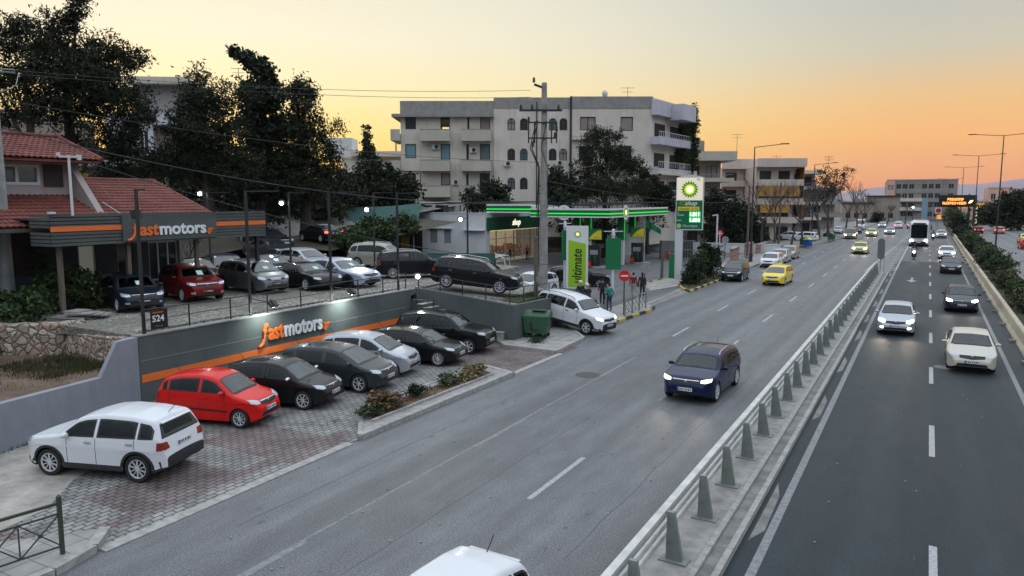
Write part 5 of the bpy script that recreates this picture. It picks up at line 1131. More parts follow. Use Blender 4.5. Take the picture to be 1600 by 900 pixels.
# upper storey
mb = MB(); ops = [(.3, 3.1, 1.12, 1.98)]; wall_holes(mb, (-.9, 1.2, 4.0), (0, 1, 0), (-1, 0, 0), 4.7, 2.25, ops, .2)
mb.b2(-7, -1.1, 1.2, 5.88, 4.0, 6.25); mb.add([(-.9, 5.9, 4.0), (-1.1, 5.9, 4.0), (-1.1, 5.9, 6.25), (-.9, 5.9, 6.25)], [(0, 1, 2, 3)]); mb.b2(-7, -1.1, 5.881, 5.9, 4.0, 6.25)
mb.add([(-.95, 5.55, 6.15), (1.1, 5.55, 3.9), (-.95, 5.55, 3.7), (-.95, 5.85, 6.15), (1.1, 5.85, 3.9), (-.95, 5.85, 3.7)], [(0, 1, 2), (5, 4, 3), (0, 3, 4, 1), (1, 4, 5, 2)])
mb.build('upper_wall', M_housep, hs)
window(hs, (-.9, 1.2, 4.0), (0, 1, 0), (-1, 0, 0), ops[0], .03, M_wframe, M_cgl, 2, fw=.12)
MB().b2(-.88, -.82, 4.45, 5.25, 5.08, 6.02).build('shutter', M_brown, hs)
tiles('upper_roof', -32.6+.15, 8.42, -36.2, 9.55, 13.0, 20.5, hs, -32.6, 14, 2.2, lambda t_: 20.4+.3*t_)
mb = MB(); mb.add([(.15, 6.35, 6.2), (-3.6, 6.6, 7.36), (-7.2, 6.35, 6.2)], [(0, 1, 2)]); mb.add([(-3.6, 6.6, 7.37), (-3.6, -1, 7.37), (-7.3, -1, 6.2), (-7.2, 6.35, 6.2)], [(0, 1, 2, 3)]); mb.b2(-7.2, .1, -1, 6.3, 6.1, 6.2)
mb.build('hip_roof', M_tile, hs)
q = MB(); q.tube([(.2, 6.45, 6.28), (-3.6, 6.7, 7.46), (-3.6, -1, 7.46)], .1, 8); q.build('ridge_tiles', M_tile, hs)
q = MB(); q.tube([(.9, 5.9, 4.4), (1.5, 6.3, 3.9), (1.6, 6.4, 3.5)], .018, 5); q.build('cable', M_wm, hs)
# white conduit pole with box rising through the sign
wp = empty('white_pole', (-28.2, 16.5, 6.1), 0, 'slim white pole with a small cross arm above the left end of the fascia', 'pole')
MB().bar((0, 0, 0), (0, 0, 2.25), .07).build('pole', M_wm, wp); q = MB(); q.bar((-.15, -.3, 2.2), (.15, .3, 2.2), .07); q.box((-.15, -.3, 2.28), (.1, .1, .12)); q.box((.15, .3, 2.18), (.12, .12, .2)); q.build('cross_arm', M_wm, wp)
ac = MB(); ac.box((0, 0, .33), (.35, .85, .6)); ac.lathe([(.001, .0), (.22, .0), (.24, .03)], 14, 1, 'y', (0, -.45, .33)); o = ac.build('air_conditioner', [M_wm, M_dmetal], None, (-31.6, 16.75, 2.25)); tag(o, 'white air conditioner box beside the shrubs under the house window', 'air conditioner')

# ================================================================== PETROL STATION
def helios(parent, x, y, z, r, rot, plate=None, thick=.02):
    """round petrol emblem: rings of pointed petals, green outside to yellow and white inside"""
    g = empty('emblem', (x, y, z)); g.parent = parent; g.rotation_euler = rot
    k0 = 0
    if plate: q = MB(); q.lathe([(r*1.35, -.03), (r*1.35, 0), (.001, 0)], 32, 0, 'z'); q.build('emblem_plate', plate, g); k0 = 1
    for k, (ro, ri, m_) in enumerate(((1.0, .70, M_bpg), (.82, .58, mat('petal_light', (.16, .50, .03), .4, emit=(.2, .55, .03), es=.4)), (.62, .42, mat('petal_yellow', (.85, .72, .04), .4, emit=(.9, .75, .1), es=.6)), (.42, .28, mat('petal_white', (.9, .88, .7), .4, emit=(1, .95, .7), es=.7)))):
        n_ = 18; q = MB(); vs = [(0, 0, .004*(k+1))]
        for i in range(2*n_):
            a = math.pi*i/n_ + (math.pi/n_ if k % 2 else 0); rr = r*(ro if i % 2 == 0 else ri); vs.append((rr*math.cos(a), rr*math.sin(a), .004*(k+1)+.002))
        q.add(vs, [(0, 1+i, 1+(i+1) % (2*n_)) for i in range(2*n_)]); q.build('petals', m_, g)
    return g
CF = (R(90), 0, YAW)           # board facing the footbridge
RF = (R(90), 0, R(90))         # board facing the road
M_cream = mat('totem_cream', (.62, .57, .45), .4, emit=(1, .88, .66), es=.38); M_dg = mat('totem_green', (.0, .075, .03), .4, emit=(0, .16, .06), es=.18)
M_led = mat('price_led', (.8, 1, .85), .4, emit=(.75, 1, .80), es=2.2); M_ledg = mat('price_glow', (.02, .35, .08), .4, emit=(.03, .5, .1), es=.8)
TR = R(8)
tt = empty('price_totem', (-18.4, 62.1, 0), TR, 'tall petrol price totem with cream top, sun-flower emblem and green price panel', 'sign')
MB().box((0, 0, 2.2), (.62, .34, 4.4)).build('pole', M_wm, tt); MB().b2(-.75, -.3, -.25, .25, .0, 2.1).build('plinth_cover', M_bpg, tt)
q = MB(); pts = [(-.31, 4.15), (1.95, 4.15), (1.95, 8.55)] + [(1.95-2.26*i/10, 8.55+.22*math.sin(math.pi*i/10)) for i in range(1, 10)] + [(-.31, 8.55)]
q.add([(x, -.18, z) for x, z in pts] + [(x, .18, z) for x, z in pts], [tuple(range(len(pts)))] + [tuple(range(len(pts), 2*len(pts)))[::-1]] + [(i, i+len(pts), (i+1) % len(pts)+len(pts), (i+1) % len(pts)) for i in range(len(pts))]); q.build('cabinet', M_wm, tt)
MB().b2(-.24, 1.88, -.20, -.185, 6.66, 8.52).build('cream_panel', M_cream, tt); MB().b2(-.24, 1.88, -.20, -.185, 4.25, 6.62).build('price_panel', M_dg, tt)
helios(tt, .82, -.215, 7.55, .74, (R(90), 0, 0)); LT = (R(90), 0, 0)
text('bp', .30, M_bpg, tt, (1.38, -.205, 8.30), LT, ext=.004)
text('shop', .52, M_inkw, tt, (.42, -.21, 6.24), LT, bold=.01, shear=.4, ext=.004); q = MB(); q.tube([(.35+.34*math.cos(a), -.21, 6.40+.12*math.sin(a)) for a in [i*.3+.6 for i in range(18)]], .02, 5); q.build('swoosh', mat('swoosh_lime', (.45, .55, .1), .4), tt)
MB().b2(-.12, 1.66, -.215, -.20, 5.78, 6.12).build('yellow_band', M_bpy, tt); text('Ultimate', .24, M_ink, tt, (-.02, -.22, 5.86), LT, shear=.3, ext=.003); text('95 98', .22, M_grey, tt, (1.0, -.22, 5.87), LT, ext=.003)
MB().b2(.82, 1.78, -.21, -.2, 5.28, 5.72).build('led_field', M_ledg, tt); MB().b2(.82, 1.78, -.21, -.2, 4.80, 5.24).build('led_field', M_ledg, tt)
text('1.811', .44, M_led, tt, (.84, -.22, 5.34), LT, bold=.012, ext=.004, sx=.88); text('1.604', .44, M_led, tt, (.84, -.22, 4.86), LT, bold=.012, ext=.004, sx=.88)
text('95', .15, M_inkw, tt, (-.18, -.21, 5.56), LT, ext=.003); text('Unleaded', .15, M_inkw, tt, (-.18, -.21, 5.38), LT, bold=.003, ext=.003); text('Diesel', .15, M_inkw, tt, (-.18, -.21, 4.93), LT, bold=.003, ext=.003)
text('Πλυντήριο', .25, M_inkw, tt, (.28, -.21, 4.42), LT, shear=.2, ext=.003); q = MB(); q.lathe([(.19, -.0), (.19, .01), (.001, .01)], 20); o = q.build('round_logo', mat('pale_lime', (.4, .6, .25), .4), tt, (.0, -.205, 4.5)); o.rotation_euler = (R(90), 0, 0)

# shop building: front faces the road, white side wall faces the footbridge
sb = empty('station_shop', (-40, 66, 0), 0, 'low white petrol station shop with green fascia and lit glass front', 'shop')
mb = MB(); ops = [(3.15, 4.15, 2.05, 3.55), (5.0, 5.9, 2.05, 3.55)]
wall_holes(mb, (-10.2, 0, 0), (1, 0, 0), (0, 1, 0), 10.2, 5.25, ops, .25)
fo_ = [(.9, 12.6, .1, 3.45)]; wall_holes(mb, (0, 0, 0), (0, 1, 0), (-1, 0, 0), 14, 5.25, fo_, .4)
mb.b2(-10.2, -.42, .3, 14, 0, .1); mb.add([(-10.2, 0, 0), (-10.2, 14, 0), (-10.2, 14, 5.25), (-10.2, 0, 5.25)], [(0, 1, 2, 3)]); mb.add([(-10.2, 14, 0), (0, 14, 0), (0, 14, 5.25), (-10.2, 14, 5.25)], [(0, 1, 2, 3)])
mb.add([(-10.2, 0, 5.0), (0, 0, 5.0), (0, 14, 5.0), (-10.2, 14, 5.0)], [(0, 1, 2, 3)]); mb.b2(-10.25, .05, -.05, .12, 5.25, 5.35); mb.b2(-.12, .05, .12, 14, 5.25, 5.35); mb.build('wall', M_white, sb)
for q_ in ops: window(sb, (-10.2, 0, 0), (1, 0, 0), (0, 1, 0), q_, .1, M_steel, M_grey, 0)
MB().b2(-7.3, -4.1, -.25, -.01, 3.62, 3.72).build('canopy_slab', M_wm, sb); MB().b2(-2.6, .0, -.5, -.01, 3.5, 3.58).build('canopy_slab', M_wm, sb)
MB().b2(.03, .28, .2, 13.8, 3.5, 4.85).build('fascia', M_bpd, sb); text('shop', .95, mat('shop_letters', (.8, .82, .6), .4, emit=(1, 1, .7), es=1.0), sb, (.30, 5.2, 3.95), RF, bold=.02, shear=.3, ext=.01)
MB().b2(-3.4, -3.3, .9, 12.6, .1, 3.5).build('interior_wall', M_litshop, sb)
for k in range(7): MB().b2(-.42, -.34, .9+k*1.95-.04, .9+k*1.95+.04, .1, 3.4).build('mullion', M_frame if k % 2 else M_wframe, sb)
g_ = mat('shop_glass', (.5, .5, .45), .03, alpha=.18); MB().b2(-.37, -.36, .9, 12.6, .1, 3.4).build('glass_front', g_, sb); MB().b2(-.43, -.33, .9, 12.6, 2.5, 2.58).build('transom', M_wframe, sb)
MB().b2(-.35, -.2, .9, 12.6, 3.42, 3.5).build('light_strip', mat('shop_light', (.9, .85, .7), emit=(1, .85, .55), es=1.6), sb)
ld = bpy.data.lights.new('shop_light', 'AREA'); ld.energy = 60; ld.size = 2; ld.size_y = 10; ld.shape = 'RECTANGLE'; ld.color = (1, .82, .52); lo_ = link('shop_light', ld, sb, (-1.8, 6.7, 3.3))
for k in range(5):
    q = MB(); q.b2(-2.6, -2.1, 1.6+k*2.2, 3.0+k*2.2, .1, 1.5+.2*(k % 2))
    for j in range(3):
        for i in range(5): q.b2(-2.09, -2.03, 1.66+k*2.2+i*.27, 1.86+k*2.2+i*.27, .3+j*.42, .6+j*.42, (i+j) % 3)
    q.build('shelf', [M_ochre, M_wm, M_red], sb)
q = MB()   # open roof trusses above the shop and canopy
for k in range(9):
    y = 1+k*1.55; q.bar((-9.8, y, 5.35), (-9.8, y, 6.2), .1); q.bar((-9.8, y, 6.2), (-1, y, 6.45), .1)
q.bar((-9.8, 1, 6.2), (-9.8, 13.4, 6.2), .12); q.bar((-1, 1, 6.45), (-1, 13.4, 6.45), .12); q.bar((-5, 1, 6.35), (-5, 13.4, 6.35), .08)
q.build('roof_frame', M_dmetal, sb); 
for (x, y) in ((-9, 2), (-7.2, 2.6)): MB().box((x, y, 5.6), (1.1, .9, .9)).box((x, y, 6.07), (1.2, 1, .05)).build('roof_unit', M_dmetal, sb)
# forecourt canopy
ck = empty('forecourt_canopy', (-27, 67.4, 0), 0, 'flat petrol canopy with bright green and white edges and round emblems', 'canopy')
def fascia(p, q_, z, nm='fascia', d=.25):
    p, q_ = Vector((*p, 0)), Vector((*q_, 0)); o_ = Vector((27, -67.4, 0)); p, q_ = p+o_, q_+o_; L_ = (q_-p).length; a = math.atan2((q_-p).y, (q_-p).x); n_ = Vector(((q_-p).y, -(q_-p).x, 0)).normalized()
    for (z0, z1, m_, t_) in ((0, .13, M_wsign, .06), (.13, .32, M_bpg, .04), (.32, .44, M_bpgl, .07), (.44, .72, M_bpg, .04), (.72, .90, M_wsign, .06)):
        c_ = (p+q_)/2 + n_*t_; MB().box((c_.x, c_.y, z+(z0+z1)/2), (L_+2*t_, d, z1-z0-.003), a).build(nm, m_, ck)
fascia((-35.2, 67.2), (-27, 67.4), 4.95); fascia((-27, 67.4), (-27.0, 85.7), 4.95); fascia((-40.3, 67.0), (-35.3, 67.12), 5.35)
MB().b2(-8.1, -.1, .1, 18.2, 5.0, 5.7).build('deck', M_wm, ck); MB().b2(-13.2, -8.2, .0, 6, 5.45, 6.1).build('deck', M_wm, ck)
helios(ck, -4.6, -.24, 5.42, .56, (R(90), 0, 0), M_wsign); helios(ck, .22, 4.3, 5.42, .56, RF, M_wsign)
q = MB()
for k in range(13): q.bar((-8+k*.66, .4, 5.85), (-8+k*.66, .4, 6.4), .06); q.bar((-.3, .4+k*1.4, 5.85), (-.3, .4+k*1.4, 6.4), .06)
for k in range(9): q.bar((-8, 1+k*2, 6.0), (-.3, 1+k*2, 6.4), .06)
q.bar((-8, .4, 6.42), (-.3, .4, 6.42), .08); q.bar((-.3, .4, 6.42), (-.3, 18, 6.42), .08); q.build('roof_frame', M_dmetal, ck)
for (x, y) in ((-29.8, 69.2), (-26.6+-.9, 72.5), (-34, 76), (-29.8, 82)):
    MB().box((x+27, y-67.4, 1.3), (.55, .38, 2.6)).build('column_base', M_wm, ck); MB().box((x+27, y-67.4, 3.78), (.75, .5, 2.35)).build('column_sleeve', M_bpg, ck)
    MB().box((x+27+.385, y-67.4-.26, 3.78), (.03, .03, 2.3)).build('light_line', M_bpgl, ck)
# pumps on islands
def pump(x, y, lb, sign=True):
    e = empty('fuel_pump', (x, y, .0), R(8), lb, 'fuel pump', 'fuel pumps under the canopy')
    MB().box((0, 0, .09), (2.6, 1.1, .18)).build('island', M_conc, e); MB().box((0, 0, .95), (1.15, .55, 1.55)).box((0, 0, 1.95), (1.2, .6, .5)).build('cabinet', M_black, e)
    MB().box((0, -.29, 1.55), (.8, .03, .45)).build('display', M_steel, e)
    for k in range(4):
        q = MB(); q.box((-.42+k*.28, -.33, 1.1), (.12, .1, .26)); q.tube([(-.42+k*.28, -.36, 1.0), (-.42+k*.28, -.5, .6), (-.36+k*.28, -.45, .4), (-.3+k*.28, -.33, .8)], .02, 5); q.build('nozzle', [M_bpg, M_black][k % 2], e)
    MB().box((-.9, -.2, .55), (.55, .5, .75), 0, 0, .9).build('bin_box', mat('beige_box', (.34, .31, .25), .7), e); MB().box((-.35, -.65, .4), (.3, .3, .45)).build('red_bucket', M_red, e)
    if sign:
        MB().box((0, 0, 3.3), (1.45, .12, 1.05)).build('topper', M_bpg, e)
        q = MB(); pts = [(.68, 2.83)] + [(.68-1.25*math.sin(a), 2.83+.85*(1-math.cos(a))*1.0) for a in []]
        arc = [(-.6+1.28*(i/10), 2.83+.9*(1-(1-i/10)**2)) for i in range(11)]
        q.add([(x_, -.07, z_) for x_, z_ in arc] + [(.68, -.07, 2.83)], [tuple(range(12))[::-1]]); q.build('yellow_fan', M_bpy, e); text('ultimate', .2, M_grey, e, (-.1, -.085, 2.95), LT, ext=.002)
pump(-28.6, 68.0, 'front fuel pump with yellow and green header behind the lime sign'); pump(-26.5, 74.5, 'rear fuel pump with yellow header left of the green banner'); pump(-32, 78, 'back fuel pump in the shade of the canopy', False)
# tall lime sign and banners near the entrance
us = empty('lime_sign', (-21.2, 47.3, .2), YAW-R(6), 'tall white and lime sign board with vertical lettering by the station entrance', 'sign')
MB().box((0, 0, 2.45), (1.52, .16, 4.5)).build('board', M_wsign, us); MB().box((-.0, -.09, 1.95), (1.2, .02, 3.0)).build('lime_panel', M_lime, us)
q = MB(); q.add([(-.6, -.095, 3.45), (.6, -.095, 3.45), (-.6, -.095, 3.72)], [(0, 1, 2)]); q.build('lime_wedge', M_lime, us)
helios(us, .02, -.09, 4.12, .24, (R(90), 0, 0)); text('ultimate', .92, M_ink, us, (.30, -.11, .68), (R(90), R(-90), 0), bold=.014, shear=.15, ext=.003, sx=.80)
def banner(x, y, z, h0, h1, wd, rz, lb, z0=0):
    e = empty('banner_pole', (x, y, z), rz, lb, 'banner', 'green banners at the station entrance')
    q = MB(); q.tube([(0, 0, 0), (0, 0, h1+.5)], .09, 8); q.build('pole', M_wm, e); q = MB(); q.lathe([(.06, h1), (.13, h1+.2), (.10, h1+.55), (.03, h1+.62)], 10); q.bar((-.65, 0, h1+.45), (.65, 0, h1+.45), .06); q.build('finial', M_wm, e)
    MB().box((0, -.12, (h0+h1)/2), (wd, .05, h1-h0)).build('banner', M_bpg, e); return e
banner(-22.1, 47.2, .25, 2.25, 4.35, .95, R(76), 'narrow green banner seen edge-on, left of the lime sign'); banner(-18.3, 46.7, .1, 1.95, 4.05, 1.02, YAW, 'wide plain green banner on a white pole beside the no-entry sign')
# no entry signs
def round_sign(x, y, z, h, r_, lb, face='noentry', post=.035, rz=YAW, pm=None, group=None):
    e = empty('traffic_sign', (x, y, z), rz, lb, 'traffic sign', group); q = MB(); q.tube([(0, 0, 0), (0, 0, h+r_*.8)], post, 8); q.build('post', pm or M_dmetal, e)
    q = MB(); q.lathe([(.001, -.035), (r_, -.035), (r_*1.02, -.045), (r_*1.02, -.055), (r_, -.06), (.001, -.06)], 32, 0, 'y', (0, 0, h)); q.build('disc', {'noentry': M_red, 'back': M_steel, 'blue': M_pblue}[face], e)
    if face == 'noentry': MB().box((0, -.066, h), (r_*1.35, .008, r_*.28)).build('white_bar', M_wsign, e)
    return e
round_sign(-14.97, 40.0, .13, 2.25, .31, 'large red no-entry sign on a thin dark post in front of the pedestrians')
round_sign(-21.6, 89.6, 0, 2.7, .40, 'small red no-entry sign on a white post beyond the shrubs', pm=M_wm, post=.08)
round_sign(-17.2, 50.0, .13, 1.75, .33, 'grey back of a round sign beside the person in black', 'back'); round_sign(-19.4, 83, .1, 2.2, .38, 'grey back of a round sign near the brick wall', 'back')
wl = empty('white_lamp', (-21.6, 88.2, 0), YAW, 'white street column with short head beyond the station shrubs', 'lamp'); MB().bar((0, 0, 0), (0, 0, 4.9), .16).build('column', M_wm, wl); MB().bar((-.6, 0, 4.85), (.05, 0, 4.95), .12).build('head', M_wm, wl)
# ornate railings
def ornate(x0, y0, x1, y1, z, lb, h=.95, n_=3, m_=None, group='ornamental railings on the pavement'):
    m_ = m_ or M_gmetal
    a = math.atan2(y1-y0, x1-x0); L_ = math.hypot(x1-x0, y1-y0); e = empty('railing', (x0, y0, z), a, lb, 'railing', group)
    for k in range(n_+1):
        q = MB(); q.bar((L_*k/n_, 0, 0), (L_*k/n_, 0, h+.08), .07); q.lathe([(.001, h+.17), (.045, h+.13), (.05, h+.08), (.02, h+.04)], 8, 0, 'z', (L_*k/n_, 0, 0)); q.build('post', m_, e)
    q = MB(); q.bar((0, 0, h), (L_, 0, h), .05); q.bar((0, 0, h-.2), (L_, 0, h-.2), .03); q.bar((0, 0, .15), (L_, 0, .15), .03); q.build('rails', m_, e)
    q = MB()
    for k in range(n_):
        xa, xb = L_*k/n_, L_*(k+1)/n_; n2 = max(1, round((xb-xa)/.75))
        for j in range(n2):
            a0, a1 = xa+(xb-xa)*j/n2, xa+(xb-xa)*(j+1)/n2; c_ = (a0+a1)/2
            q.bar((a0, 0, .15), (a1, 0, h-.2), .022); q.bar((a0, 0, h-.2), (a1, 0, .15), .022); q.bar((a0, 0, .15), (a0, 0, h-.2), .022); q.box((c_, 0, (h-.05)/2), (.07, .04, .07), 0)
    q.build('lattice', m_, e); return e
ornate(-14.75, 39.6, -14.75, 43.2, .14, 'ornamental green railing beside the two walking pedestrians', n_=3); ornate(-15.9, 39.6, -16.7, 41.4, .14, 'short ornamental railing at the feet of the person in the teal top', n_=1)
ornate(-13.75, 7.42, -14.6, 2.0, .14, m_=mat('olive_metal', (.045, .052, .035), .6), lb= 'green metal railing with crossed bars at the bottom left corner', n_=2, h=.98)
ornate(-15.5, 72, -15.5, 76.5, .12, 'ornamental railing on the pavement left of the first parked white car', n_=3)
# waste containers
def container(x, y, z, rz, m_, lb, group='large waste containers', lid=None):
    e = empty('waste_container', (x, y, z), rz, lb, 'waste container', group)
    q = MB(); 
    for (z0, z1, s0_, s1_) in ((.22, .95, .86, .98), (.95, 1.05, 1.04, 1.04)):
        vs = [(sx_*.62*s, sy_*.45*s, zz) for (s, zz) in ((s0_, z0), (s1_, z1)) for sx_, sy_ in ((-1, -1), (1, -1), (1, 1), (-1, 1))]; q.add(vs, [(0, 3, 2, 1), (4, 5, 6, 7), (0, 1, 5, 4), (1, 2, 6, 5), (2, 3, 7, 6), (3, 0, 4, 7)])
    for k in range(4): q.box((-.4+k*.27, -.41, .55), (.04, .05, .55))
    q.build('bin_body', m_, e)
    rows = [[(-.66, -.47+.94*i/8, 1.06+.26*math.sin(math.pi*i/8)) for i in range(9)], [(.66, -.47+.94*i/8, 1.06+.26*math.sin(math.pi*i/8)) for i in range(9)]]
    q = MB(); q.grid(rows); 
    for r_ in rows: n0 = len(q.v); q.v += r_; q.f.append(tuple(range(n0, n0+9))); q.m.append(0)
    q.build('lid', lid or m_, e, smooth=False)
    for sx_ in (-.45, .45):
        for sy_ in (-.32, .32): w_ = MB(); w_.lathe([(.001, -.03), (.1, -.03), (.1, .03), (.001, .03)], 12, 0, 'y', (0, 0, 0)); w_.build('wheel', M_black, e, (sx_, sy_, .1))
    for s_ in (-1, 1): MB().box((s_*.68, 0, .93), (.06, .2, .1)).build('side_grip', M_black, e)
    return e
M_binG = mat('bin_green', (.035, .105, .055), .5, var=.15, scale=2); M_binB = mat('bin_blue', (.01, .09, .42), .5)
o = container(-16.15, 31.45, .13, R(14), M_binG, 'green wheeled waste container with open lid beside the slate wall'); MB().add([(-.25, -.3, 1.335), (.45, -.34, 1.315), (.5, .0, 1.352), (-.2, .02, 1.352)], [(0, 1, 2, 3)]).build('lid_opening', M_black, o)
q = MB(); q.tube([(-.2, -.475, .75), (-.28, -.475, .62), (-.16, -.475, .55), (-.22, -.475, .42), (-.05, -.475, .40), (.1, -.475, .42)], .022, 4); q.build('graffiti', M_black, o)
container(-14.5, 111, .1, R(80), M_binB, 'blue waste container with yellow lid on the far pavement', lid=mat('lid_yellow', (.55, .6, .1), .5)); container(-13.4, 129.5, .1, R(80), M_binG, 'green waste container under the bare trees in the distance'); container(-15.2, 112.4, .1, R(80), M_binG, 'green waste container next to the blue one')
# utility poles and wires
up_ = empty('utility_pole', (-20.1, 39.9, .3), 0, 'tall round concrete utility pole with cross arms in front of the pale apartment block', 'utility pole')
q = MB(); q.lathe([(.29, 0), (.155, 13.2), (.001, 13.25)], 16); q.build('shaft', M_conc, up_, smooth=True)
u_ = Vector((math.cos(YAW), math.sin(YAW), 0))
MB().bar(Vector((0, -.24, 11.6))-u_*1.35, Vector((0, -.24, 11.6))+u_*1.15, .12).build('cross_arm', M_dmetal, up_)
q = MB(); q.bar(Vector((0, -.24, 10.9))-u_*.8, Vector((0, -.24, 10.9))+u_*.85, .08); q.bar(Vector((0, -.24, 10.0))-u_*.8, Vector((0, -.24, 10.0))+u_*.85, .08)
for s_ in (-.8, -.45, .55, .85): q.bar(Vector((0, -.24, 9.7))+u_*s_, Vector((0, -.24, 10.95))+u_*s_, .06)
q.build('rack', M_dmetal, up_); MB().bar((0, 0, 12.9), tuple(Vector((0, -.1, 13.1))-u_*.55), .12).build('top_arm', M_dmetal, up_)
for (s_, zz) in ((-1.25, 11.75), (-.6, 11.75), (.95, 11.75), (-.8, 11.05), (.85, 10.5), (-.5, 13.3), (-.55, 9.6), (.75, 10.15)):
    p = u_*s_; q = MB(); q.lathe([(.03, -.12), (.10, -.08), (.05, -.02), (.10, .02), (.05, .08), (.08, .12), (.02, .2)], 10, 0, 'z', (p.x, p.y-.24, zz)); q.build('insulator', M_brown, up_)
for (s_, r_, xo) in ((-.28, .035, 0), (-.38, .028, .05), (.25, .022, .1)):
    q = MB(); q.tube([(u_.x*s_, u_.y*s_-.1, .1), (u_.x*s_*.9, u_.y*s_*.9-.1, 6), (u_.x*s_*.8+xo, u_.y*s_*.8-.1, 8.3), (u_.x*(s_-.3), u_.y*(s_-.3)-.3, 9.4), (u_.x*s_, u_.y*s_-.2, 11)], r_, 6); q.build('down_cable', M_black, up_)
wp2 = empty('wooden_pole', (-17.55, 34.0, .1), 0, 'short weathered wooden post behind the green waste container', 'pole'); q = MB(); q.lathe([(.13, 0), (.10, 4.7), (.001, 4.75)], 10); q.build('shaft', M_wood, wp2, smooth=True); MB().box((.12, -.05, 2.5), (.12, .1, .3)).build('meter_box', M_steel, wp2)
lp_ = empty('utility_pole', (-32.2, 16.0, 2.2), 0, 'grey utility pole with white insulators behind the tiled roof, left edge', 'utility pole')
q = MB(); q.lathe([(.30, 0), (.2, 10.6), (.001, 10.65)], 14); q.build('shaft', M_steel, lp_, smooth=True)
for zz in (9.55, 9.45): q = MB(); q.tube([(.2, .1, zz), (.9, .45, zz-.05)], .035, 8); q.build('insulator', M_gmetal, lp_)
q = MB(); q.tube([(1.1, .5, 9.4), (1.0, .4, 8.9), (.5, .2, 8.7), (.2, 0, 8.75)], .015, 5); q.build('jumper', M_wm, lp_)
def wire(a, b_, sag, lb, r_=.012, grp='overhead wires'):
    a, b_ = Vector(a), Vector(b_); q = MB(); q.tube([a.lerp(b_, t_/14) - Vector((0, 0, sag*4*(t_/14)*(1-t_/14))) - a for t_ in range(15)], r_, 4); return tag(q.build('overhead_wire', M_dmetal, None, a), lb, 'wire', grp)
PT = Vector((-20.1, 39.9, .3))
for (dx, dz, lb) in ((-.8, 12.75, 'highest overhead wire from the left pole to the tall concrete pole'), (-.5, 12.35, 'second overhead wire just below the highest one')): wire((-32.0+.4, 16.2, 2.2+9.5-(12.75-dz)*.3), (PT.x-.6, PT.y-.6, PT.z+dz), .35, lb, .011)
wire((-32.0, 16.2, 2.2+8.4), (PT.x-.2, PT.y-.2, PT.z+8.6), .5, 'thin overhead wire crossing the pines at mid height', .012)
wire((-32.0, 16.2, 2.2+7.3), (PT.x-.3, PT.y-.2, PT.z+6.2), .9, 'heavy sagging cable from the left edge down to the concrete pole', .020)
wire((-31.0, 18, 2.2+6.3), (-18.6, 38, 3.0), .7, 'pale cable running low over the gravel yard', .016)
wire((PT.x+.2, PT.y, PT.z+7.5), (-17.5, 96, 6.8), .8, 'cable from the concrete pole along the road', .012)
# tarp shelters, fence shed left of the shop
ts = empty('tarp_shelter', (-29.5, 44.5, 0), YAW, 'low teal tarpaulin shelter behind the black estate', 'shelter')
q = MB(); q.add([(-2.4, -1.4, .9), (3.0, -1.4, .9), (2.8, -.9, 2.95), (-2.0, -.9, 2.95), (2.8, 1.6, 2.75), (-2.0, 1.6, 2.75), (3.0, 1.9, .9), (-2.4, 1.9, .9)], [(0, 1, 2, 3), (3, 2, 4, 5), (5, 4, 6, 7), (0, 3, 5, 7)]); q.build('tarp', M_canvas, ts)
for (x, y) in ((2.9, -1.4), (2.9, 1.8), (-2.3, -1.4)): MB().bar((x, y, 0), (x, y, 2.2), .05).build('post', M_wm, ts)
q = MB(); q.tube([(2.85, -.9, 2.95), (3.5, -1.1, 2.6), (3.7, -1.2, 1.6), (3.7, -1.2, 0)], .04, 6); q.build('frame', M_wm, ts)
sp = empty('shade_sail', (-33.0, 53, 0), YAW, 'pale stretched shade cover behind the teal tarpaulin', 'shelter')
q = MB(); rows = [[(-1.5+4.5*i/8, -1+2.0*j, 1.9+.2*math.sin(i*1.1+j)) for i in range(9)] for j in range(2)]; q.grid(rows); q.build('cover', mat('pale_tarp', (.25, .30, .31), .8), sp)
for x in (-1.4, 1, 2.8): MB().bar((x, -1, 0), (x, -1, 2.0), .05).build('post', M_wm, sp)
aw = empty('awning_shed', (-46.5, 57.5, 2.0), YAW, 'sloping dark green canvas awning on white posts beside the white station wall', 'awning')
q = MB(); rows = [[(-3.4+7.0*i/10, -2.0+3.6*j/4, 2.0+2.0*(j/4)**.8 + 1.0*(i/10)*.4 - .15*math.sin(math.pi*i/10)) for i in range(11)] for j in range(5)]; q.grid(rows)
q.grid([[(-3.4+7.0*i/10, -2.02, 2.0+.4*(i/10)-.15*math.sin(math.pi*i/10)) for i in range(11)], [(-3.4+7.0*i/10, -2.05, 1.6+.4*(i/10)) for i in range(11)]]); q.build('canvas', M_canvas, aw)
for x in (-2.6, -.6, 1.4, 3.2): MB().bar((x, -2, -1.5), (x, -2, 2.05), .09).build('post', M_wm, aw)
MB().b2(1.6, 2.4, .5, .6, -.5, 1.9).build('panel', M_bpy if False else mat('dull_yellow', (.42, .27, .05), .7), aw); MB().b2(-3.3, 3.6, 1.5, 1.6, -1.5, 2.4).build('back_panel', M_dark, aw)
q = MB(); 
for k in range(26): q.bar((-3.4+k*.27, -2.1, -1.4), (-3.4+k*.27, -2.1, -.2), .05)
q.build('pickets', M_conc, aw)
pg = empty('gas_cage', (-24.6, 82.5, 0), YAW, 'grey wire cage for gas bottles at the back of the station', 'cage')
q = MB()
for k in range(15): q.bar((-1.9+k*.27, -.5, .1), (-1.9+k*.27, -.5, 2.1), .03)
for z_ in (.15, 1.1, 2.1): q.bar((-1.9, -.5, z_), (1.9, -.5, z_), .05); q.bar((1.9, -.5, z_), (1.9, .6, z_), .05)
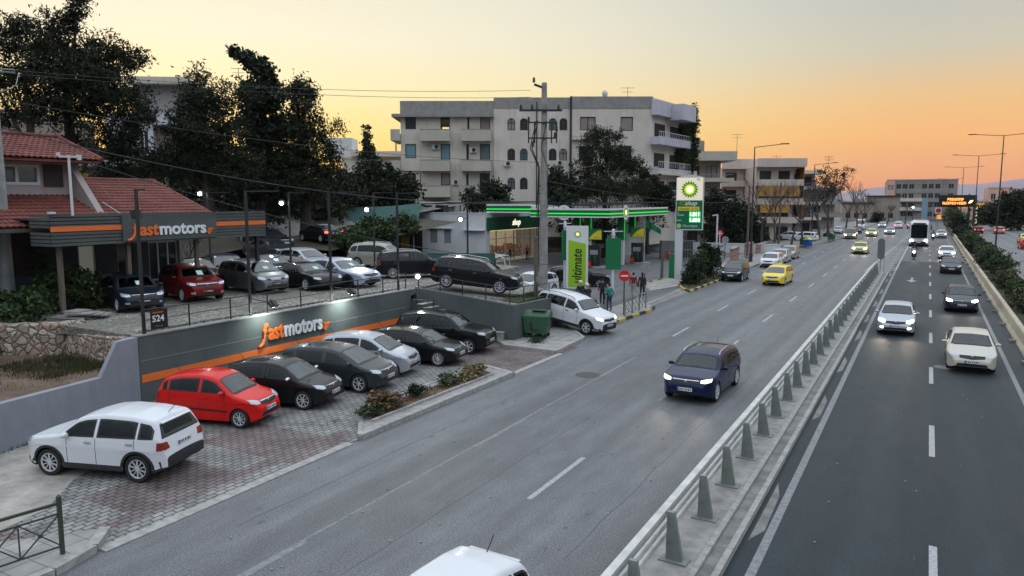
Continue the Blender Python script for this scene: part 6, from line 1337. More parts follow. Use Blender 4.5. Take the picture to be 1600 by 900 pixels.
q.build('mesh', M_steel, pg); MB().b2(-1.9, -.2, -.45, .6, 0, 2.1).build('cabinet', mat('cage_grey', (.13, .15, .16), .6), pg); MB().b2(-.2, 1.9, .5, .6, 0, 2.1).build('back_panel', M_dmetal, pg)
q = MB(); q.lathe([(.001, .2), (.16, .22), (.16, .8), (.05, .95), (.05, 1.05)], 12, 0, 'z', (-1.1, -.75, 0)); q.build('red_cylinder', M_red, pg); MB().b2(-1.9, -.2, -.62, -.46, .02, .12).build('red_skirt', M_red, pg)
kb = empty('white_kiosk', (-29.3, 80.5, 0), YAW, 'white steel cabinet with a notice behind the green banner', 'cabinet'); MB().box((0, 0, 1.45), (1.75, .6, 2.9)).build('cabinet', M_wm, kb); MB().box((.05, -.31, 1.95), (.95, .02, 1.1)).build('notice', M_wsign, kb)
MB().box((.42, -.32, 1.9), (.02, .02, 1.3)).build('handle', M_steel, kb)
fl = empty('flag_pole', (-27.4, 79.3, 0), YAW, 'drooping green flag on a white pole above the gas cage', 'flag'); MB().bar((0, 0, 0), (0, 0, 4.6), .09).build('pole', M_wm, fl)
q = MB(); rows = [[(.1+1.7*i/8, .12*math.sin(i*1.3), 4.5-1.1*(i/8)**1.2-j*(.9-.35*i/8)) for i in range(9)] for j in range(2)]; q.grid(rows); q.build('flag', M_bpg, fl)
tag(MB().b2(-52, -15.6, 95.6, 95.9, -.1, 1.15).b2(-52.05, -15.55, 95.55, 95.95, 1.15, 1.22).build('boundary_wall', M_white), 'low white boundary wall along the back of the station', 'wall')
tag(MB().b2(-27, -20.0, 84.0, 84.25, -.1, 1.0).b2(-27.05, -19.95, 83.95, 84.3, 1.0, 1.06).build('low_wall', M_white), 'low white wall right of the gas cage', 'wall')
for (x0, y0, x1, y1, h, lb) in ((-17.9, 79.5, -18.3, 84.5, 1.5, 'first red brick garden wall beside the pavement'), (-18.2, 88, -18.3, 92, 1.6, 'second red brick garden wall between the hedges'), (-18.1, 94, -18.2, 101, 1.2, 'long low brick wall furthest along the pavement')):
    e = empty('brick_wall', (x0, y0, 0), math.atan2(y1-y0, x1-x0), lb, 'wall'); L_ = math.hypot(x1-x0, y1-y0); MB().b2(0, L_, -.15, .15, 0, h).build('brickwork', M_brick, e); MB().b2(-.04, L_+.04, -.2, .2, h, h+.08).build('coping', M_conc, e)

# ================================================================== APARTMENT BLOCKS
bx, by = cam_frame(0, 95)
ab = empty('apartment_block', (bx, by, 0), YAW, 'large weathered off-white apartment block with arched windows behind the petrol station', 'building')
def lb_(name, m_, *a): return MB().b2(*a).build(name, m_, ab)
UX, IN = (1, 0, 0), (0, 1, 0)
wa = [(-13.4, -12.06, 15.49, 17.06), (-8.99, -7.8, 14.9, 17.06), (-5.62, -5.35, 15.3, 17.06), (-4.01, -2.73, 14.9, 17.06),
      (-13.46, -12.1, 11.91, 13.66), (-8.99, -7.8, 11.3, 13.66), (-5.75, -5.45, 11.5, 13.66), (-4.05, -2.75, 11.3, 13.66),
      (-13.5, -12.15, 8.71, 10.0), (-9.0, -7.8, 8.5, 10.0), (-5.8, -5.5, 8.5, 10.0), (-4.1, -2.8, 8.5, 10.0), (-11.0, -8.2, 5.2, 6.6)]
ox = -14.0; mb = MB()
wall_holes(mb, (ox, 0, 2), UX, IN, 11.68, 16.95, [(a-ox, b_-ox, c_-2, d-2) for a, b_, c_, d in wa], .3)
# see-through room at the top floor: the matching opening in the back wall lets the sky through
wall_holes(mb, (ox, 9, 2), UX, (0, -1, 0), 11.68, 16.95, [(-9.9-ox, -7.0-ox, 12.4, 14.6), (-4.3-ox, -2.5-ox, 12.2, 13.9)], .3)
mb.b2(ox, -2.32, .3, 8.7, 18.7, 18.9); mb.add([(ox, 0, 2), (ox, 9, 2), (ox, 9, 18.95), (ox, 0, 18.95)], [(0, 3, 2, 1)]); 
for z_ in (7.2, 10.8, 14.4): mb.b2(ox+.01, -2.33, .31, 8.69, z_, z_+.2)
mb.b2(-2.6, -2.33, .3, 8.7, 2, 18.6); mb.build('left_wing_wall', M_apt, ab)
mb = MB(); mb.b2(-15.0, -2.33, -.75, -.0, 16.95, 17.32); mb.b2(-15.0, -14.01, 0, 9, 16.95, 17.32); mb.b2(-14.03, -2.31, -.04, .0, 17.32, 18.97); mb.build('parapet', M_aptd, ab)
for i, q_ in enumerate(wa):
    gl = {1: None, 4: M_glassb, 5: M_glassb, 3: M_curt, 7: mat('curtain_blue', (.12, .17, .18), .7), 9: M_curt}.get(i, M_glass)
    if i in (1,):
        f = MB(); P4 = q_; 
        for (x0, x1, z0, z1) in ((P4[0], P4[1], P4[3]-.35, P4[3]), (P4[0], P4[0]+.22, P4[2], P4[3]-.35), (P4[1]-.12, P4[1], P4[2], P4[3]-.35)): f.b2(x0, x1, .12, .2, z0, z1)
        f.build('window', M_frame, ab); continue
    window(ab, (0, 0, 0), UX, IN, q_, .13, M_frame, gl, 0 if q_[1]-q_[0] < 1.3 else (1 if i in (8, 12) else 0), fw=.10)
def balcony(x0, x1, z0, z1, y=-1.25, m_=None, nm='balcony'):
    q = MB(); q.b2(x0, x1, y, -.01, z0-.18, z0); q.b2(x0, x1, y, y+.12, z0, z1); q.b2(x0, x0+.12, y+.12, -.01, z0, z1); q.b2(x1-.12, x1, y+.12, -.01, z0, z1)
    o = q.build(nm, m_ or M_beige, ab); MB().b2(x0-.03, x1+.03, y-.03, y+.15, z1, z1+.06).build('coping', M_aptd, o); return o
for (z0, z1) in ((14.15, 15.35), (10.45, 11.6), (7.2, 8.4)): balcony(-11.45, -7.75, z0, z1); balcony(-6.35, -2.62, z0, z1)
for (z0, z1) in ((14.05, 15.45), (10.2, 11.6)):
    q = MB(); q.b2(-15.2, -14.01, -.6, 6, z0, z0+.18); q.b2(-15.2, -15.08, -.6, 6, z0+.18, z1); q.b2(-15.08, -14.01, -.6, -.48, z0+.18, z1); q.b2(-15.08, -14.01, 5.88, 6, z0+.18, z1); q.build('side_balcony', M_beige, ab)
ac_unit(ab, -9.6, -.22, 13.3); ac_unit(ab, -4.9, -.22, 12.9); ac_unit(ab, -7.2, -.22, 8.9); q = MB(); q.tube([(-14, -.06, 10.3), (-11.6, -.06, 10.25), (-11.6, -.06, 8.5)], .05, 5); q.build('pipe', M_dmetal, ab)
# middle block with arched windows
def arch_ops(x, z, w_=.98, h_=1.5): return (x, x+w_, z, z+h_)
ar = [(x, z) for z in (15.33, 11.6, 7.99) for x in (-.58, 1.0, 4.62, 5.95)]
mb = MB(); ox = -2.3; wall_holes(mb, (ox, -.25, 2), UX, IN, 9.7, 17.34, [(x-ox, x+.98-ox, z-2, z+1.5-2) for x, z in ar], .3); mb.b2(ox+.01, 7.39, .35, 12, 2, 19.3); mb.add([(ox, -.25, 2), (ox, .4, 2), (ox, .4, 19.34), (ox, -.25, 19.34)], [(3, 2, 1, 0)]); mb.add([(ox, -.25, 19.33), (7.4, -.25, 19.33), (7.4, 1, 19.33), (ox, 1, 19.33)], [(0, 1, 2, 3)])
# spandrels turning the square heads into arches
for x, z in ar:
    for s_ in (0, 1):
        pts = [(x+(.98 if s_ else 0), z+1.5)] + [((x+.49) + (1 if s_ else -1)*.49*math.cos(a), z+1.02+.47*math.sin(a)) for a in [math.pi/2*k/6 for k in range(7)]]
        f = tuple(range(8)) if s_ else tuple(range(8))[::-1]
        mb.add([(p[0], -.245, p[1]) for p in pts], [f[::-1]])
mb.build('middle_wall', M_apt, ab)
for i, (x, z) in enumerate(ar):
    wo_ = window(ab, (0, -.25, 0), UX, IN, (x+.02, x+.96, z, z+1.48), .10, M_frame, [M_curt, M_glass, mat('curtain_teal', (.07, .13, .14), .6), M_glass][(i+i//4) % 4], 1, fw=.08); MB().b2(x, x+.98, -.17, -.11, z+.88, z+.96).build('transom', M_frame, wo_)
MB().b2(-2.3, 7.4, -.29, -.25, 18.0, 19.36).build('parapet', M_aptd, ab)
for x in (3.1, 7.36): MB().bar((x, -.33, 2), (x, -.33, 19.5 if x > 7 else 18.8), .14 if x < 7 else .24).build('drain_pipe', M_dmetal, ab)
ac_unit(ab, -.6, -.5, 11.2); ac_unit(ab, -.8, -.5, 7.0); ac_unit(ab, 5.9, -.5, 11.3)
# right block
wr = [(8.51, 10.46, 15.33, 16.98), (13.57, 15.13, 15.25, 16.98), (8.4, 10.3, 11.5, 13.4), (13.47, 15.03, 11.3, 13.43), (8.4, 10.3, 7.8, 9.7)]
mb = MB(); ox = 7.5; wall_holes(mb, (ox, -.4, 1), UX, IN, 10.0, 18.4, [(a-ox, b_-ox, c_-1, d-1) for a, b_, c_, d in wr], .3); mb.b2(ox+.01, 17.49, .3, 13, 1, 19.3); 
mb.b2(ox, 17.5, -.4, .4, 19.39, 19.45); mb.add([(ox, -.4, 1), (ox, .35, 1), (ox, .35, 19.4), (ox, -.4, 19.4)], [(0, 3, 2, 1)]); mb.prism([(17.5, -.4), (24.0, 9.35), (19, 12), (16, .2)], 1, 19.35); mb.build('right_wall', M_apt, ab)
for i, q_ in enumerate(wr): window(ab, (0, -.4, 0), UX, IN, q_, .12, M_frame, M_curt if i in (0, 1) else M_glass, 1 if i in (0, 2) else 0, fw=.10)
MB().b2(7.5, 17.55, -.46, -.4, 18.0, 19.46).build('parapet', M_aptd, ab)
for z_ in (14.75, 14.25, 10.9, 10.4, 7.2): MB().b2(7.55, 9.9, -.5 - (.5 if z_ in (14.25, 10.4) else 0), -.40, z_-.12, z_+.12).build('ledge', M_apt, ab)
q = MB(); q.b2(8.0, 9.3, -1.1, -.41, 8.2, 9.2); q.build('enclosure', M_apt, ab)
# angled wing with balconies
d = Vector((8, 12)).normalized(); nn = Vector((d.y, -d.x)); A0 = Vector((17.5, -.4))
def wpt(t_, o_): p = A0 + d*t_ + nn*o_; return (p.x, p.y)
def wing(name, m_, t0, t1, o0, o1, z0, z1): return MB().prism([wpt(t0, o0), wpt(t1, o0), wpt(t1, o1), wpt(t0, o1)], z0, z1).build(name, m_, ab)
for (z0, h_) in ((14.0, 1.15), (10.3, 1.15), (6.8, 1.1)):
    wing('balcony', M_lilac if z0 > 12 else M_apt, -.6, 13.0, .01, 1.3, z0-.45, z0); wing('balcony', M_lilac, -.6, 13.0, 1.18, 1.3, z0, z0+.55 if z0 > 12 else z0+.35); wing('balcony', M_lilac, -.6, -.5, .01, 1.18, z0, z0+.5)
    q = MB()
    for k in range(22): p = wpt(-.5+k*.62, 1.24); q.bar((*p, z0+.5), (*p, z0+h_), .04)
    a, b_ = wpt(-.55, 1.24), wpt(12.9, 1.24); q.bar((*a, z0+h_), (*b_, z0+h_), .06); q.build('railing', M_wm, ab)
    wing('balcony_door', M_dark, .8, 4.2, .005, .03, z0, z0+2.3); wing('balcony_door', M_dark, 6.0, 9.5, .005, .03, z0, z0+2.3)
wing('balcony', M_lilac, 4.4, 9.0, .01, 2.4, 16.9, 18.9); wing('roof_slab', M_lilac, -.3, 4.39, .01, .8, 17.2, 19.0)
sd_ = MB(); sd_.lathe([(.001, -.12), (.3, -.05), (.45, .06)], 16, 0, 'y'); o = sd_.build('satellite_dish', M_wm, None, (*cam_frame(11.6, 94.6), 19.8), YAW+.5); tag(MB() and o, 'small white satellite dish on the roof edge of the apartment block', 'satellite dish'); MB().bar((0, 0, -.4), (0, 0, 0), .06).build('stand', M_steel, o)
for (lt, fw_, zz, hh, lb) in ((14.6, 96, 19.3, 1.5, 'television aerial on the right part of the large apartment block'), (35.5, 119, 13.8, 3.2, 'tall aerial on the balcony block with the flat overhanging roof'), (46, 131, 12, 2.3, 'aerial above the pink block near the street lamp'), (56, 133, 11.8, 2.6, 'aerial above the ochre awnings'), (64, 152, 12, 3.2, 'slender aerial behind the ochre awning block'), (-33, 92, 20.5, 2, 'aerial above the white block behind the left pines')):
    roof_antenna(*cam_frame(lt, fw_), zz, hh, lb)

def slab_block(name, label, lat, fwd, rot, wd, dp, floors, fh, z0, wall, slabm, bal=1.5, bays=3, awn=None, roof_h=.9, side_awn=None, rail=None, windows=True, first=0, glass=None):
    """a block of flats: floor slabs with balconies along the front (-y) and the right side (+x)"""
    x, y = cam_frame(lat, fwd); e = empty(name, (x, y, z0), YAW+rot, label, 'building', 'blocks of flats along the avenue')
    H_ = floors*fh; ops = []
    for f in range(first, floors):
        for k in range(bays):
            xa = wd*(k+.18)/bays; xb = wd*(k+.80)/bays; ops.append((xa, xb, f*fh+.15, f*fh+2.4))
    mb = MB(); wall_holes(mb, (0, 0, 0), UX, IN, wd, H_, ops, .25); mb.b2(.01, wd-.01, .3, dp, 0, H_); mb.b2(0, wd, 0, .3, H_-.01, H_+.0); mb.add([(0, 0, 0), (0, .3, 0), (0, .3, H_), (0, 0, H_)], [(0, 3, 2, 1)]); mb.add([(wd, 0, 0), (wd, .3, 0), (wd, .3, H_), (wd, 0, H_)], [(0, 1, 2, 3)]); mb.build('wall', wall, e)
    for i, q_ in enumerate(ops): window(e, (0, 0, 0), UX, IN, q_, .12, M_frame, [M_glass, M_dark, M_curt][i % 3] if glass is None else glass, 1, fw=.09)
    for f in range(max(1, first), floors+1):
        z = f*fh; top = f == floors; b_ = bal if not top else bal+.3
        MB().b2(-.3, wd+(b_ if True else 0), -b_, -.005, z-.1, z+.12).build('slab', slabm, e); MB().b2(wd+.005, wd+b_, 0, dp, z-.1, z+.12).build('slab', slabm, e)
        hh = roof_h if top else .95
        if top: MB().b2(-.3, wd+b_, -b_, -b_+.12, z+.12, z+hh).b2(wd+b_-.12, wd+b_, -b_+.12, dp, z+.12, z+hh).build('parapet', slabm, e)
        else:
            MB().b2(-.3, wd+b_, -b_, -b_+.08, z+.12, z+(.5 if rail else hh)).b2(wd+b_-.08, wd+b_, -b_+.08, dp, z+.12, z+(.5 if rail else hh)).build('balcony_front', slabm, e)
            if rail:
                q = MB(); q.bar((-.3, -b_+.04, z+1.05), (wd+b_-.04, -b_+.04, z+1.05), .05); q.bar((wd+b_-.04, -b_+.04, z+1.05), (wd+b_-.04, dp, z+1.05), .05)
                for k in range(int((wd+b_)/.5)): q.bar((-.3+k*.5, -b_+.04, z+.5), (-.3+k*.5, -b_+.04, z+1.05), .03)
                q.build('railing', M_steel, e)
            if awn and f in awn:
                x0, x1, dr = awn[f]; q = MB(); q.add([(x0, -b_-.02, z+fh-.15), (x1, -b_-.02, z+fh-.15), (x1, -b_-.35, z+fh-.15-dr), (x0, -b_-.35, z+fh-.15-dr), (x0, -b_+.02, z+fh-.15), (x1, -b_+.02, z+fh-.15), (x1, -b_-.31, z+fh-.15-dr), (x0, -b_-.31, z+fh-.15-dr)], [(0, 3, 2, 1), (4, 5, 6, 7), (0, 4, 7, 3), (1, 2, 6, 5), (3, 7, 6, 2)]); q.build('awning', M_ochre, e)
            if side_awn and f in side_awn:
                y0, y1, dr = side_awn[f]; MB().b2(wd+b_+.0, wd+b_+.06, y0, y1, z+fh-.15-dr, z+fh-.15).build('awning', M_ochre, e)
    return e
b2_ = slab_block('balcony_block', 'beige block of flats with deep overhanging flat roof, directly right of the ivy', 24.5, 118, R(-2), 8.2, 12, 4, 3.25, -.2, M_brownp, M_beige, 1.7, 3, roof_h=1.3, rail=True)
MB().b2(1, 6, 2, 8, 14.2, 16.2).build('roof_room', M_brownp, b2_)
slab_block('pink_block', 'dull pink block of flats behind the bare tree', 37.5, 134, R(-4), 6.5, 12, 4, 3.1, -.2, M_pinkp, M_pinkp, 1.0, 2, roof_h=1.6)
b3_ = slab_block('awning_block', 'pink and cream block of flats with ochre awnings on its balconies', 41.0, 126, R(-3), 6.2, 9, 4, 3.1, -.2, M_pinkp, M_pinkp, 1.3, 2, awn={1: (.5, 5.2, 1.3), 2: (.0, 6.8, 1.7)}, side_awn={2: (-1.2, 3.5, 2.6), 3: (-1.2, 3.5, 2.7), 1: (-1.2, 3.5, 2.2)}, roof_h=1.3)
MB().b2(6.4, 7.5, 3.6, 8.9, 0, 13.2).build('grey_stair_tower', M_grey, b3_)
slab_block('pale_block', 'pale narrow block of flats with plants on its balconies, right of the ochre awnings', 54.5, 148, R(-6), 5.0, 10, 4, 3.0, -.2, M_grey, M_apt, 1.3, 2, roof_h=.6, rail=True)
slab_block('pale_block', 'low pale block of flats further along the avenue behind the bare trees', 66, 172, R(-6), 8, 10, 3, 3.0, -.2, M_brownp, M_grey, 1.3, 3, roof_h=.6)
# grey office block closing the avenue
x, y = cam_frame(128, 256); fb = empty('office_block', (x, y, -.2), YAW-R(24), 'long grey office building closing the avenue, salmon end bay on its left', 'building')
mb = MB(); ops = []
for f in range(4):
    for k in range(9): ops.append((3.4+k*2.25, 5.2+k*2.25, 1.2+f*3.1, 2.9+f*3.1))
wall_holes(mb, (0, 0, -3), UX, IN, 24.5, 16.2, [(a, b_, c_+3, d+3) for a, b_, c_, d in ops], .3); mb.b2(.01, 24.49, .3, 12, -3, 13.1); mb.b2(0, 24.5, 0, .3, 13.18, 13.22); mb.build('wall', M_grey, fb); fb.scale = (.86, 1, 1)
for i, q_ in enumerate(ops): window(fb, (0, 0, 0), UX, IN, q_, .15, M_steel, [M_glass, M_curt, M_dark, M_glass][(i*7+i//9) % 4], 1, fw=.1)
q = MB(); ops2 = [(.4, 1.3, 6.9, 8.4), (1.6, 2.5, 6.9, 8.4), (.4, 1.3, 10.2, 11.8), (1.6, 2.5, 10.2, 11.8)]; wall_holes(q, (0, -.15, 5.8), UX, IN, 2.9, 7.6, [(a, b_, c_-5.8, d-5.8) for a, b_, c_, d in ops2], .12); q.b2(0, 2.9, -.149, -.01, 5.79, 5.8); q.build('salmon_bay', M_peach, fb)
for f in (1, 2): MB().b2(3, 12.6, -1.2, -.01, f*3.1+.1, f*3.1+1.2).build('balcony', M_apt, fb)
MB().b2(13, 24.6, -.6, -.01, 6.2, 6.5).build('ledge', M_steel, fb); MB().b2(-.05, 24.6, -.1, .3, 13.2, 13.7).build('parapet', M_grey, fb)
for (px_, w2, z_, lb) in ((112, 9, 7.6, 'dark low building under the bare trees far left of the office block'), (104, 9, 5.5, 'small dark house hidden by the bare trees in the far distance')):
    x, y = cam_frame(px_, 235); e = empty('low_building', (x, y, 0), YAW-R(20), lb, 'building'); mb = MB(); ops = [(1+k*2.4, 2.4+k*2.4, 1, 2.6) for k in range(3)]; wall_holes(mb, (0, 0, 0), UX, IN, w2, z_, ops, .3); mb.b2(.01, w2-.01, .3, 8, 0, z_); mb.build('wall', M_brownp, e); MB().b2(-.3, w2+.3, -.4, 8.3, z_, z_+.4).build('roof', M_dmetal, e)
    for q_ in ops: window(e, (0, 0, 0), UX, IN, q_, .15, M_frame, M_dark, 1)
# white blocks on the rise at the left
def plain_block(name, label, lat, fwd, rot, wd, dp, z0, z1, ops, wall, extra=None, gl=None):
    x, y = cam_frame(lat, fwd); e = empty(name, (x, y, 0), YAW+rot, label, 'building'); mb = MB(); wall_holes(mb, (0, 0, z0), UX, IN, wd, z1-z0, [(a, b_, c_-z0, d-z0) for a, b_, c_, d in ops], .25)
    mb.b2(.01, wd-.01, .3, dp, z0, z1-.01); mb.b2(0, wd, 0, .3, z1-.005, z1+.01); mb.add([(wd, 0, z0), (wd, .3, z0), (wd, .3, z1), (wd, 0, z1)], [(0, 1, 2, 3)]); mb.add([(0, 0, z0), (0, .3, z0), (0, .3, z1), (0, 0, z1)], [(3, 2, 1, 0)]); mb.build('wall', wall, e); MB().b2(-.1, wd+.1, -.12, .2, z1+.01, z1+.35).build('parapet', wall, e)
    for i, q_ in enumerate(ops): window(e, (0, 0, 0), UX, IN, q_, .12, M_frame if i % 2 else M_wframe, gl or M_glass, 1, fw=.09)
    return e
e = plain_block('white_block', 'white stepped apartment block showing between the left pines', -43.0, 80, R(6), 4.8, 9, 3, 15.5, [(3.3, 4.3, 11.4, 14.0), (.5, 2.4, 7.2, 8.0)], M_white); 
MB().b2(2.6, 7.6, 1, 8, 15.9, 18.9).build('top_floor', M_grey, e); MB().b2(2.2, 8.4, -.2, 9, 18.9, 19.6).build('roof_slab', M_apt, e); MB().b2(4.81, 8.0, .8, 9, 3, 15.4).build('recess_wall', M_brownp, e); MB().b2(4.81, 8.3, -.6, .7, 14.6, 15.8).build('balcony', M_white, e)
e = plain_block('shaded_block', 'beige house with a shaded balcony just above the tiled roof', -38.0, 62, R(10), 7.0, 8, 3, 9.6, [(.6, 1.8, 6.6, 8.6), (2.6, 3.5, 6.4, 8.6), (4.6, 5.8, 6.6, 8.6)], M_beige, gl=M_dark); MB().b2(-.6, 7.6, -1.7, -.01, 9.4, 9.9).build('roof_slab', M_white, e); MB().b2(-.6, 7.6, -1.7, -.01, 5.6, 5.85).build('balcony', M_white, e)
q = MB(); [q.bar((-.6+.35*k, -1.65, 5.85), (-.6+.35*k, -1.65, 6.8), .03) for k in range(24)]; q.bar((-.6, -1.65, 6.8), (7.6, -1.65, 6.8), .05); q.build('railing', M_dmetal, e)
e = plain_block('beige_block', 'beige apartment block with iron balcony behind the pines at the far left', -54, 68, R(0), 12, 8, 3, 14.4, [(2.6, 3.9, 9.8, 12.2), (5.4, 6.8, 9.8, 12.2), (8.6, 9.8, 9.8, 12.2)], M_brownp, gl=M_curt); MB().b2(-.5, 12.5, -1.6, -.01, 8.9, 9.15).build('balcony', M_beige, e)
q = MB(); [q.bar((-.5+.3*k, -1.55, 9.15), (-.5+.3*k, -1.55, 10.2), .03) for k in range(44)]; q.bar((-.5, -1.55, 10.2), (12.5, -1.55, 10.2), .05); q.build('railing', M_dmetal, e)
e = plain_block('distant_block', 'cream terraced block behind the small spruce, left of the large apartment block', -29, 128, R(0), 14, 10, 3, 13.6, [(1.2, 3.0, 9.4, 11.4), (6.2, 7.6, 9.4, 11.4), (10, 12, 9.4, 11.4)], M_apt); MB().b2(-3.0, 1.6, 1, 6, 13.9, 17.2).build('top_floor', M_white, e); MB().b2(1.8, 14.6, -1.4, .5, 14.0, 14.8).build('roof_slab', M_apt, e); MB().b2(-.3, 14.4, -1.6, -.01, 8.2, 9.3).build('balcony', M_apt, e)
for xx in (4.2, 9.0, 10.0): MB().bar((xx, 2, 14.8), (xx, 2, 17.2), .25).build('chimney', M_grey, e)

# ================================================================== RIGHT SIDE
mb = MB(); mb.prism([(3.97, -12), (4.32, -12), (4.32, 152), (3.97, 152)], 0, [.0+.62]*4); bw = empty('concrete_barrier', (0, 0, 0), 0, 'long ochre concrete barrier wall along the right edge of the road', 'barrier')
q = MB(); rows = []
for (x, z) in ((3.94, 0), (3.96, .08), (4.06, .22), (4.12, .62), (4.17, .66), (4.30, .66), (4.36, .62), (4.42, .1)): rows.append([(x, -12 + 165*i/120 , z) for i in range(121)])
q.grid(rows); q.build('wall_face', M_barr, bw)
for k in range(28): MB().box((3.86, 4+k*5.4, .06), (.34, .30, .12)).build('drain_block', M_conc_d, bw)
gr = empty('guard_rail', (-3.72, 10.6, .16), 0, 'long steel crash barrier with tapered posts along the median', 'guard rail')
for k in range(-4, 31):
    y = k*2.075; q = MB(); vs = []
    for (hw, hd, z) in ((.16, .045, .03), (.065, .04, .92)): vs += [(sx_*hw + (-.02 if z > .5 else .05), sy_*hd, z) for sx_, sy_ in ((-1, -1), (1, -1), (1, 1), (-1, 1))]
    q.add(vs, [(0, 3, 2, 1), (4, 5, 6, 7), (0, 1, 5, 4), (1, 2, 6, 5), (2, 3, 7, 6), (3, 0, 4, 7)]); q.box((.04, 0, .015), (.52, .28, .03)); q.build('post', M_gmetal, gr, (random.uniform(-.01, .01), y+random.uniform(-.03, .03), 0)).rotation_euler = (random.uniform(-.02, .02), random.uniform(-.02, .02), random.uniform(-.05, .05))
def railprof(z, hh, name, x0=-.20):
    q = MB(); prof = [(0, -hh), (-.05, -hh*.85), (-.05, -hh*.35), (.0, -hh*.15), (.0, hh*.15), (-.05, hh*.35), (-.05, hh*.85), (0, hh)]
    rows = [[(x0+a, -10+i*.6, z+b_) for i in range(124)] for a, b_ in prof]; q.grid(rows); rows2 = [[(p[0]+.012, p[1], p[2]) for p in r_] for r_ in rows[::-1]]; q.grid(rows2); q.build(name, M_railw, gr, smooth=True, ang=30)
railprof(.80, .07, 'top_rail'); railprof(.56, .05, 'middle_rail'); railprof(.36, .05, 'lower_rail')
MB().b2(-.27, -.13, -10, 63.8, .86, .93).build('top_tube', M_railw, gr)
ss_ = empty('keep_left_board', (-3.55, 75.2, .16), 0, 'grey back of an oval road sign at the end of the guard rail', 'traffic sign'); MB().bar((0, 0, 0), (0, 0, 2.9), .09).build('post', M_steel, ss_); MB().bar((.28, 0, 0), (.28, 0, 2.3), .05).build('post', M_steel, ss_)
q = MB(); pts = [(.30*math.cos(a), (.65 if math.sin(a) > 0 else -.65) + .30*math.sin(a)) for a in [math.pi*2*k/24 for k in range(24)]]; q.add([(x, -.06, z+2.1) for x, z in pts] + [(x, -.03, z+2.1) for x, z in pts], [tuple(range(24))[::-1], tuple(range(24, 48))] + [(i, (i+1) % 24, (i+1) % 24+24, i+24) for i in range(24)]); q.build('board', mat('sign_back', (.13, .15, .15), .5), ss_)
def lamp(x, y, h, lb, arms=((-2.3, 0), (2.3, 0)), tilt=.4, grp='street lamps', z=0):
    e = empty('street_lamp', (x, y, z), 0, lb, 'street lamp', grp); q = MB(); q.tube([(0, 0, 0), (0, 0, 1.2), (0, 0, h)], [.13, .10, .055], 8); q.build('pole', M_dmetal, e); MB().box((0, 0, .5), (.34, .34, 1.0)).build('base', M_dmetal, e)
    for (ax_, ay_) in arms:
        q = MB(); q.tube([(0, 0, h-.05), (ax_, ay_, h+tilt*.5)], .04, 6); q.build('arm', M_dmetal, e)
        L_ = Vector((ax_, ay_)).normalized(); a = math.atan2(L_.y, L_.x); q = MB(); q.box((ax_+L_.x*.35, ay_+L_.y*.35, h+tilt*.5+.03), (.85, .3, .1), a); q.build('lamp_head', M_dmetal, e)
    return e
lamp(7.6, 111, 14.6, 'tallest double-armed street lamp at the right edge', ((-3.0, 0), (3.0, 0))); lamp(7.4, 160, 14.6, 'second double-armed street lamp, right of the message board', ((-3.3, 0), (3.3, 0))); lamp(7.2, 222, 14.8, 'third double-armed street lamp, crossing the message board', ((-3.5, 0), (3.5, 0)))
lamp(6.6, 330, 14.5, 'farthest double-armed street lamp', ((-3.5, 0), (3.5, 0))); lamp(-16.3, 81.5, 12.2, 'single-armed street lamp at the left kerb before the ochre awnings', ((2.6, .2),)); lamp(-16.6, 131, 12.4, 'single-armed street lamp among the bare trees', ((2.7, .2),))
for (x, y, h, lb) in ((-17.6, 86, 8.2, 'leaning wooden pole by the brick wall'), (-17.9, 108, 9, 'grey wooden pole before the ochre awning block'), (-19.8, 62, 3.2, 'thin marker post left of the totem')):
    q = MB(); q.lathe([(.14, 0), (.10, h), (.001, h+.05)], 8); tag(q.build('wooden_pole', M_wood, None, (x, y, 0), smooth=True), lb, 'pole', 'wooden poles')
# message board gantry
vm_ = empty('message_board', (5.6, 196, 0), 0, 'electronic message board with glowing orange text beyond the hedge', 'message board'); MB().box((0, 0, 6.4), (7.0, .35, 2.3)).build('cabinet', M_black, vm_); MB().box((0, .1, 6.4), (7.4, .3, 2.7)).build('surround', M_dmetal, vm_)
M_amb = mat('led_amber', (1, .4, .1), emit=(1, .30, .05), es=2.6); M_amy = mat('led_yellow', (1, .8, .2), emit=(1, .75, .2), es=4)
for i, (x0, x1) in enumerate(((-2.0, 1.2), (-2.9, 1.7))):      # unreadable at this distance: rows of glowing dots
    rl = random.Random(i+2); x = x0; q = MB()
    while x < x1:
        wl = rl.uniform(.16, .34)
        for zz in (0, .22, .44):
            if rl.random() < .78: q.b2(x, min(x+wl, x1), -.21, -.19, 6.5-i*.85+zz, 6.5-i*.85+zz+.12)
        q.b2(x, x+.09, -.212, -.19, 6.5-i*.85, 6.5-i*.85+.56); x += wl+.10
    q.build('text_line', M_amb, vm_)
q = MB(); q.add([(2.1, -.2, 5.9), (2.6, -.2, 6.0), (3.0, -.2, 6.6), (2.4, -.2, 6.5)], [(0, 1, 2, 3)]); q.build('symbol', M_amy, vm_); MB().bar((2.2, .3, 0), (2.2, .3, 8), .3).build('mast', M_dmetal, vm_); MB().bar((2.2, .3, 7.6), (-4, .3, 7.6), .18).build('beam', M_dmetal, vm_)
for (x, y, h, lb) in ((-3.3, 205, 5.2, 'green traffic light left of the message board mast'), (5.2, 208, 5.0, 'green traffic light under the message board')):
    e = empty('traffic_light', (x, y, 0), 0, lb, 'traffic light', 'traffic lights at the junction'); MB().bar((0, 0, 0), (0, 0, h), .14).build('post', M_dmetal, e); MB().box((0, 0, h), (.4, .3, 1.1)).build('housing', M_black, e)
    q = MB(); q.lathe([(.001, -.17), (.22, -.17), (.24, -.1)], 14, 0, 'y', (0, 0, h-.32)); q.build('green_lamp', mat('tl_green', (.1, 1, .6), emit=(.15, 1, .6), es=14), e)
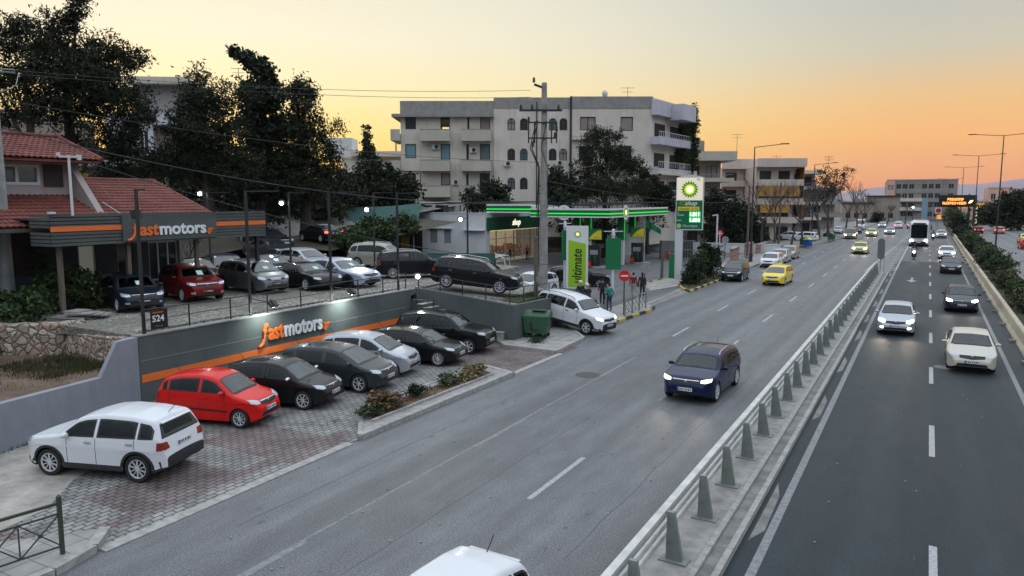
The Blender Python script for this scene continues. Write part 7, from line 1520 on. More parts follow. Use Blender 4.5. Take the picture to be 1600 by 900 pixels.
e = empty('speed_sign', (2.0, 200, 0), 0, 'white panel with round red sign and orange panel left of the message board', 'traffic sign'); MB().bar((0, 0, 0), (0, 0, 4.5), .12).build('post', M_steel, e); MB().box((0, 0, 4.2), (1.4, .1, 1.5)).build('panel', M_wsign, e); q = MB(); q.lathe([(.001, -.07), (.5, -.07), (.52, -.05)], 20, 0, 'y', (0, 0, 4.2)); q.build('red_disc', M_red, e); MB().box((.2, 0, 2.7), (.9, .1, 1.0)).build('orange_panel', mat('orange_lit', (.8, .3, .05), emit=(1, .35, .05), es=.8), e)
# yellow-roofed station on the far side and buildings
ys = empty('far_station', (9.5, 238, 0), 0, 'distant petrol station with yellow-orange canopy on the right', 'building'); MB().b2(-3, 17, 0, 8, 4.6, 5.6).build('canopy_edge', mat('amber_edge', (.8, .42, .06), emit=(1, .5, .08), es=.35), ys)
MB().b2(1.5, 16, 3, 10, 0, 4.59).build('wall', M_white, ys)
for k in range(5): MB().b2(3+k*2.4, 4.4+k*2.4, 2.9, 2.99, .3, 3.4).build('window', M_dark, ys)
for (x, z, m_) in ((.0, 0, M_dmetal), (8, 0, M_wm)): MB().b2(x, x+.4, .5, .9, 0, 4.59).build('column', m_, ys)
q_ = empty('dark_totem', (10.6, 225, 0), 0, 'dark upright sign with pale vertical lettering beside the far station', 'sign'); MB().box((0, 0, 2.7), (1.3, .3, 5.4)).build('board', M_black, q_); q = MB()
for k in range(5): q.b2(-.3, .3, -.17, -.155, .7+k*.9, .85+k*.9); q.b2(-.3 if k % 2 else .15, -.15 if k % 2 else .3, -.17, -.155, .86+k*.9, 1.35+k*.9)
q.build('pale_marks', mat('pale_letters', (.8, .75, .45), emit=(.8, .75, .4), es=.5), q_)
gl_ = empty('round_lamp', (8.6, 236, 0), 0, 'turquoise lit sign beneath the yellow canopy', 'sign'); MB().bar((0, 0, 0), (0, 0, 3), .2).build('post', M_wm, gl_); MB().box((0, 0, 2.2), (1.6, .2, 1.3)).build('panel', mat('turq', (.2, .8, .7), emit=(.2, .9, .75), es=1.0), gl_)
plain_block('salmon_block', 'salmon pink block above the dark trees at the right edge', 147.5, 232, R(-25), 6.5, 8, 0, 10.2, [(.8, 2.2, 6.6, 8.6), (3.6, 5.4, 6.6, 8.6)], M_peach, gl=M_dark); plain_block('salmon_block', 'lower salmon house left of the taller salmon block', 141, 236, R(-25), 5, 8, 0, 6.8, [(.8, 2.0, 4.2, 5.8), (3.0, 4.2, 4.2, 5.8)], M_peach, gl=M_dark)
sl = empty('shelter_building', (25.5, 205, 0), 0, 'open grey flat-roofed building at the right edge with parked white car', 'building'); MB().b2(-5, 14, 0, 8, 4.2, 5.0).build('roof', M_brownp, sl); MB().b2(-1, 14, 6, 6.3, 0, 4.19).build('back_wall', M_dark, sl)
for x in (-4.5, -.4, 4.5, 9): MB().b2(x, x+.5, .3, .8, 0, 4.19).build('column', M_grey, sl)
for k, (y, h_, m_, lb) in enumerate(((34, 4, M_apt, 'cream block added out of view to dim reflections, nearest to the footbridge'), (62, 3, M_grey, 'grey block added out of view to dim reflections, second from the footbridge'), (92, 4, M_beige, 'beige block added out of view to dim reflections, third from the footbridge'), (124, 4, M_apt, 'cream block added out of view to dim reflections, opposite the yellow taxi'))):
    e = empty('unseen_block', (30, y+22, 0), R(-90), lb, 'building', 'unseen blocks added beyond the far carriageway'); mb = MB(); ops = [(1.2+j*4.2, 3.2+j*4.2, f*3.1+1, f*3.1+2.6) for f in range(h_) for j in range(5)]  # flats added out of view to keep orange sky out of car reflections
    wall_holes(mb, (0, 0, 0), UX, IN, 22, h_*3.1+.6, ops, .25); mb.b2(.01, 21.99, .3, 12, 0, h_*3.1+.59); mb.build('wall', m_, e)
    for q_ in ops: window(e, (0, 0, 0), UX, IN, q_, .12, M_frame, M_glass, 1)
    for f in range(1, h_): MB().b2(0, 22, -1.3, -.01, f*3.1-.1, f*3.1+.9).build('balcony', m_, e)
# traffic furniture far off
b_ = empty('blue_board', (-1.5, 215, 0), 0, 'pale blue upright board beyond the bus', 'sign'); MB().b2(-.1, 1.3, 0, .3, 0, 7).build('board', mat('paleblue', (.22, .33, .42), .5), b_)

# ================================================================== TREES AND SHRUBS
rng = np.random.default_rng(11)
def crown_mesh(name, blobs, leaf, clump, m_, per=26, flat=.8, needle=False):
    """leaf-sized quads in clumps scattered through ellipsoid volumes (x, y, z, rx, ry, rz, clumps)"""
    V = []
    for (cx, cy, cz, rx, ry, rz, n_) in blobs:
        d = rng.normal(size=(n_, 3)); d /= np.linalg.norm(d, axis=1)[:, None]; r = rng.uniform(.06, 1.0, n_)**.55
        c = np.array([cx, cy, cz]) + d*r[:, None]*np.array([rx, ry, rz])
        c += rng.normal(size=(n_, 3))*clump*.25
        sc = rng.uniform(.6, 1.25, n_)*clump
        k = per; o = rng.normal(size=(n_, k, 3))*np.array([.5, .5, .5*flat]); ctr = c[:, None, :] + o*sc[:, None, None]
        ctr = ctr.reshape(-1, 3); m0 = len(ctr)
        a = rng.normal(size=(m0, 3)); a /= np.linalg.norm(a, axis=1)[:, None]; b_ = rng.normal(size=(m0, 3)); b_ -= a*(a*b_).sum(1)[:, None]; b_ /= np.linalg.norm(b_, axis=1)[:, None]
        s = leaf*rng.uniform(.6, 1.3, m0)[:, None]; wl = .28 if needle else .55
        V.append(np.stack([ctr-a*s, ctr-b_*s*wl, ctr+a*s, ctr+b_*s*wl], 1).reshape(-1, 3))
    V = np.concatenate(V); n_ = len(V)//4; me = bpy.data.meshes.new(name); me.vertices.add(len(V)); me.vertices.foreach_set('co', V.astype(np.float32).ravel())
    me.loops.add(n_*4); me.loops.foreach_set('vertex_index', np.arange(n_*4, dtype=np.int32)); me.polygons.add(n_); me.polygons.foreach_set('loop_start', np.arange(0, n_*4, 4, dtype=np.int32)); me.materials.append(m_); me.update(calc_edges=True); me.validate(); return me
def trunk_mesh(base_r, h, limbs, m_, lean=(0, 0), seed=0):
    rd = random.Random(seed); q = MB(); pts = [(lean[0]*(t_**1.4)+rd.uniform(-.06, .06)*h*.15, lean[1]*(t_**1.4)+rd.uniform(-.06, .06)*h*.15, h*t_) for t_ in [0, .2, .45, .7, 1]]; q.tube(pts, [base_r*1.25, base_r, base_r*.8, base_r*.55, base_r*.22], 9)
    for (t_, L) in limbs:
        i = min(3, int(t_*4)); p = Vector(pts[i]).lerp(Vector(pts[i+1]), t_*4-i); e = Vector(L); q.tube([p, p+e*.5+Vector((0, 0, -.05*e.length)), p+e], [base_r*.42, base_r*.28, base_r*.1], 6)
    return q.mesh('trunk', m_, True)
def tree(name, label, lat, fwd, z, h, blobs, leaf, clump, lm, bm_=None, tr=.3, limbs=True, cat='tree', group=None, per=26, needle=False, th=None, seed=0):
    """blobs are given across (right), forward and up from the foot of the tree"""
    x, y = cam_frame(lat, fwd); e = empty(name, (x, y, z), YAW, label, cat, group)
    link('crown', crown_mesh('crown', blobs, leaf, clump, lm, per, needle=needle), e)
    lb2 = [(random.uniform(.35, .95), ((b_[0])*.75, b_[1]*.7, max(.3, (b_[2]-h*.55)*.6))) for b_ in blobs[:8]] if limbs else []
    link('trunk', trunk_mesh(tr, th or h*.8, lb2, bm_ or M_bark, seed=seed), e); return e
def pxblobs(px0, D, z0, L, dens=1.0, depth=.8):
    """ellipses seen at distance D turned into real ellipsoids around a foot at column px0"""
    dens *= 1.0; out = []; k = D/1160
    for (px, py, rx, ry, n_) in L:
        z = 6.7 + (312-py)*k*1.0; out.append(((px-px0)*k, random.uniform(-.6, .6)*rx*k*.5, z-z0, rx*k, rx*k*depth, ry*k, int(n_*dens*1.75)))
    return out
def ptree(name, label, px0, D, z0, L, leaf, clump, lm, **kw):
    bl = pxblobs(px0, D, z0, L, kw.pop('dens', 1.0)); lat = (px0-800)/1160*D; h = max(b_[2] for b_ in bl); return tree(name, label, lat, D, z0, h, bl, leaf, clump, lm, **kw)
GP = 'dark pines behind the car yard'
ptree('pine_tree', 'leaning pine whose thin top reaches the upper left edge of the photo', 60, 50, 3.5, [(35, 75, 38, 30, 26), (60, 50, 30, 18, 10), (20, 130, 45, 30, 34), (75, 120, 38, 38, 40), (-10, 90, 30, 40, 20), (70, 170, 50, 28, 36), (5, 40, 16, 10, 5), (20, 185, 40, 18, 14)], .17, .62, L_pine, tr=.4, per=34, needle=True, seed=1)
ptree('pine_tree', 'large dark pine with a spiky arm rising beyond all the others, left', 120, 53, 3.6, [(95, 70, 48, 42, 60), (130, 50, 12, 10, 7), (148, 30, 11, 15, 9), (152, 8, 7, 12, 6), (138, 38, 22, 9, 8), (130, 115, 62, 42, 90), (180, 95, 40, 30, 36), (205, 100, 20, 18, 12), (235, 100, 13, 9, 7), (222, 108, 12, 7, 5), (175, 145, 62, 40, 90), (215, 165, 38, 32, 40), (125, 170, 55, 30, 50), (242, 188, 14, 10, 8), (170, 200, 45, 24, 30), (215, 205, 20, 26, 16), (120, 235, 16, 30, 14)], .17, .62, L_pine, tr=.5, per=34, needle=True, seed=2)
ptree('pine_tree', 'rounded pine rising over the right end of the lower tiled roof', 330, 56, 3.9, [(318, 132, 16, 22, 14), (320, 165, 36, 30, 36), (352, 165, 30, 28, 30), (300, 200, 38, 34, 50), (350, 210, 55, 38, 80), (300, 250, 60, 36, 80), (370, 265, 55, 40, 80), (385, 150, 18, 20, 12), (215, 235, 38, 30, 30), (250, 262, 55, 28, 46), (190, 270, 36, 18, 20)], .17, .62, L_pine, tr=.45, per=34, needle=True, seed=3)
ptree('cypress_tree', 'dark conifer with a bent drooping tip in the middle of the pines', 412, 60, 4, [(380, 92, 7, 4, 5), (396, 98, 12, 6, 8), (412, 108, 15, 9, 12), (424, 122, 19, 11, 16), (418, 142, 26, 14, 26), (425, 165, 36, 18, 40), (420, 200, 46, 28, 60), (415, 245, 52, 34, 70), (410, 290, 50, 30, 60)], .18, .55, L_cyp, tr=.35, per=34, seed=4)
ptree('pine_tree', 'broad dark pine nearest to the sunlit gap left of the apartment block', 478, 62, 4, [(478, 142, 14, 17, 13), (462, 148, 14, 14, 10), (490, 150, 10, 16, 8), (480, 178, 26, 20, 26), (455, 205, 40, 26, 50), (495, 212, 28, 24, 34), (470, 245, 52, 30, 70), (510, 262, 26, 26, 28), (522, 240, 12, 18, 9), (528, 205, 8, 12, 4), (480, 290, 55, 28, 70), (440, 320, 40, 20, 30)], .18, .62, L_pine, tr=.4, per=34, needle=True, seed=5)
ptree('olive_tree', 'wide dark evergreen tree between the dirt road and the green awning', 590, 80, 3.0, [(575, 295, 48, 30, 80), (620, 300, 38, 28, 60), (540, 315, 40, 26, 50), (600, 330, 50, 20, 50), (505, 318, 34, 24, 36), (640, 315, 12, 16, 10), (585, 265, 26, 14, 16), (500, 350, 50, 22, 46), (545, 352, 46, 20, 40), (610, 278, 22, 14, 16)], .21, .75, L_pine, tr=.4, per=30, seed=6)
ptree('spruce_tree', 'small spiky spruce silhouetted against the yellow sky', 577, 88, 4, [(577, 203, 3, 6, 4), (577, 215, 6, 5, 6), (576, 225, 8, 4, 8), (579, 235, 12, 5, 12), (576, 246, 16, 6, 16), (578, 258, 17, 7, 18), (576, 270, 18, 8, 16)], .16, .40, L_cyp, tr=.12, per=20, limbs=False, th=10.2, seed=7)
ptree('conifer_tree', 'tall dark conifer standing in front of the right half of the apartment block', 945, 88, 0.2, [(938, 212, 20, 12, 16), (918, 216, 10, 8, 7), (958, 216, 12, 7, 8), (935, 235, 30, 16, 34), (960, 240, 26, 14, 22), (930, 262, 36, 20, 50), (972, 262, 28, 18, 34), (985, 258, 16, 14, 12), (945, 292, 50, 24, 80), (915, 300, 30, 22, 36), (985, 295, 34, 22, 44)], .19, .62, L_pine, tr=.35, per=32, needle=True, seed=8)
GG = 'dark evergreens around the petrol station'
for i, (px0, D, L, lb, lm) in enumerate(((880, 86, [(880, 292, 26, 26, 44), (868, 278, 12, 14, 12), (872, 315, 26, 20, 34), (860, 300, 12, 20, 14)], 'dark shrub tree just right of the tall concrete pole', L_cyp), (760, 88, [(768, 300, 22, 14, 24), (740, 312, 16, 10, 16), (786, 305, 14, 14, 14), (733, 300, 6, 10, 5), (772, 290, 12, 8, 8), (760, 320, 34, 10, 26)], 'dark bushy tree over the shop roof in front of the balconies', L_cyp), (1012, 92, [(1003, 272, 7, 10, 7), (1012, 290, 20, 14, 20), (1022, 305, 24, 16, 28), (1040, 300, 14, 12, 10), (1045, 318, 22, 14, 22)], 'dark shrub tree left of the price totem top', L_pine),
        (960, 96, [(920, 350, 60, 22, 60), (990, 345, 50, 20, 40), (870, 350, 30, 18, 26)], 'low dark trees beneath the petrol canopy', L_pine), (1130, 100, [(1115, 322, 20, 28, 50), (1140, 340, 24, 34, 70), (1118, 358, 24, 24, 50), (1145, 375, 26, 20, 44)], 'dense dark hedge tree right of the price totem', L_cyp), (1170, 103, [(1165, 345, 18, 26, 40), (1180, 365, 18, 22, 36), (1160, 375, 20, 18, 26)], 'dark evergreen above the brick garden walls', L_cyp))):
    ptree('evergreen_tree', lb, px0, D, 0, L, .2, .65, lm, tr=.22, per=30, group=GG, seed=20+i)
ptree('pine_tree', 'low dark pine wood edge seen between the trunks behind the yard', 330, 74, 4, [(200, 270, 60, 30, 50), (280, 285, 60, 34, 70), (360, 290, 60, 40, 80), (440, 290, 60, 40, 80), (520, 300, 50, 34, 60), (330, 250, 50, 30, 50), (150, 250, 40, 30, 30)], .2, .8, L_pine, tr=.3, per=34, seed=9)
# ivy hanging on the corner of the apartment block
iv = empty('ivy', (*cam_frame(25.3, 103.2), 0), YAW, 'dark ivy hanging down the right corner of the large apartment block', 'ivy'); link('foliage', crown_mesh('foliage', [(-.9, 0, 17.2, 1.0, .6, 2.4, 110), (-2.2, -.6, 15.9, 1.3, .6, 1.0, 60), (-.7, 0, 14, .8, .6, 2.4, 90), (-.6, 0, 11.9, .7, .5, 1.6, 46), (-3.0, -1.6, 12.6, 1.9, .5, 1.0, 80), (-2.2, -1.2, 8.8, 2.2, .5, 1.6, 80)], .16, .5, L_ivy, 30), iv); MB().bar((-.4, 0, 6), (-.6, 0, 17), .16).build('stem', M_bark, iv)
# bare street trees
def bare_tree(name, label, x, y, h, seed, spread=.55, crown=None, trunkr=.2, levels=4, group='bare street trees along the left kerb', m_=None):
    rd = random.Random(seed); e = empty(name, (x, y, .1), 0, label, 'tree', group); q = MB(); tips = []
    def br(p, d, L, r_, lev):
        n_ = 3; pts = [p]; dd = d.copy()
        for k in range(n_): dd = (dd + Vector((rd.uniform(-.18, .18), rd.uniform(-.18, .18), rd.uniform(-.05, .16)))).normalized(); pts.append(pts[-1]+dd*L/n_)
        q.tube(pts, [r_*(1-.14*k) for k in range(n_+1)], 7 if lev == 0 else (5 if lev == 1 else 3), cap=False)
        if lev >= levels: tips.append(pts[-1]); return
        for k in range(3 if lev == 0 else rd.choice((2, 3, 4))):
            a = rd.random()*6.28; s_ = rd.uniform(.35, spread+.25); nd = (dd + Vector((math.cos(a)*s_, math.sin(a)*s_, rd.uniform(-.05, .3)))).normalized(); br(pts[rd.choice((2, 3, 3)) if lev else 3], nd, L*rd.uniform(.6, .8), r_*.58, lev+1)
    br(Vector((0, 0, 0)), Vector((rd.uniform(-.1, .1), 0, 1)), h*.30, trunkr, 0); me = q.mesh('branches', m_ or M_barkg, True); link('branches', me, e)
    if crown: link('crown', crown_mesh('crown', crown[0], crown[1], crown[2], crown[3], 18), e)
    return e
bare_tree('bare_tree', 'bare pinkish tree in front of the dull pink block of flats', -19.2, 103, 12.5, 3, .7, trunkr=.22, levels=5)
bare_tree('bare_tree', 'slender bare tree before the ochre awnings', -17.0, 113, 9.8, 5, .55); bare_tree('bare_tree', 'bare tree with twin trunk behind the blue waste container', -16.2, 117, 10.5, 8, .5)
bare_tree('bare_tree', 'dense twiggy bare tree behind the green container', -15.6, 132, 11.5, 13, .6, levels=5, trunkr=.28); bare_tree('bare_tree', 'tall dense street tree with dark round crown', -15.4, 143, 12.5, 14, .6, levels=5, trunkr=.3, crown=([(0, 0, 10.2, 3.4, 3.2, 2.4, 70), (-1.5, 0, 8.2, 3.6, 3.0, 2.0, 50), (2, 0, 11.2, 1.8, 1.8, 1.4, 20)], .16, .6, L_pine))
bare_tree('bare_tree', 'reddish bare tree right of the dark round crown', -13.2, 152, 12.5, 15, .7, levels=5); bare_tree('bare_tree', 'bare tree reaching toward the lane far ahead', -12.6, 168, 10.5, 16, .8, levels=5); bare_tree('bare_tree', 'small bare tree before the low dark house', -13.0, 184, 9.5, 19, .7, levels=5)
bare_tree('bare_tree', 'bare tree between the brick walls and the pale block', -20.5, 120, 10, 21, .6, levels=5); bare_tree('bare_tree', 'bare brown tree standing in the gap before the office block', -9.5, 222, 7.5, 23, .7, levels=4); bare_tree('bare_tree', 'low bare brown trees left of the office entrance', -5.5, 232, 6.5, 24, .8, levels=4); bare_tree('bare_tree', 'bushy brown tree right behind the bus', -.8, 226, 6.6, 25, .8, levels=5)
bare_tree('bare_shrub', 'tangled bare shrub behind the tiled roof ridge', -43.0, 32, 6.5, 27, .9, levels=5, trunkr=.15, group=None); bare_tree('bare_tree', 'thin bare tree with trunk visible through the canopy gap', -23.5, 84, 6.5, 28, .4, levels=3, trunkr=.2)
# shrubs
def shrub(name, label, x, y, z, blobs, leaf=.07, clump=.22, lm=None, per=26, group=None, stems=True, cat='shrub'):
    e = empty(name, (x, y, z), 0, label, cat, group); link('foliage', crown_mesh('foliage', blobs, leaf, clump, lm or L_bush, per), e)
    if stems:
        q = MB()
        for k in range(5): a = k*1.3; q.tube([(0, 0, 0), (.25*math.cos(a), .25*math.sin(a), .5*max(b_[2] for b_ in blobs)), (.5*math.cos(a), .5*math.sin(a), max(b_[2] for b_ in blobs))], [.03, .02, .01], 4)
        q.build('stems', M_bark, e)
    return e
shrub('garden_shrub', 'large dark green shrub in front of the dealer house door', -30.6, 17.3, 2.2, [(0, 0, .9, 1.1, 1.1, .9, 60), (.2, -.9, .6, .9, .8, .6, 36), (-.3, .9, 1.0, .8, .8, .8, 34), (0, -.2, 1.5, .6, .6, .5, 16), (.6, 1.2, .4, .8, .7, .4, 24)], .10, .30, L_bush)
shrub('garden_shrub', 'low dark shrub at the left edge behind the stone wall', -29.2, 14.9, 2.2, [(0, 0, .5, 1.4, .7, .5, 46), (-1.2, -.3, .6, 1.0, .6, .5, 26)], .10, .28, L_bush)
shrub('climbing_plant', 'thin climbing plant on the dark house wall', -32.3, 17.4, 2.2, [(.1, 0, 2.0, .15, .3, 1.2, 16), (.1, .3, 2.9, .15, .3, .4, 8)], .08, .2, L_bush); shrub('yellow_shrub', 'yellowish shrub above the tiled roof at the far left edge', -38.5, 21, 6.2, [(0, 0, 2.0, 1.3, 1.3, 1.2, 40), (.5, 1.0, 1.2, 1.6, 1.4, 1.0, 40), (-1, -.5, 2.6, .8, .8, .6, 12)], .09, .30, L_yel)
shrub('garden_shrub', 'ragged green shrub at the far left inside the garden wall', -27.8, 13.0, 1.2, [(0, 0, .5, .6, .5, .5, 24)], .08, .2, L_bush)
_b1 = shrub('bramble', 'reddish brown bush at the near end of the planter strip', -14.6, 17.9, .2, [(0, 0, .36, .38, .38, .34, 40), (.1, .3, .22, .3, .3, .2, 20)], .07, .15, L_dry, 30); shrub('planter_shrub', 'small green bush at the planter corner', -14.5, 17.1, .2, [(0, 0, .2, .35, .35, .22, 22)], .06, .14, L_bush)
shrub('planter_shrub', 'dark green upright bush in the middle of the planter strip', -14.6, 19.6, .2, [(0, 0, .30, .18, .2, .30, 26)], .06, .13, L_cyp); shrub('planter_shrub', 'second green bush toward the far end of the planter strip', -14.6, 21.5, .2, [(0, 0, .24, .28, .36, .24, 30)], .06, .15, L_olive)
shrub('dry_bush', 'straw coloured low bush at the far end of the planter strip', -14.5, 22.9, .2, [(0, 0, .25, .35, .7, .28, 36)], .07, .15, leafm('straw_leaf', (.13, .11, .05), (.22, .18, .09)))
tufts('dry_grass', [(-14.55+random.uniform(-.3, .3), 17+i*.09, .16) for i in range(75)], 10, .12, L_dry, .12); tufts('weeds', [(-15.35+random.uniform(-.1, .1), 15.8+random.random()*1.6, .02) for i in range(14)], 9, .06, L_bush, .1)
for k, (x, y, s_) in enumerate(((-15.9, 57.5, .9), (-16.3, 60.0, 1.25), (-16.0, 62.6, 1.4), (-16.5, 65.3, 1.2))):
    shrub('roadside_shrub', ['low shrub at the tip of the yellow-black kerb', 'bushy shrub beside the totem pole', 'tallest pine-like shrub in front of the white wall', 'last shrub behind the parked black car'][k], x, y, .12, [(0, 0, .8*s_, .75*s_, .9, .8*s_, 44), (.2, .5, 1.5*s_, .55*s_, .6, .6*s_, 26), (-.3, -.4, 1.9*s_ if k == 2 else .6, .4, .5, .4, 14)], .10, .3, L_bush if k % 2 else L_cyp, 30, group='shrubs in the yellow-black kerb bed')
tufts('weeds', [(-15.8+random.uniform(-.6, .6), 55+i*.15, .13) for i in range(70)], 10, .16, L_bush, .2)
k = 0; names = ['olive green', 'dark', 'brownish', 'rounded', 'ragged', 'dense']
for i in range(24):
    y = 42 + i*6.1 + random.uniform(-1, 1); x = 5.7 + random.uniform(-.3, .3); s_ = random.uniform(.75, 1.05) * (1.15 if y > 75 else .8); lm = [L_bush, L_cyp, L_olive, L_bush, L_olive, L_cyp][i % 6] if y < 150 else L_cyp
    shrub('hedge_shrub', 'shrub in the planted strip right of the ochre barrier', x, y, .12, [(0, 0, .62*s_, 1.1*s_, 2.3, .65*s_, 60), (.2, 1.2, 1.05*s_, .8*s_, 1.2, .55*s_, 30), (-.2, -1.3, .95*s_, .8*s_, 1.1, .5*s_, 24)], .11 if y < 100 else .16, .34, lm, 24, group='shrubs in the planted strip right of the ochre barrier', stems=False)
for k, (x, y, h, lb) in enumerate(((5.4, 168, 3.8, 'bushy tree in the median under the message board'), (5.0, 182, 4.6, 'taller median tree left of the message board'), (4.6, 196, 5.2, 'median tree farthest away beside the round sign'))): 
    shrub('median_tree', lb, x, y, .1, [(0, 0, h*.55, 1.7, 2.2, h*.45, 80), (.3, .5, h*.8, 1.0, 1.2, h*.25, 30)], .17, .5, L_olive if k else L_cyp, 26, cat='tree')
ptree('dark_tree', 'large dark tree mass at the right edge behind the tall lamp', 1590, 165, 0, [(1590, 320, 28, 20, 70), (1565, 330, 22, 16, 50), (1610, 310, 26, 18, 50), (1575, 312, 16, 12, 24), (1620, 335, 26, 24, 50), (1572, 345, 26, 12, 40), (1545, 338, 14, 14, 26)], .30, 1.3, L_pine, tr=.4, per=30, seed=50)
ptree('dark_tree', 'smaller dark tree between the message board and the salmon house', 1536, 200, 0, [(1538, 328, 12, 10, 30), (1530, 340, 12, 8, 20)], .3, 1.2, L_pine, tr=.3, per=26, seed=51)
ptree('dark_tree', 'dark tree just left of the grey office block', 1368, 215, 0, [(1368, 345, 8, 14, 34), (1362, 352, 10, 8, 20)], .3, 1.0, L_cyp, tr=.3, per=26, seed=52)
for k, (lat, fw_, L) in enumerate(((-33, 66, 8), (-44, 60, 6), (-24, 66, 4.2), (-19, 71, 3.8), (-11.5, 62, 1.9), (-12.6, 58, 1.4), (-9.8, 66, 1.6))):
    x, y = cam_frame(lat, fw_); shrub('undergrowth', ['dark undergrowth behind the tiled roof', 'dark undergrowth below the far left pine', 'dark undergrowth right of the back row cars', 'dark undergrowth at the head of the dirt road', 'green bank right of the dirt road', 'low green bank beside the champagne SUV', 'green bush under the edge of the awning'][k], x, y, hill(x, y) if x < -39 else 2.0, [(0, 0, L*.4, L*.9, L*.7, L*.5, int(60+L*16)), (L*.5, 0, L*.3, L*.6, L*.6, L*.35, 40)], .16, .5, L_pine if k < 4 else L_bush, 28, stems=False, cat='shrub')

for o in list(C.objects):
    if o.name.split('.')[0] in ('bramble', 'planter_shrub', 'dry_bush'): o.scale = (1.05, 1.3, .72)
# ================================================================== PEOPLE, BIKES, BUS
M_skin = mat('skin', (.42, .25, .17), .6); M_hair = mat('hair_dark', (.018, .012, .009), .8); M_jean = mat('jeans', (.03, .055, .11), .85); M_dcl = mat('dark_cloth', (.014, .014, .018), .85); M_teal = mat('teal_cloth', (.01, .22, .19), .85)
M_rcl = mat('maroon_cloth', (.17, .015, .025), .85); M_bcl = mat('beige_cloth', (.34, .29, .23), .85); M_shoe = mat('shoe', (.02, .018, .016), .6); M_helm = mat('helmet_cream', (.62, .55, .42), .3); M_navyc = mat('navy_cloth', (.012, .016, .035), .85)
def person(label, loc, rz, h=1.72, top=None, bottom=None, pose='stand', hair='short', helmet=None, stoop=0, group=None, bag=None):
    """one skinned figure facing +y of its own frame"""
    k = h/1.75; top = top or M_dcl; bottom = bottom or M_dcl; root = empty('person', loc, rz, label, 'person', group)
    J = {}; hz_ = .94
    if pose == 'ride':
        hz_ = .80; J = dict(hip=(0, -.1, hz_), spine=(0, -.06, 1.02), chest=(0, .02, 1.25), neck=(0, .05, 1.42), head0=(0, .07, 1.50), Lh=(-.1, -.08, hz_), Lk=(-.22, .32, .74), La=(-.20, .26, .34), Lt=(-.20, .42, .30), Rh=(.1, -.08, hz_), Rk=(.22, .32, .74), Ra=(.20, .26, .34), Rt=(.20, .42, .30),
                             Ls=(-.19, .02, 1.36), Le=(-.30, .16, 1.12), Lw=(-.28, .40, 1.06), Rs=(.19, .02, 1.36), Re=(.30, .16, 1.12), Rw=(.28, .40, 1.06))
    else:
        st_w = .17 if pose == 'walk' else .04; f = stoop
        J = dict(hip=(0, 0, hz_), spine=(0, .01+f*.1, 1.12), chest=(0, .02+f*.25, 1.32), neck=(0, .02+f*.38, 1.49), head0=(0, .03+f*.42, 1.56), Lh=(-.09, 0, .90), Lk=(-.10, .04+st_w*.5, .50), La=(-.10, st_w, .09), Lt=(-.11, st_w+.17, .03), Rh=(.09, 0, .90), Rk=(.10, .05-st_w*.4, .50), Ra=(.10, -st_w*1.1, .10), Rt=(.11, -st_w*1.1+.17, .03),
                 Ls=(-.18, .02+f*.3, 1.42), Le=(-.24, -.02+f*.3, 1.14), Lw=(-.23, .10+f*.3, .91), Rs=(.18, .02+f*.3, 1.42), Re=(.24, -.06+f*.3, 1.15), Rw=(.23, .05+f*.3, .91))
        if pose == 'carry': J['Re'] = (.27, .05, 1.15); J['Rw'] = (.30, .30, 1.05); J['Le'] = (-.27, .03, 1.13); J['Lw'] = (-.18, .27, 1.10)
    E = [('hip', 'spine'), ('spine', 'chest'), ('chest', 'neck'), ('neck', 'head0')]
    for s_ in 'LR': E += [('hip', s_+'h'), (s_+'h', s_+'k'), (s_+'k', s_+'a'), (s_+'a', s_+'t'), ('chest', s_+'s'), (s_+'s', s_+'e'), (s_+'e', s_+'w')]
    RAD = dict(hip=(.155, .12), spine=(.135, .11), chest=(.165, .12), neck=(.058, .058), head0=(.055, .06), h=(.10, .10), k=(.062, .065), a=(.042, .048), t=(.038, .03), s=(.072, .072), e=(.048, .048), w=(.032, .030))
    names = list(J); V = [Vector(J[n_]) for n_ in names]; ed = [(names.index(a), names.index(b_)) for a, b_ in E]; rad = [RAD.get(n_, RAD.get(n_[1:])) for n_ in names]
    # hands: palm and five fingers on each wrist
    for s_, sg in (('L', -1), ('R', 1)):
        wi = names.index(s_+'w'); d = (V[wi]-V[names.index(s_+'e')]).normalized(); side = d.cross(Vector((0, 0, 1))); side = side.normalized() if side.length > .1 else Vector((0, 1, 0))
        V.append(V[wi]+d*.085); rad.append((.028, .018)); names.append(s_+'p'); ed.append((wi, len(V)-1)); pi_ = len(V)-1
        for f_ in range(4):
            o_ = side*(.010*(f_-1.5)*1.7); V.append(V[pi_]+d*.045+o_); rad.append((.009, .009)); names.append(s_+'f'); ed.append((pi_, len(V)-1)); V.append(V[-1]+d*(.03+.006*(1.5-abs(f_-1.2)))+Vector((0, 0, -.012))); rad.append((.007, .007)); names.append(s_+'f'); ed.append((len(V)-2, len(V)-1))
        V.append(V[wi]+d*.05+side*sg*.04); rad.append((.010, .010)); names.append(s_+'f'); ed.append((wi, len(V)-1)); V.append(V[-1]+d*.03+side*sg*.008); rad.append((.008, .008)); names.append(s_+'f'); ed.append((len(V)-2, len(V)-1))
    me = bpy.data.meshes.new('p'); me.from_pydata([tuple(v*k) for v in V], ed, []); o = bpy.data.objects.new('p', me); C.objects.link(o); sk = o.modifiers.new('s', 'SKIN'); sl = me.skin_vertices[0].data
    for i, r_ in enumerate(rad): sl[i].radius = (r_[0]*k, r_[1]*k)
    sl[0].use_root = True; sb_ = o.modifiers.new('u', 'SUBSURF'); sb_.levels = 1; dg = bpy.context.evaluated_depsgraph_get(); dg.update(); me2 = bpy.data.meshes.new_from_object(o.evaluated_get(dg)); bpy.data.objects.remove(o)
    bm = bmesh.new(); bm.from_mesh(me2); hc = (Vector(J['head0'])+Vector((0, .015, .085)))*k
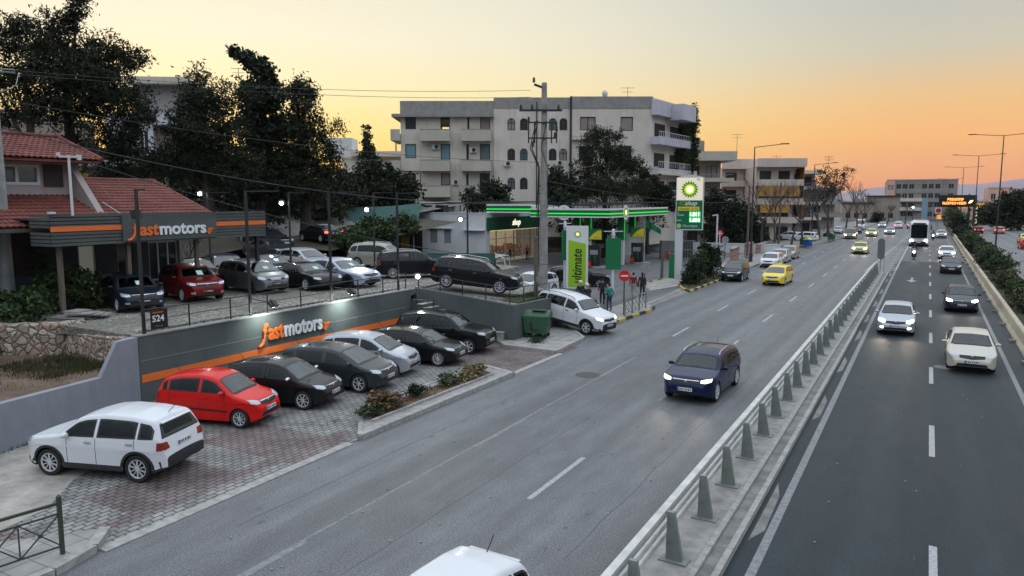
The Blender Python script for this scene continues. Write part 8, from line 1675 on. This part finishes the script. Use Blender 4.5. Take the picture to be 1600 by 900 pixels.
    seg = [(Vector(J[a])*k, Vector(J[b_])*k, a, b_) for a, b_ in E] 
    def near(p):
        best = 9; nm = ''
        for a, b_, na, nb in seg:
            ab_ = b_-a; t_ = max(0, min(1, (p-a).dot(ab_)/max(1e-9, ab_.length_squared))); d = (a+ab_*t_-p).length
            if d < best: best = d; nm = (na, nb, t_)
        return nm
    for f in bm.faces:
        c_ = f.calc_center_median(); na, nb, t_ = near(c_); f.smooth = True
        if nb[1:] in ('k', 'a') or (nb[1:] == 'h') or (na == 'hip' and t_ < .25): f.material_index = 1
        elif nb[1:] == 't': f.material_index = 3
        elif nb == 'head0' or (nb == 'neck' and t_ > .85) or (nb[1:] == 'w' and t_ > .9): f.material_index = 2
        else: f.material_index = 0
    vs, fs = ellipsoid(tuple(hc), (.076*k, .094*k, .118*k), 14, 10); bv = [bm.verts.new(v) for v in vs]
    for f in fs: g = bm.faces.new([bv[i] for i in f]); g.material_index = 2; g.smooth = True
    for (dx, dy, dz, r_, mi) in ((0, .095, -.012, .017, 2), (-.03, .083, .012, .010, 3), (.03, .083, .012, .010, 3), (-.078, .0, -.005, .018, 2), (.078, .0, -.005, .018, 2), (0, .088, -.052, .018, 4)):
        vs, fs = ellipsoid((hc.x+dx*k, hc.y+dy*k, hc.z+dz*k), (r_*k*(1.3 if mi == 4 else .9), r_*k*.7, r_*k*(.4 if mi == 4 else 1.2)), 8, 6); bv = [bm.verts.new(v) for v in vs]
        for f in fs: g = bm.faces.new([bv[i] for i in f]); g.material_index = mi; g.smooth = True
    bm.to_mesh(me2); bm.free(); pass
    for m_ in (top, bottom, M_skin, M_shoe, mat('lips', (.30, .11, .10), .5)): me2.materials.append(m_)
    link('body', me2, root)
    if helmet: q = MB(); q.add(*ellipsoid((hc.x, hc.y-.005, hc.z+.03), (.125, .15, .14), 14, 10)); q.build('helmet', helmet, root, smooth=True); q = MB(); q.box((hc.x, hc.y+.125, hc.z+.01), (.17, .05, .09)); q.build('visor', M_black, root)
    elif hair == 'afro': link('hair', crown_mesh('hair', [(hc.x, hc.y-.02, hc.z+.06, .13, .13, .12, 60)], .035, .06, M_hair, 24), root)
    else:
        q = MB(); q.add(*ellipsoid((hc.x, hc.y-.02*k, hc.z+.025*k), (.088*k, .100*k, .112*k), 14, 10)); 
        if hair == 'long': q.add(*ellipsoid((hc.x, hc.y-.07*k, hc.z-.08*k), (.085*k, .06*k, .16*k), 12, 8))
        q.build('hair', M_hair, root, smooth=True)
    if bag: q = MB(); q.box((-.26*k, -.02, .95*k), (.12, .30, .30), 0, 0, .8); q.tube([(-.26*k, 0, 1.08*k), (-.2*k, .02, 1.3*k), (-.14*k, 0, 1.47*k)], .012, 4); q.build('shoulder_bag', bag, root)
    return root
def wxy(px, py, z=.13):
    dx, dy = (px-800)/1160, -(py-450)/1160; cp, sp_ = math.cos(PITCH), math.sin(PITCH); f = cp + dy*sp_; v = -sp_ + dy*cp; t_ = (z-CAMH)/v; return cam_frame(dx*t_, f*t_)
AWAY = YAW
person('person in a teal top and blue jeans seen from behind beside the motorbikes', (*wxy(952, 487), .13), AWAY+.5, 1.70, M_teal, M_jean, 'stand', 'short', bag=M_dcl)
person('person with big curly hair and dark clothes standing behind the person in teal', (*wxy(941, 478), .13), AWAY+2.7, 1.78, M_dcl, M_dcl, 'stand', 'afro')
person('pedestrian in a maroon jacket and beige trousers walking away', (*wxy(989, 465), .13), AWAY-.35, 1.70, M_rcl, M_bcl, 'walk', 'short')
person('pedestrian in black with long dark hair walking beside the maroon jacket', (*wxy(1003, 466), .13), AWAY-.25, 1.72, M_dcl, M_navyc, 'walk', 'long', bag=M_dcl)
person('person in dark clothes carrying something outside the shop door', (-38.6, 68.8, .02), AWAY+2.0, 1.75, M_dcl, M_dcl, 'carry', 'short')
person('worker in a red top beside the shelves at the shop entrance', (-38.9, 73.2, .02), AWAY+2.8, 1.72, M_red, M_dcl, 'stand', 'short')
def bike(loc, rz, label, body=None, lit=False, group='motorbikes'):
    e = empty('scooter', loc, rz, label, 'scooter', group); body = body or M_black
    for y in (-.62, .62):
        w_ = MB(); w_.lathe([(.17, -.05), (.25, -.055), (.29, -.03), (.29, .03), (.25, .055), (.17, .05)], 20, 0, 'y'); w_.lathe([(.17, .02), (.001, .02)], 12, 1, 'y'); w_.lathe([(.17, -.02), (.001, -.02)], 12, 1, 'y'); o = w_.build('wheel', [M_tyre, M_rim], e, (0, y, .29), math.pi/2, smooth=True)
    q = MB(); q.tube([(0, .62, .30), (0, .50, .75), (0, .42, 1.0)], [.06, .05, .04], 8); q.tube([(-.33, .38, 1.04), (-.1, .42, 1.0), (.1, .42, 1.0), (.33, .38, 1.04)], .02, 6); q.build('fork', M_dmetal, e)
    q = MB(); rows = []
    for (y, zb, zt, wd) in ((.52, .45, .98, .16), (.38, .34, .96, .24), (.28, .26, .60, .22), (.10, .25, .38, .20), (-.08, .25, .42, .20), (-.2, .28, .68, .17), (-.5, .38, .74, .17), (-.78, .55, .78, .12)):
        rows.append([(-wd, y, zb), (-wd*1.05, y, (zb+zt)/2), (-wd*.8, y, zt), (wd*.8, y, zt), (wd*1.05, y, (zb+zt)/2), (wd, y, zb), (-wd, y, zb)])
    q.grid(rows); q.f.append(tuple(range(6))); q.m.append(0); q.f.append(tuple(7*7+i for i in range(6))[::-1]); q.m.append(0); q.build('body', body, e, smooth=True, ang=50)
    MB().box((0, -.42, .80), (.26, .68, .10), 0, 0, .85).build('seat', M_black, e); MB().box((0, -.95, .62), (.16, .06, .10)).build('tail_lamp', M_tl, e)
    q = MB(); q.lathe([(.001, .06), (.10, .05), (.12, 0)], 14, 0, 'y', (0, .55, .88)); q.build('headlamp', M_hlb if lit else M_hl, e); q = MB(); q.add([(-.16, .48, 1.0), (.16, .48, 1.0), (.13, .36, 1.32), (-.13, .36, 1.32)], [(0, 1, 2, 3)]); q.build('windscreen', M_cgl, e)
    for s_ in (-1, 1): MB().bar((s_*.3, .38, 1.05), (s_*.42, .34, 1.18), .015).box((s_*.44, .34, 1.2), (.12, .03, .08)).build('mirror', M_black, e)
    return e
bike((-1.15, 95.2, .004), math.pi, 'scooter with a bright headlamp ridden in the middle of the right carriageway', lit=True); person('rider in dark clothes and black helmet on the scooter in the right carriageway', (-1.15, 95.2, .02), math.pi, 1.75, M_dcl, M_dcl, 'ride', helmet=M_black)
bike((.9, 140, .004), math.pi, 'small distant scooter beside the bus, headlamp lit', lit=True); person('rider on the distant scooter beside the bus', (.9, 140, .02), math.pi, 1.75, M_navyc, M_dcl, 'ride', helmet=M_black)
x, y = wxy(918, 487, .2); bike((x, y, .14), AWAY+.5, 'dark motorbike standing beside the white SUV'); person('person in black with a cream helmet sitting on the motorbike', (x, y, .15), AWAY+.5, 1.75, M_dcl, M_dcl, 'ride', helmet=M_helm)
x, y = wxy(907, 482, .2); person('person in black with a cream helmet standing left of the motorbike', (x, y, .14), AWAY+.2, 1.72, M_dcl, M_dcl, 'carry', helmet=M_helm); x, y = cam_frame(-17.5, 75); bike((x, y, hill(x, y)+.05), .7, 'pale motorbike parked far up under the pines', body=M_wm)
# coach
bu = empty('coach', (-1.0, 127.5, .004), math.pi, 'white coach with a large dark windscreen in the inner lane', 'coach')
q = MB(); rows = []
for (y, zb, zt, hw) in ((6.0, .5, 2.9, 1.10), (5.95, .35, 3.25, 1.2), (5.7, .32, 3.5, 1.25), (5.0, .32, 3.58, 1.27), (-5.6, .32, 3.58, 1.27), (-5.95, .4, 3.5, 1.24), (-6.0, .6, 3.3, 1.15)):
    rows.append([(-hw, y, zb), (-hw*1.0, y, 1.2), (-hw*.985, y, zt-.5), (-hw*.9, y, zt-.1), (-hw*.7, y, zt), (hw*.7, y, zt), (hw*.9, y, zt-.1), (hw*.985, y, zt-.5), (hw, y, 1.2), (hw, y, zb), (-hw, y, zb)])
q.grid(rows); q.f.append(tuple(range(10))); q.m.append(0); q.f.append(tuple(6*11+i for i in range(10))[::-1]); q.m.append(0); q.build('body', P['white'], bu, smooth=True, ang=30)
q = MB(); q.grid([[(-1.02+2.04*i/8, 6.02+.10*(1-((i-4)/4)**2), z) for i in range(9)] for z in (1.25, 2.0, 2.9, 3.12)]); q.build('windshield', M_cg, bu, smooth=True)
MB().box((0, 6.04, 3.28), (1.6, .08, .22)).build('destination_panel', M_black, bu); MB().box((0, 6.03, .55), (1.9, .1, .35)).build('bumper', M_dmetal, bu); MB().box((0, 6.12, .62), (.52, .02, .12)).build('license_plate', M_plate, bu)
for s_ in (-1, 1):
    MB().box((s_*.92, 6.02, .86), (.34, .1, .2)).build('headlight', M_hlb, bu); MB().box((s_*1.28, 0, 2.35), (.02, 10.6, 1.1)).build('side_window', M_cg, bu); q = MB(); q.bar((s_*1.15, 5.95, 3.2), (s_*1.5, 6.25, 3.1), .05); q.box((s_*1.5, 6.25, 2.75), (.14, .14, .6)); q.build('mirror', M_black, bu)
    for y in (3.6, -3.4):
        w_ = bpy.data.objects.new('wheel', None); C.objects.link(w_); w_.parent = bu; w_.location = (s_*1.12, y, .48); w_.rotation_euler = (0, 0, -s_*math.pi/2); tm, rm_ = wheel_mesh(.48, .3, 'silver', 8, 1); link('tyre', tm, w_); link('rim', rm_, w_)
# street details
M_mh = mat('manhole_iron', (.05, .05, .05), .6, var=.3, scale=12)
for (x, y, r_, z, lb) in ((*wxy(918, 586, 0), .42, .004, 'round manhole cover in the left carriageway'), (*wxy(1476, 574, 0), .36, .005, 'pale round manhole cover beside the beige saloon')):
    q = MB(); q.lathe([(.001, .003), (r_*.86, .003), (r_*.9, 0), (r_*.95, 0), (r_, .004), (r_*1.12, .001)], 28); tag(q.build('manhole_cover', M_mh if x < 0 else M_conc_d, None, (x, y, z)), lb, 'manhole')
rnd = random.Random(5); q = MB()
for k in range(260):
    x, y = rnd.uniform(-13.3, 3.1), 9+rnd.random()**1.6*40
    if -4.8 < x < -2.6: continue
    s_ = rnd.uniform(.012, .035); q.box((x, y, .008+s_*.2), (s_, s_*1.4, s_*.6), rnd.random()*3)
tag(q.build('litter', M_conc), 'tiny pale grit and litter scattered on the road', 'litter', kind='stuff')
# dashed details: blossom-pink fields and red cushions of the beige saloon
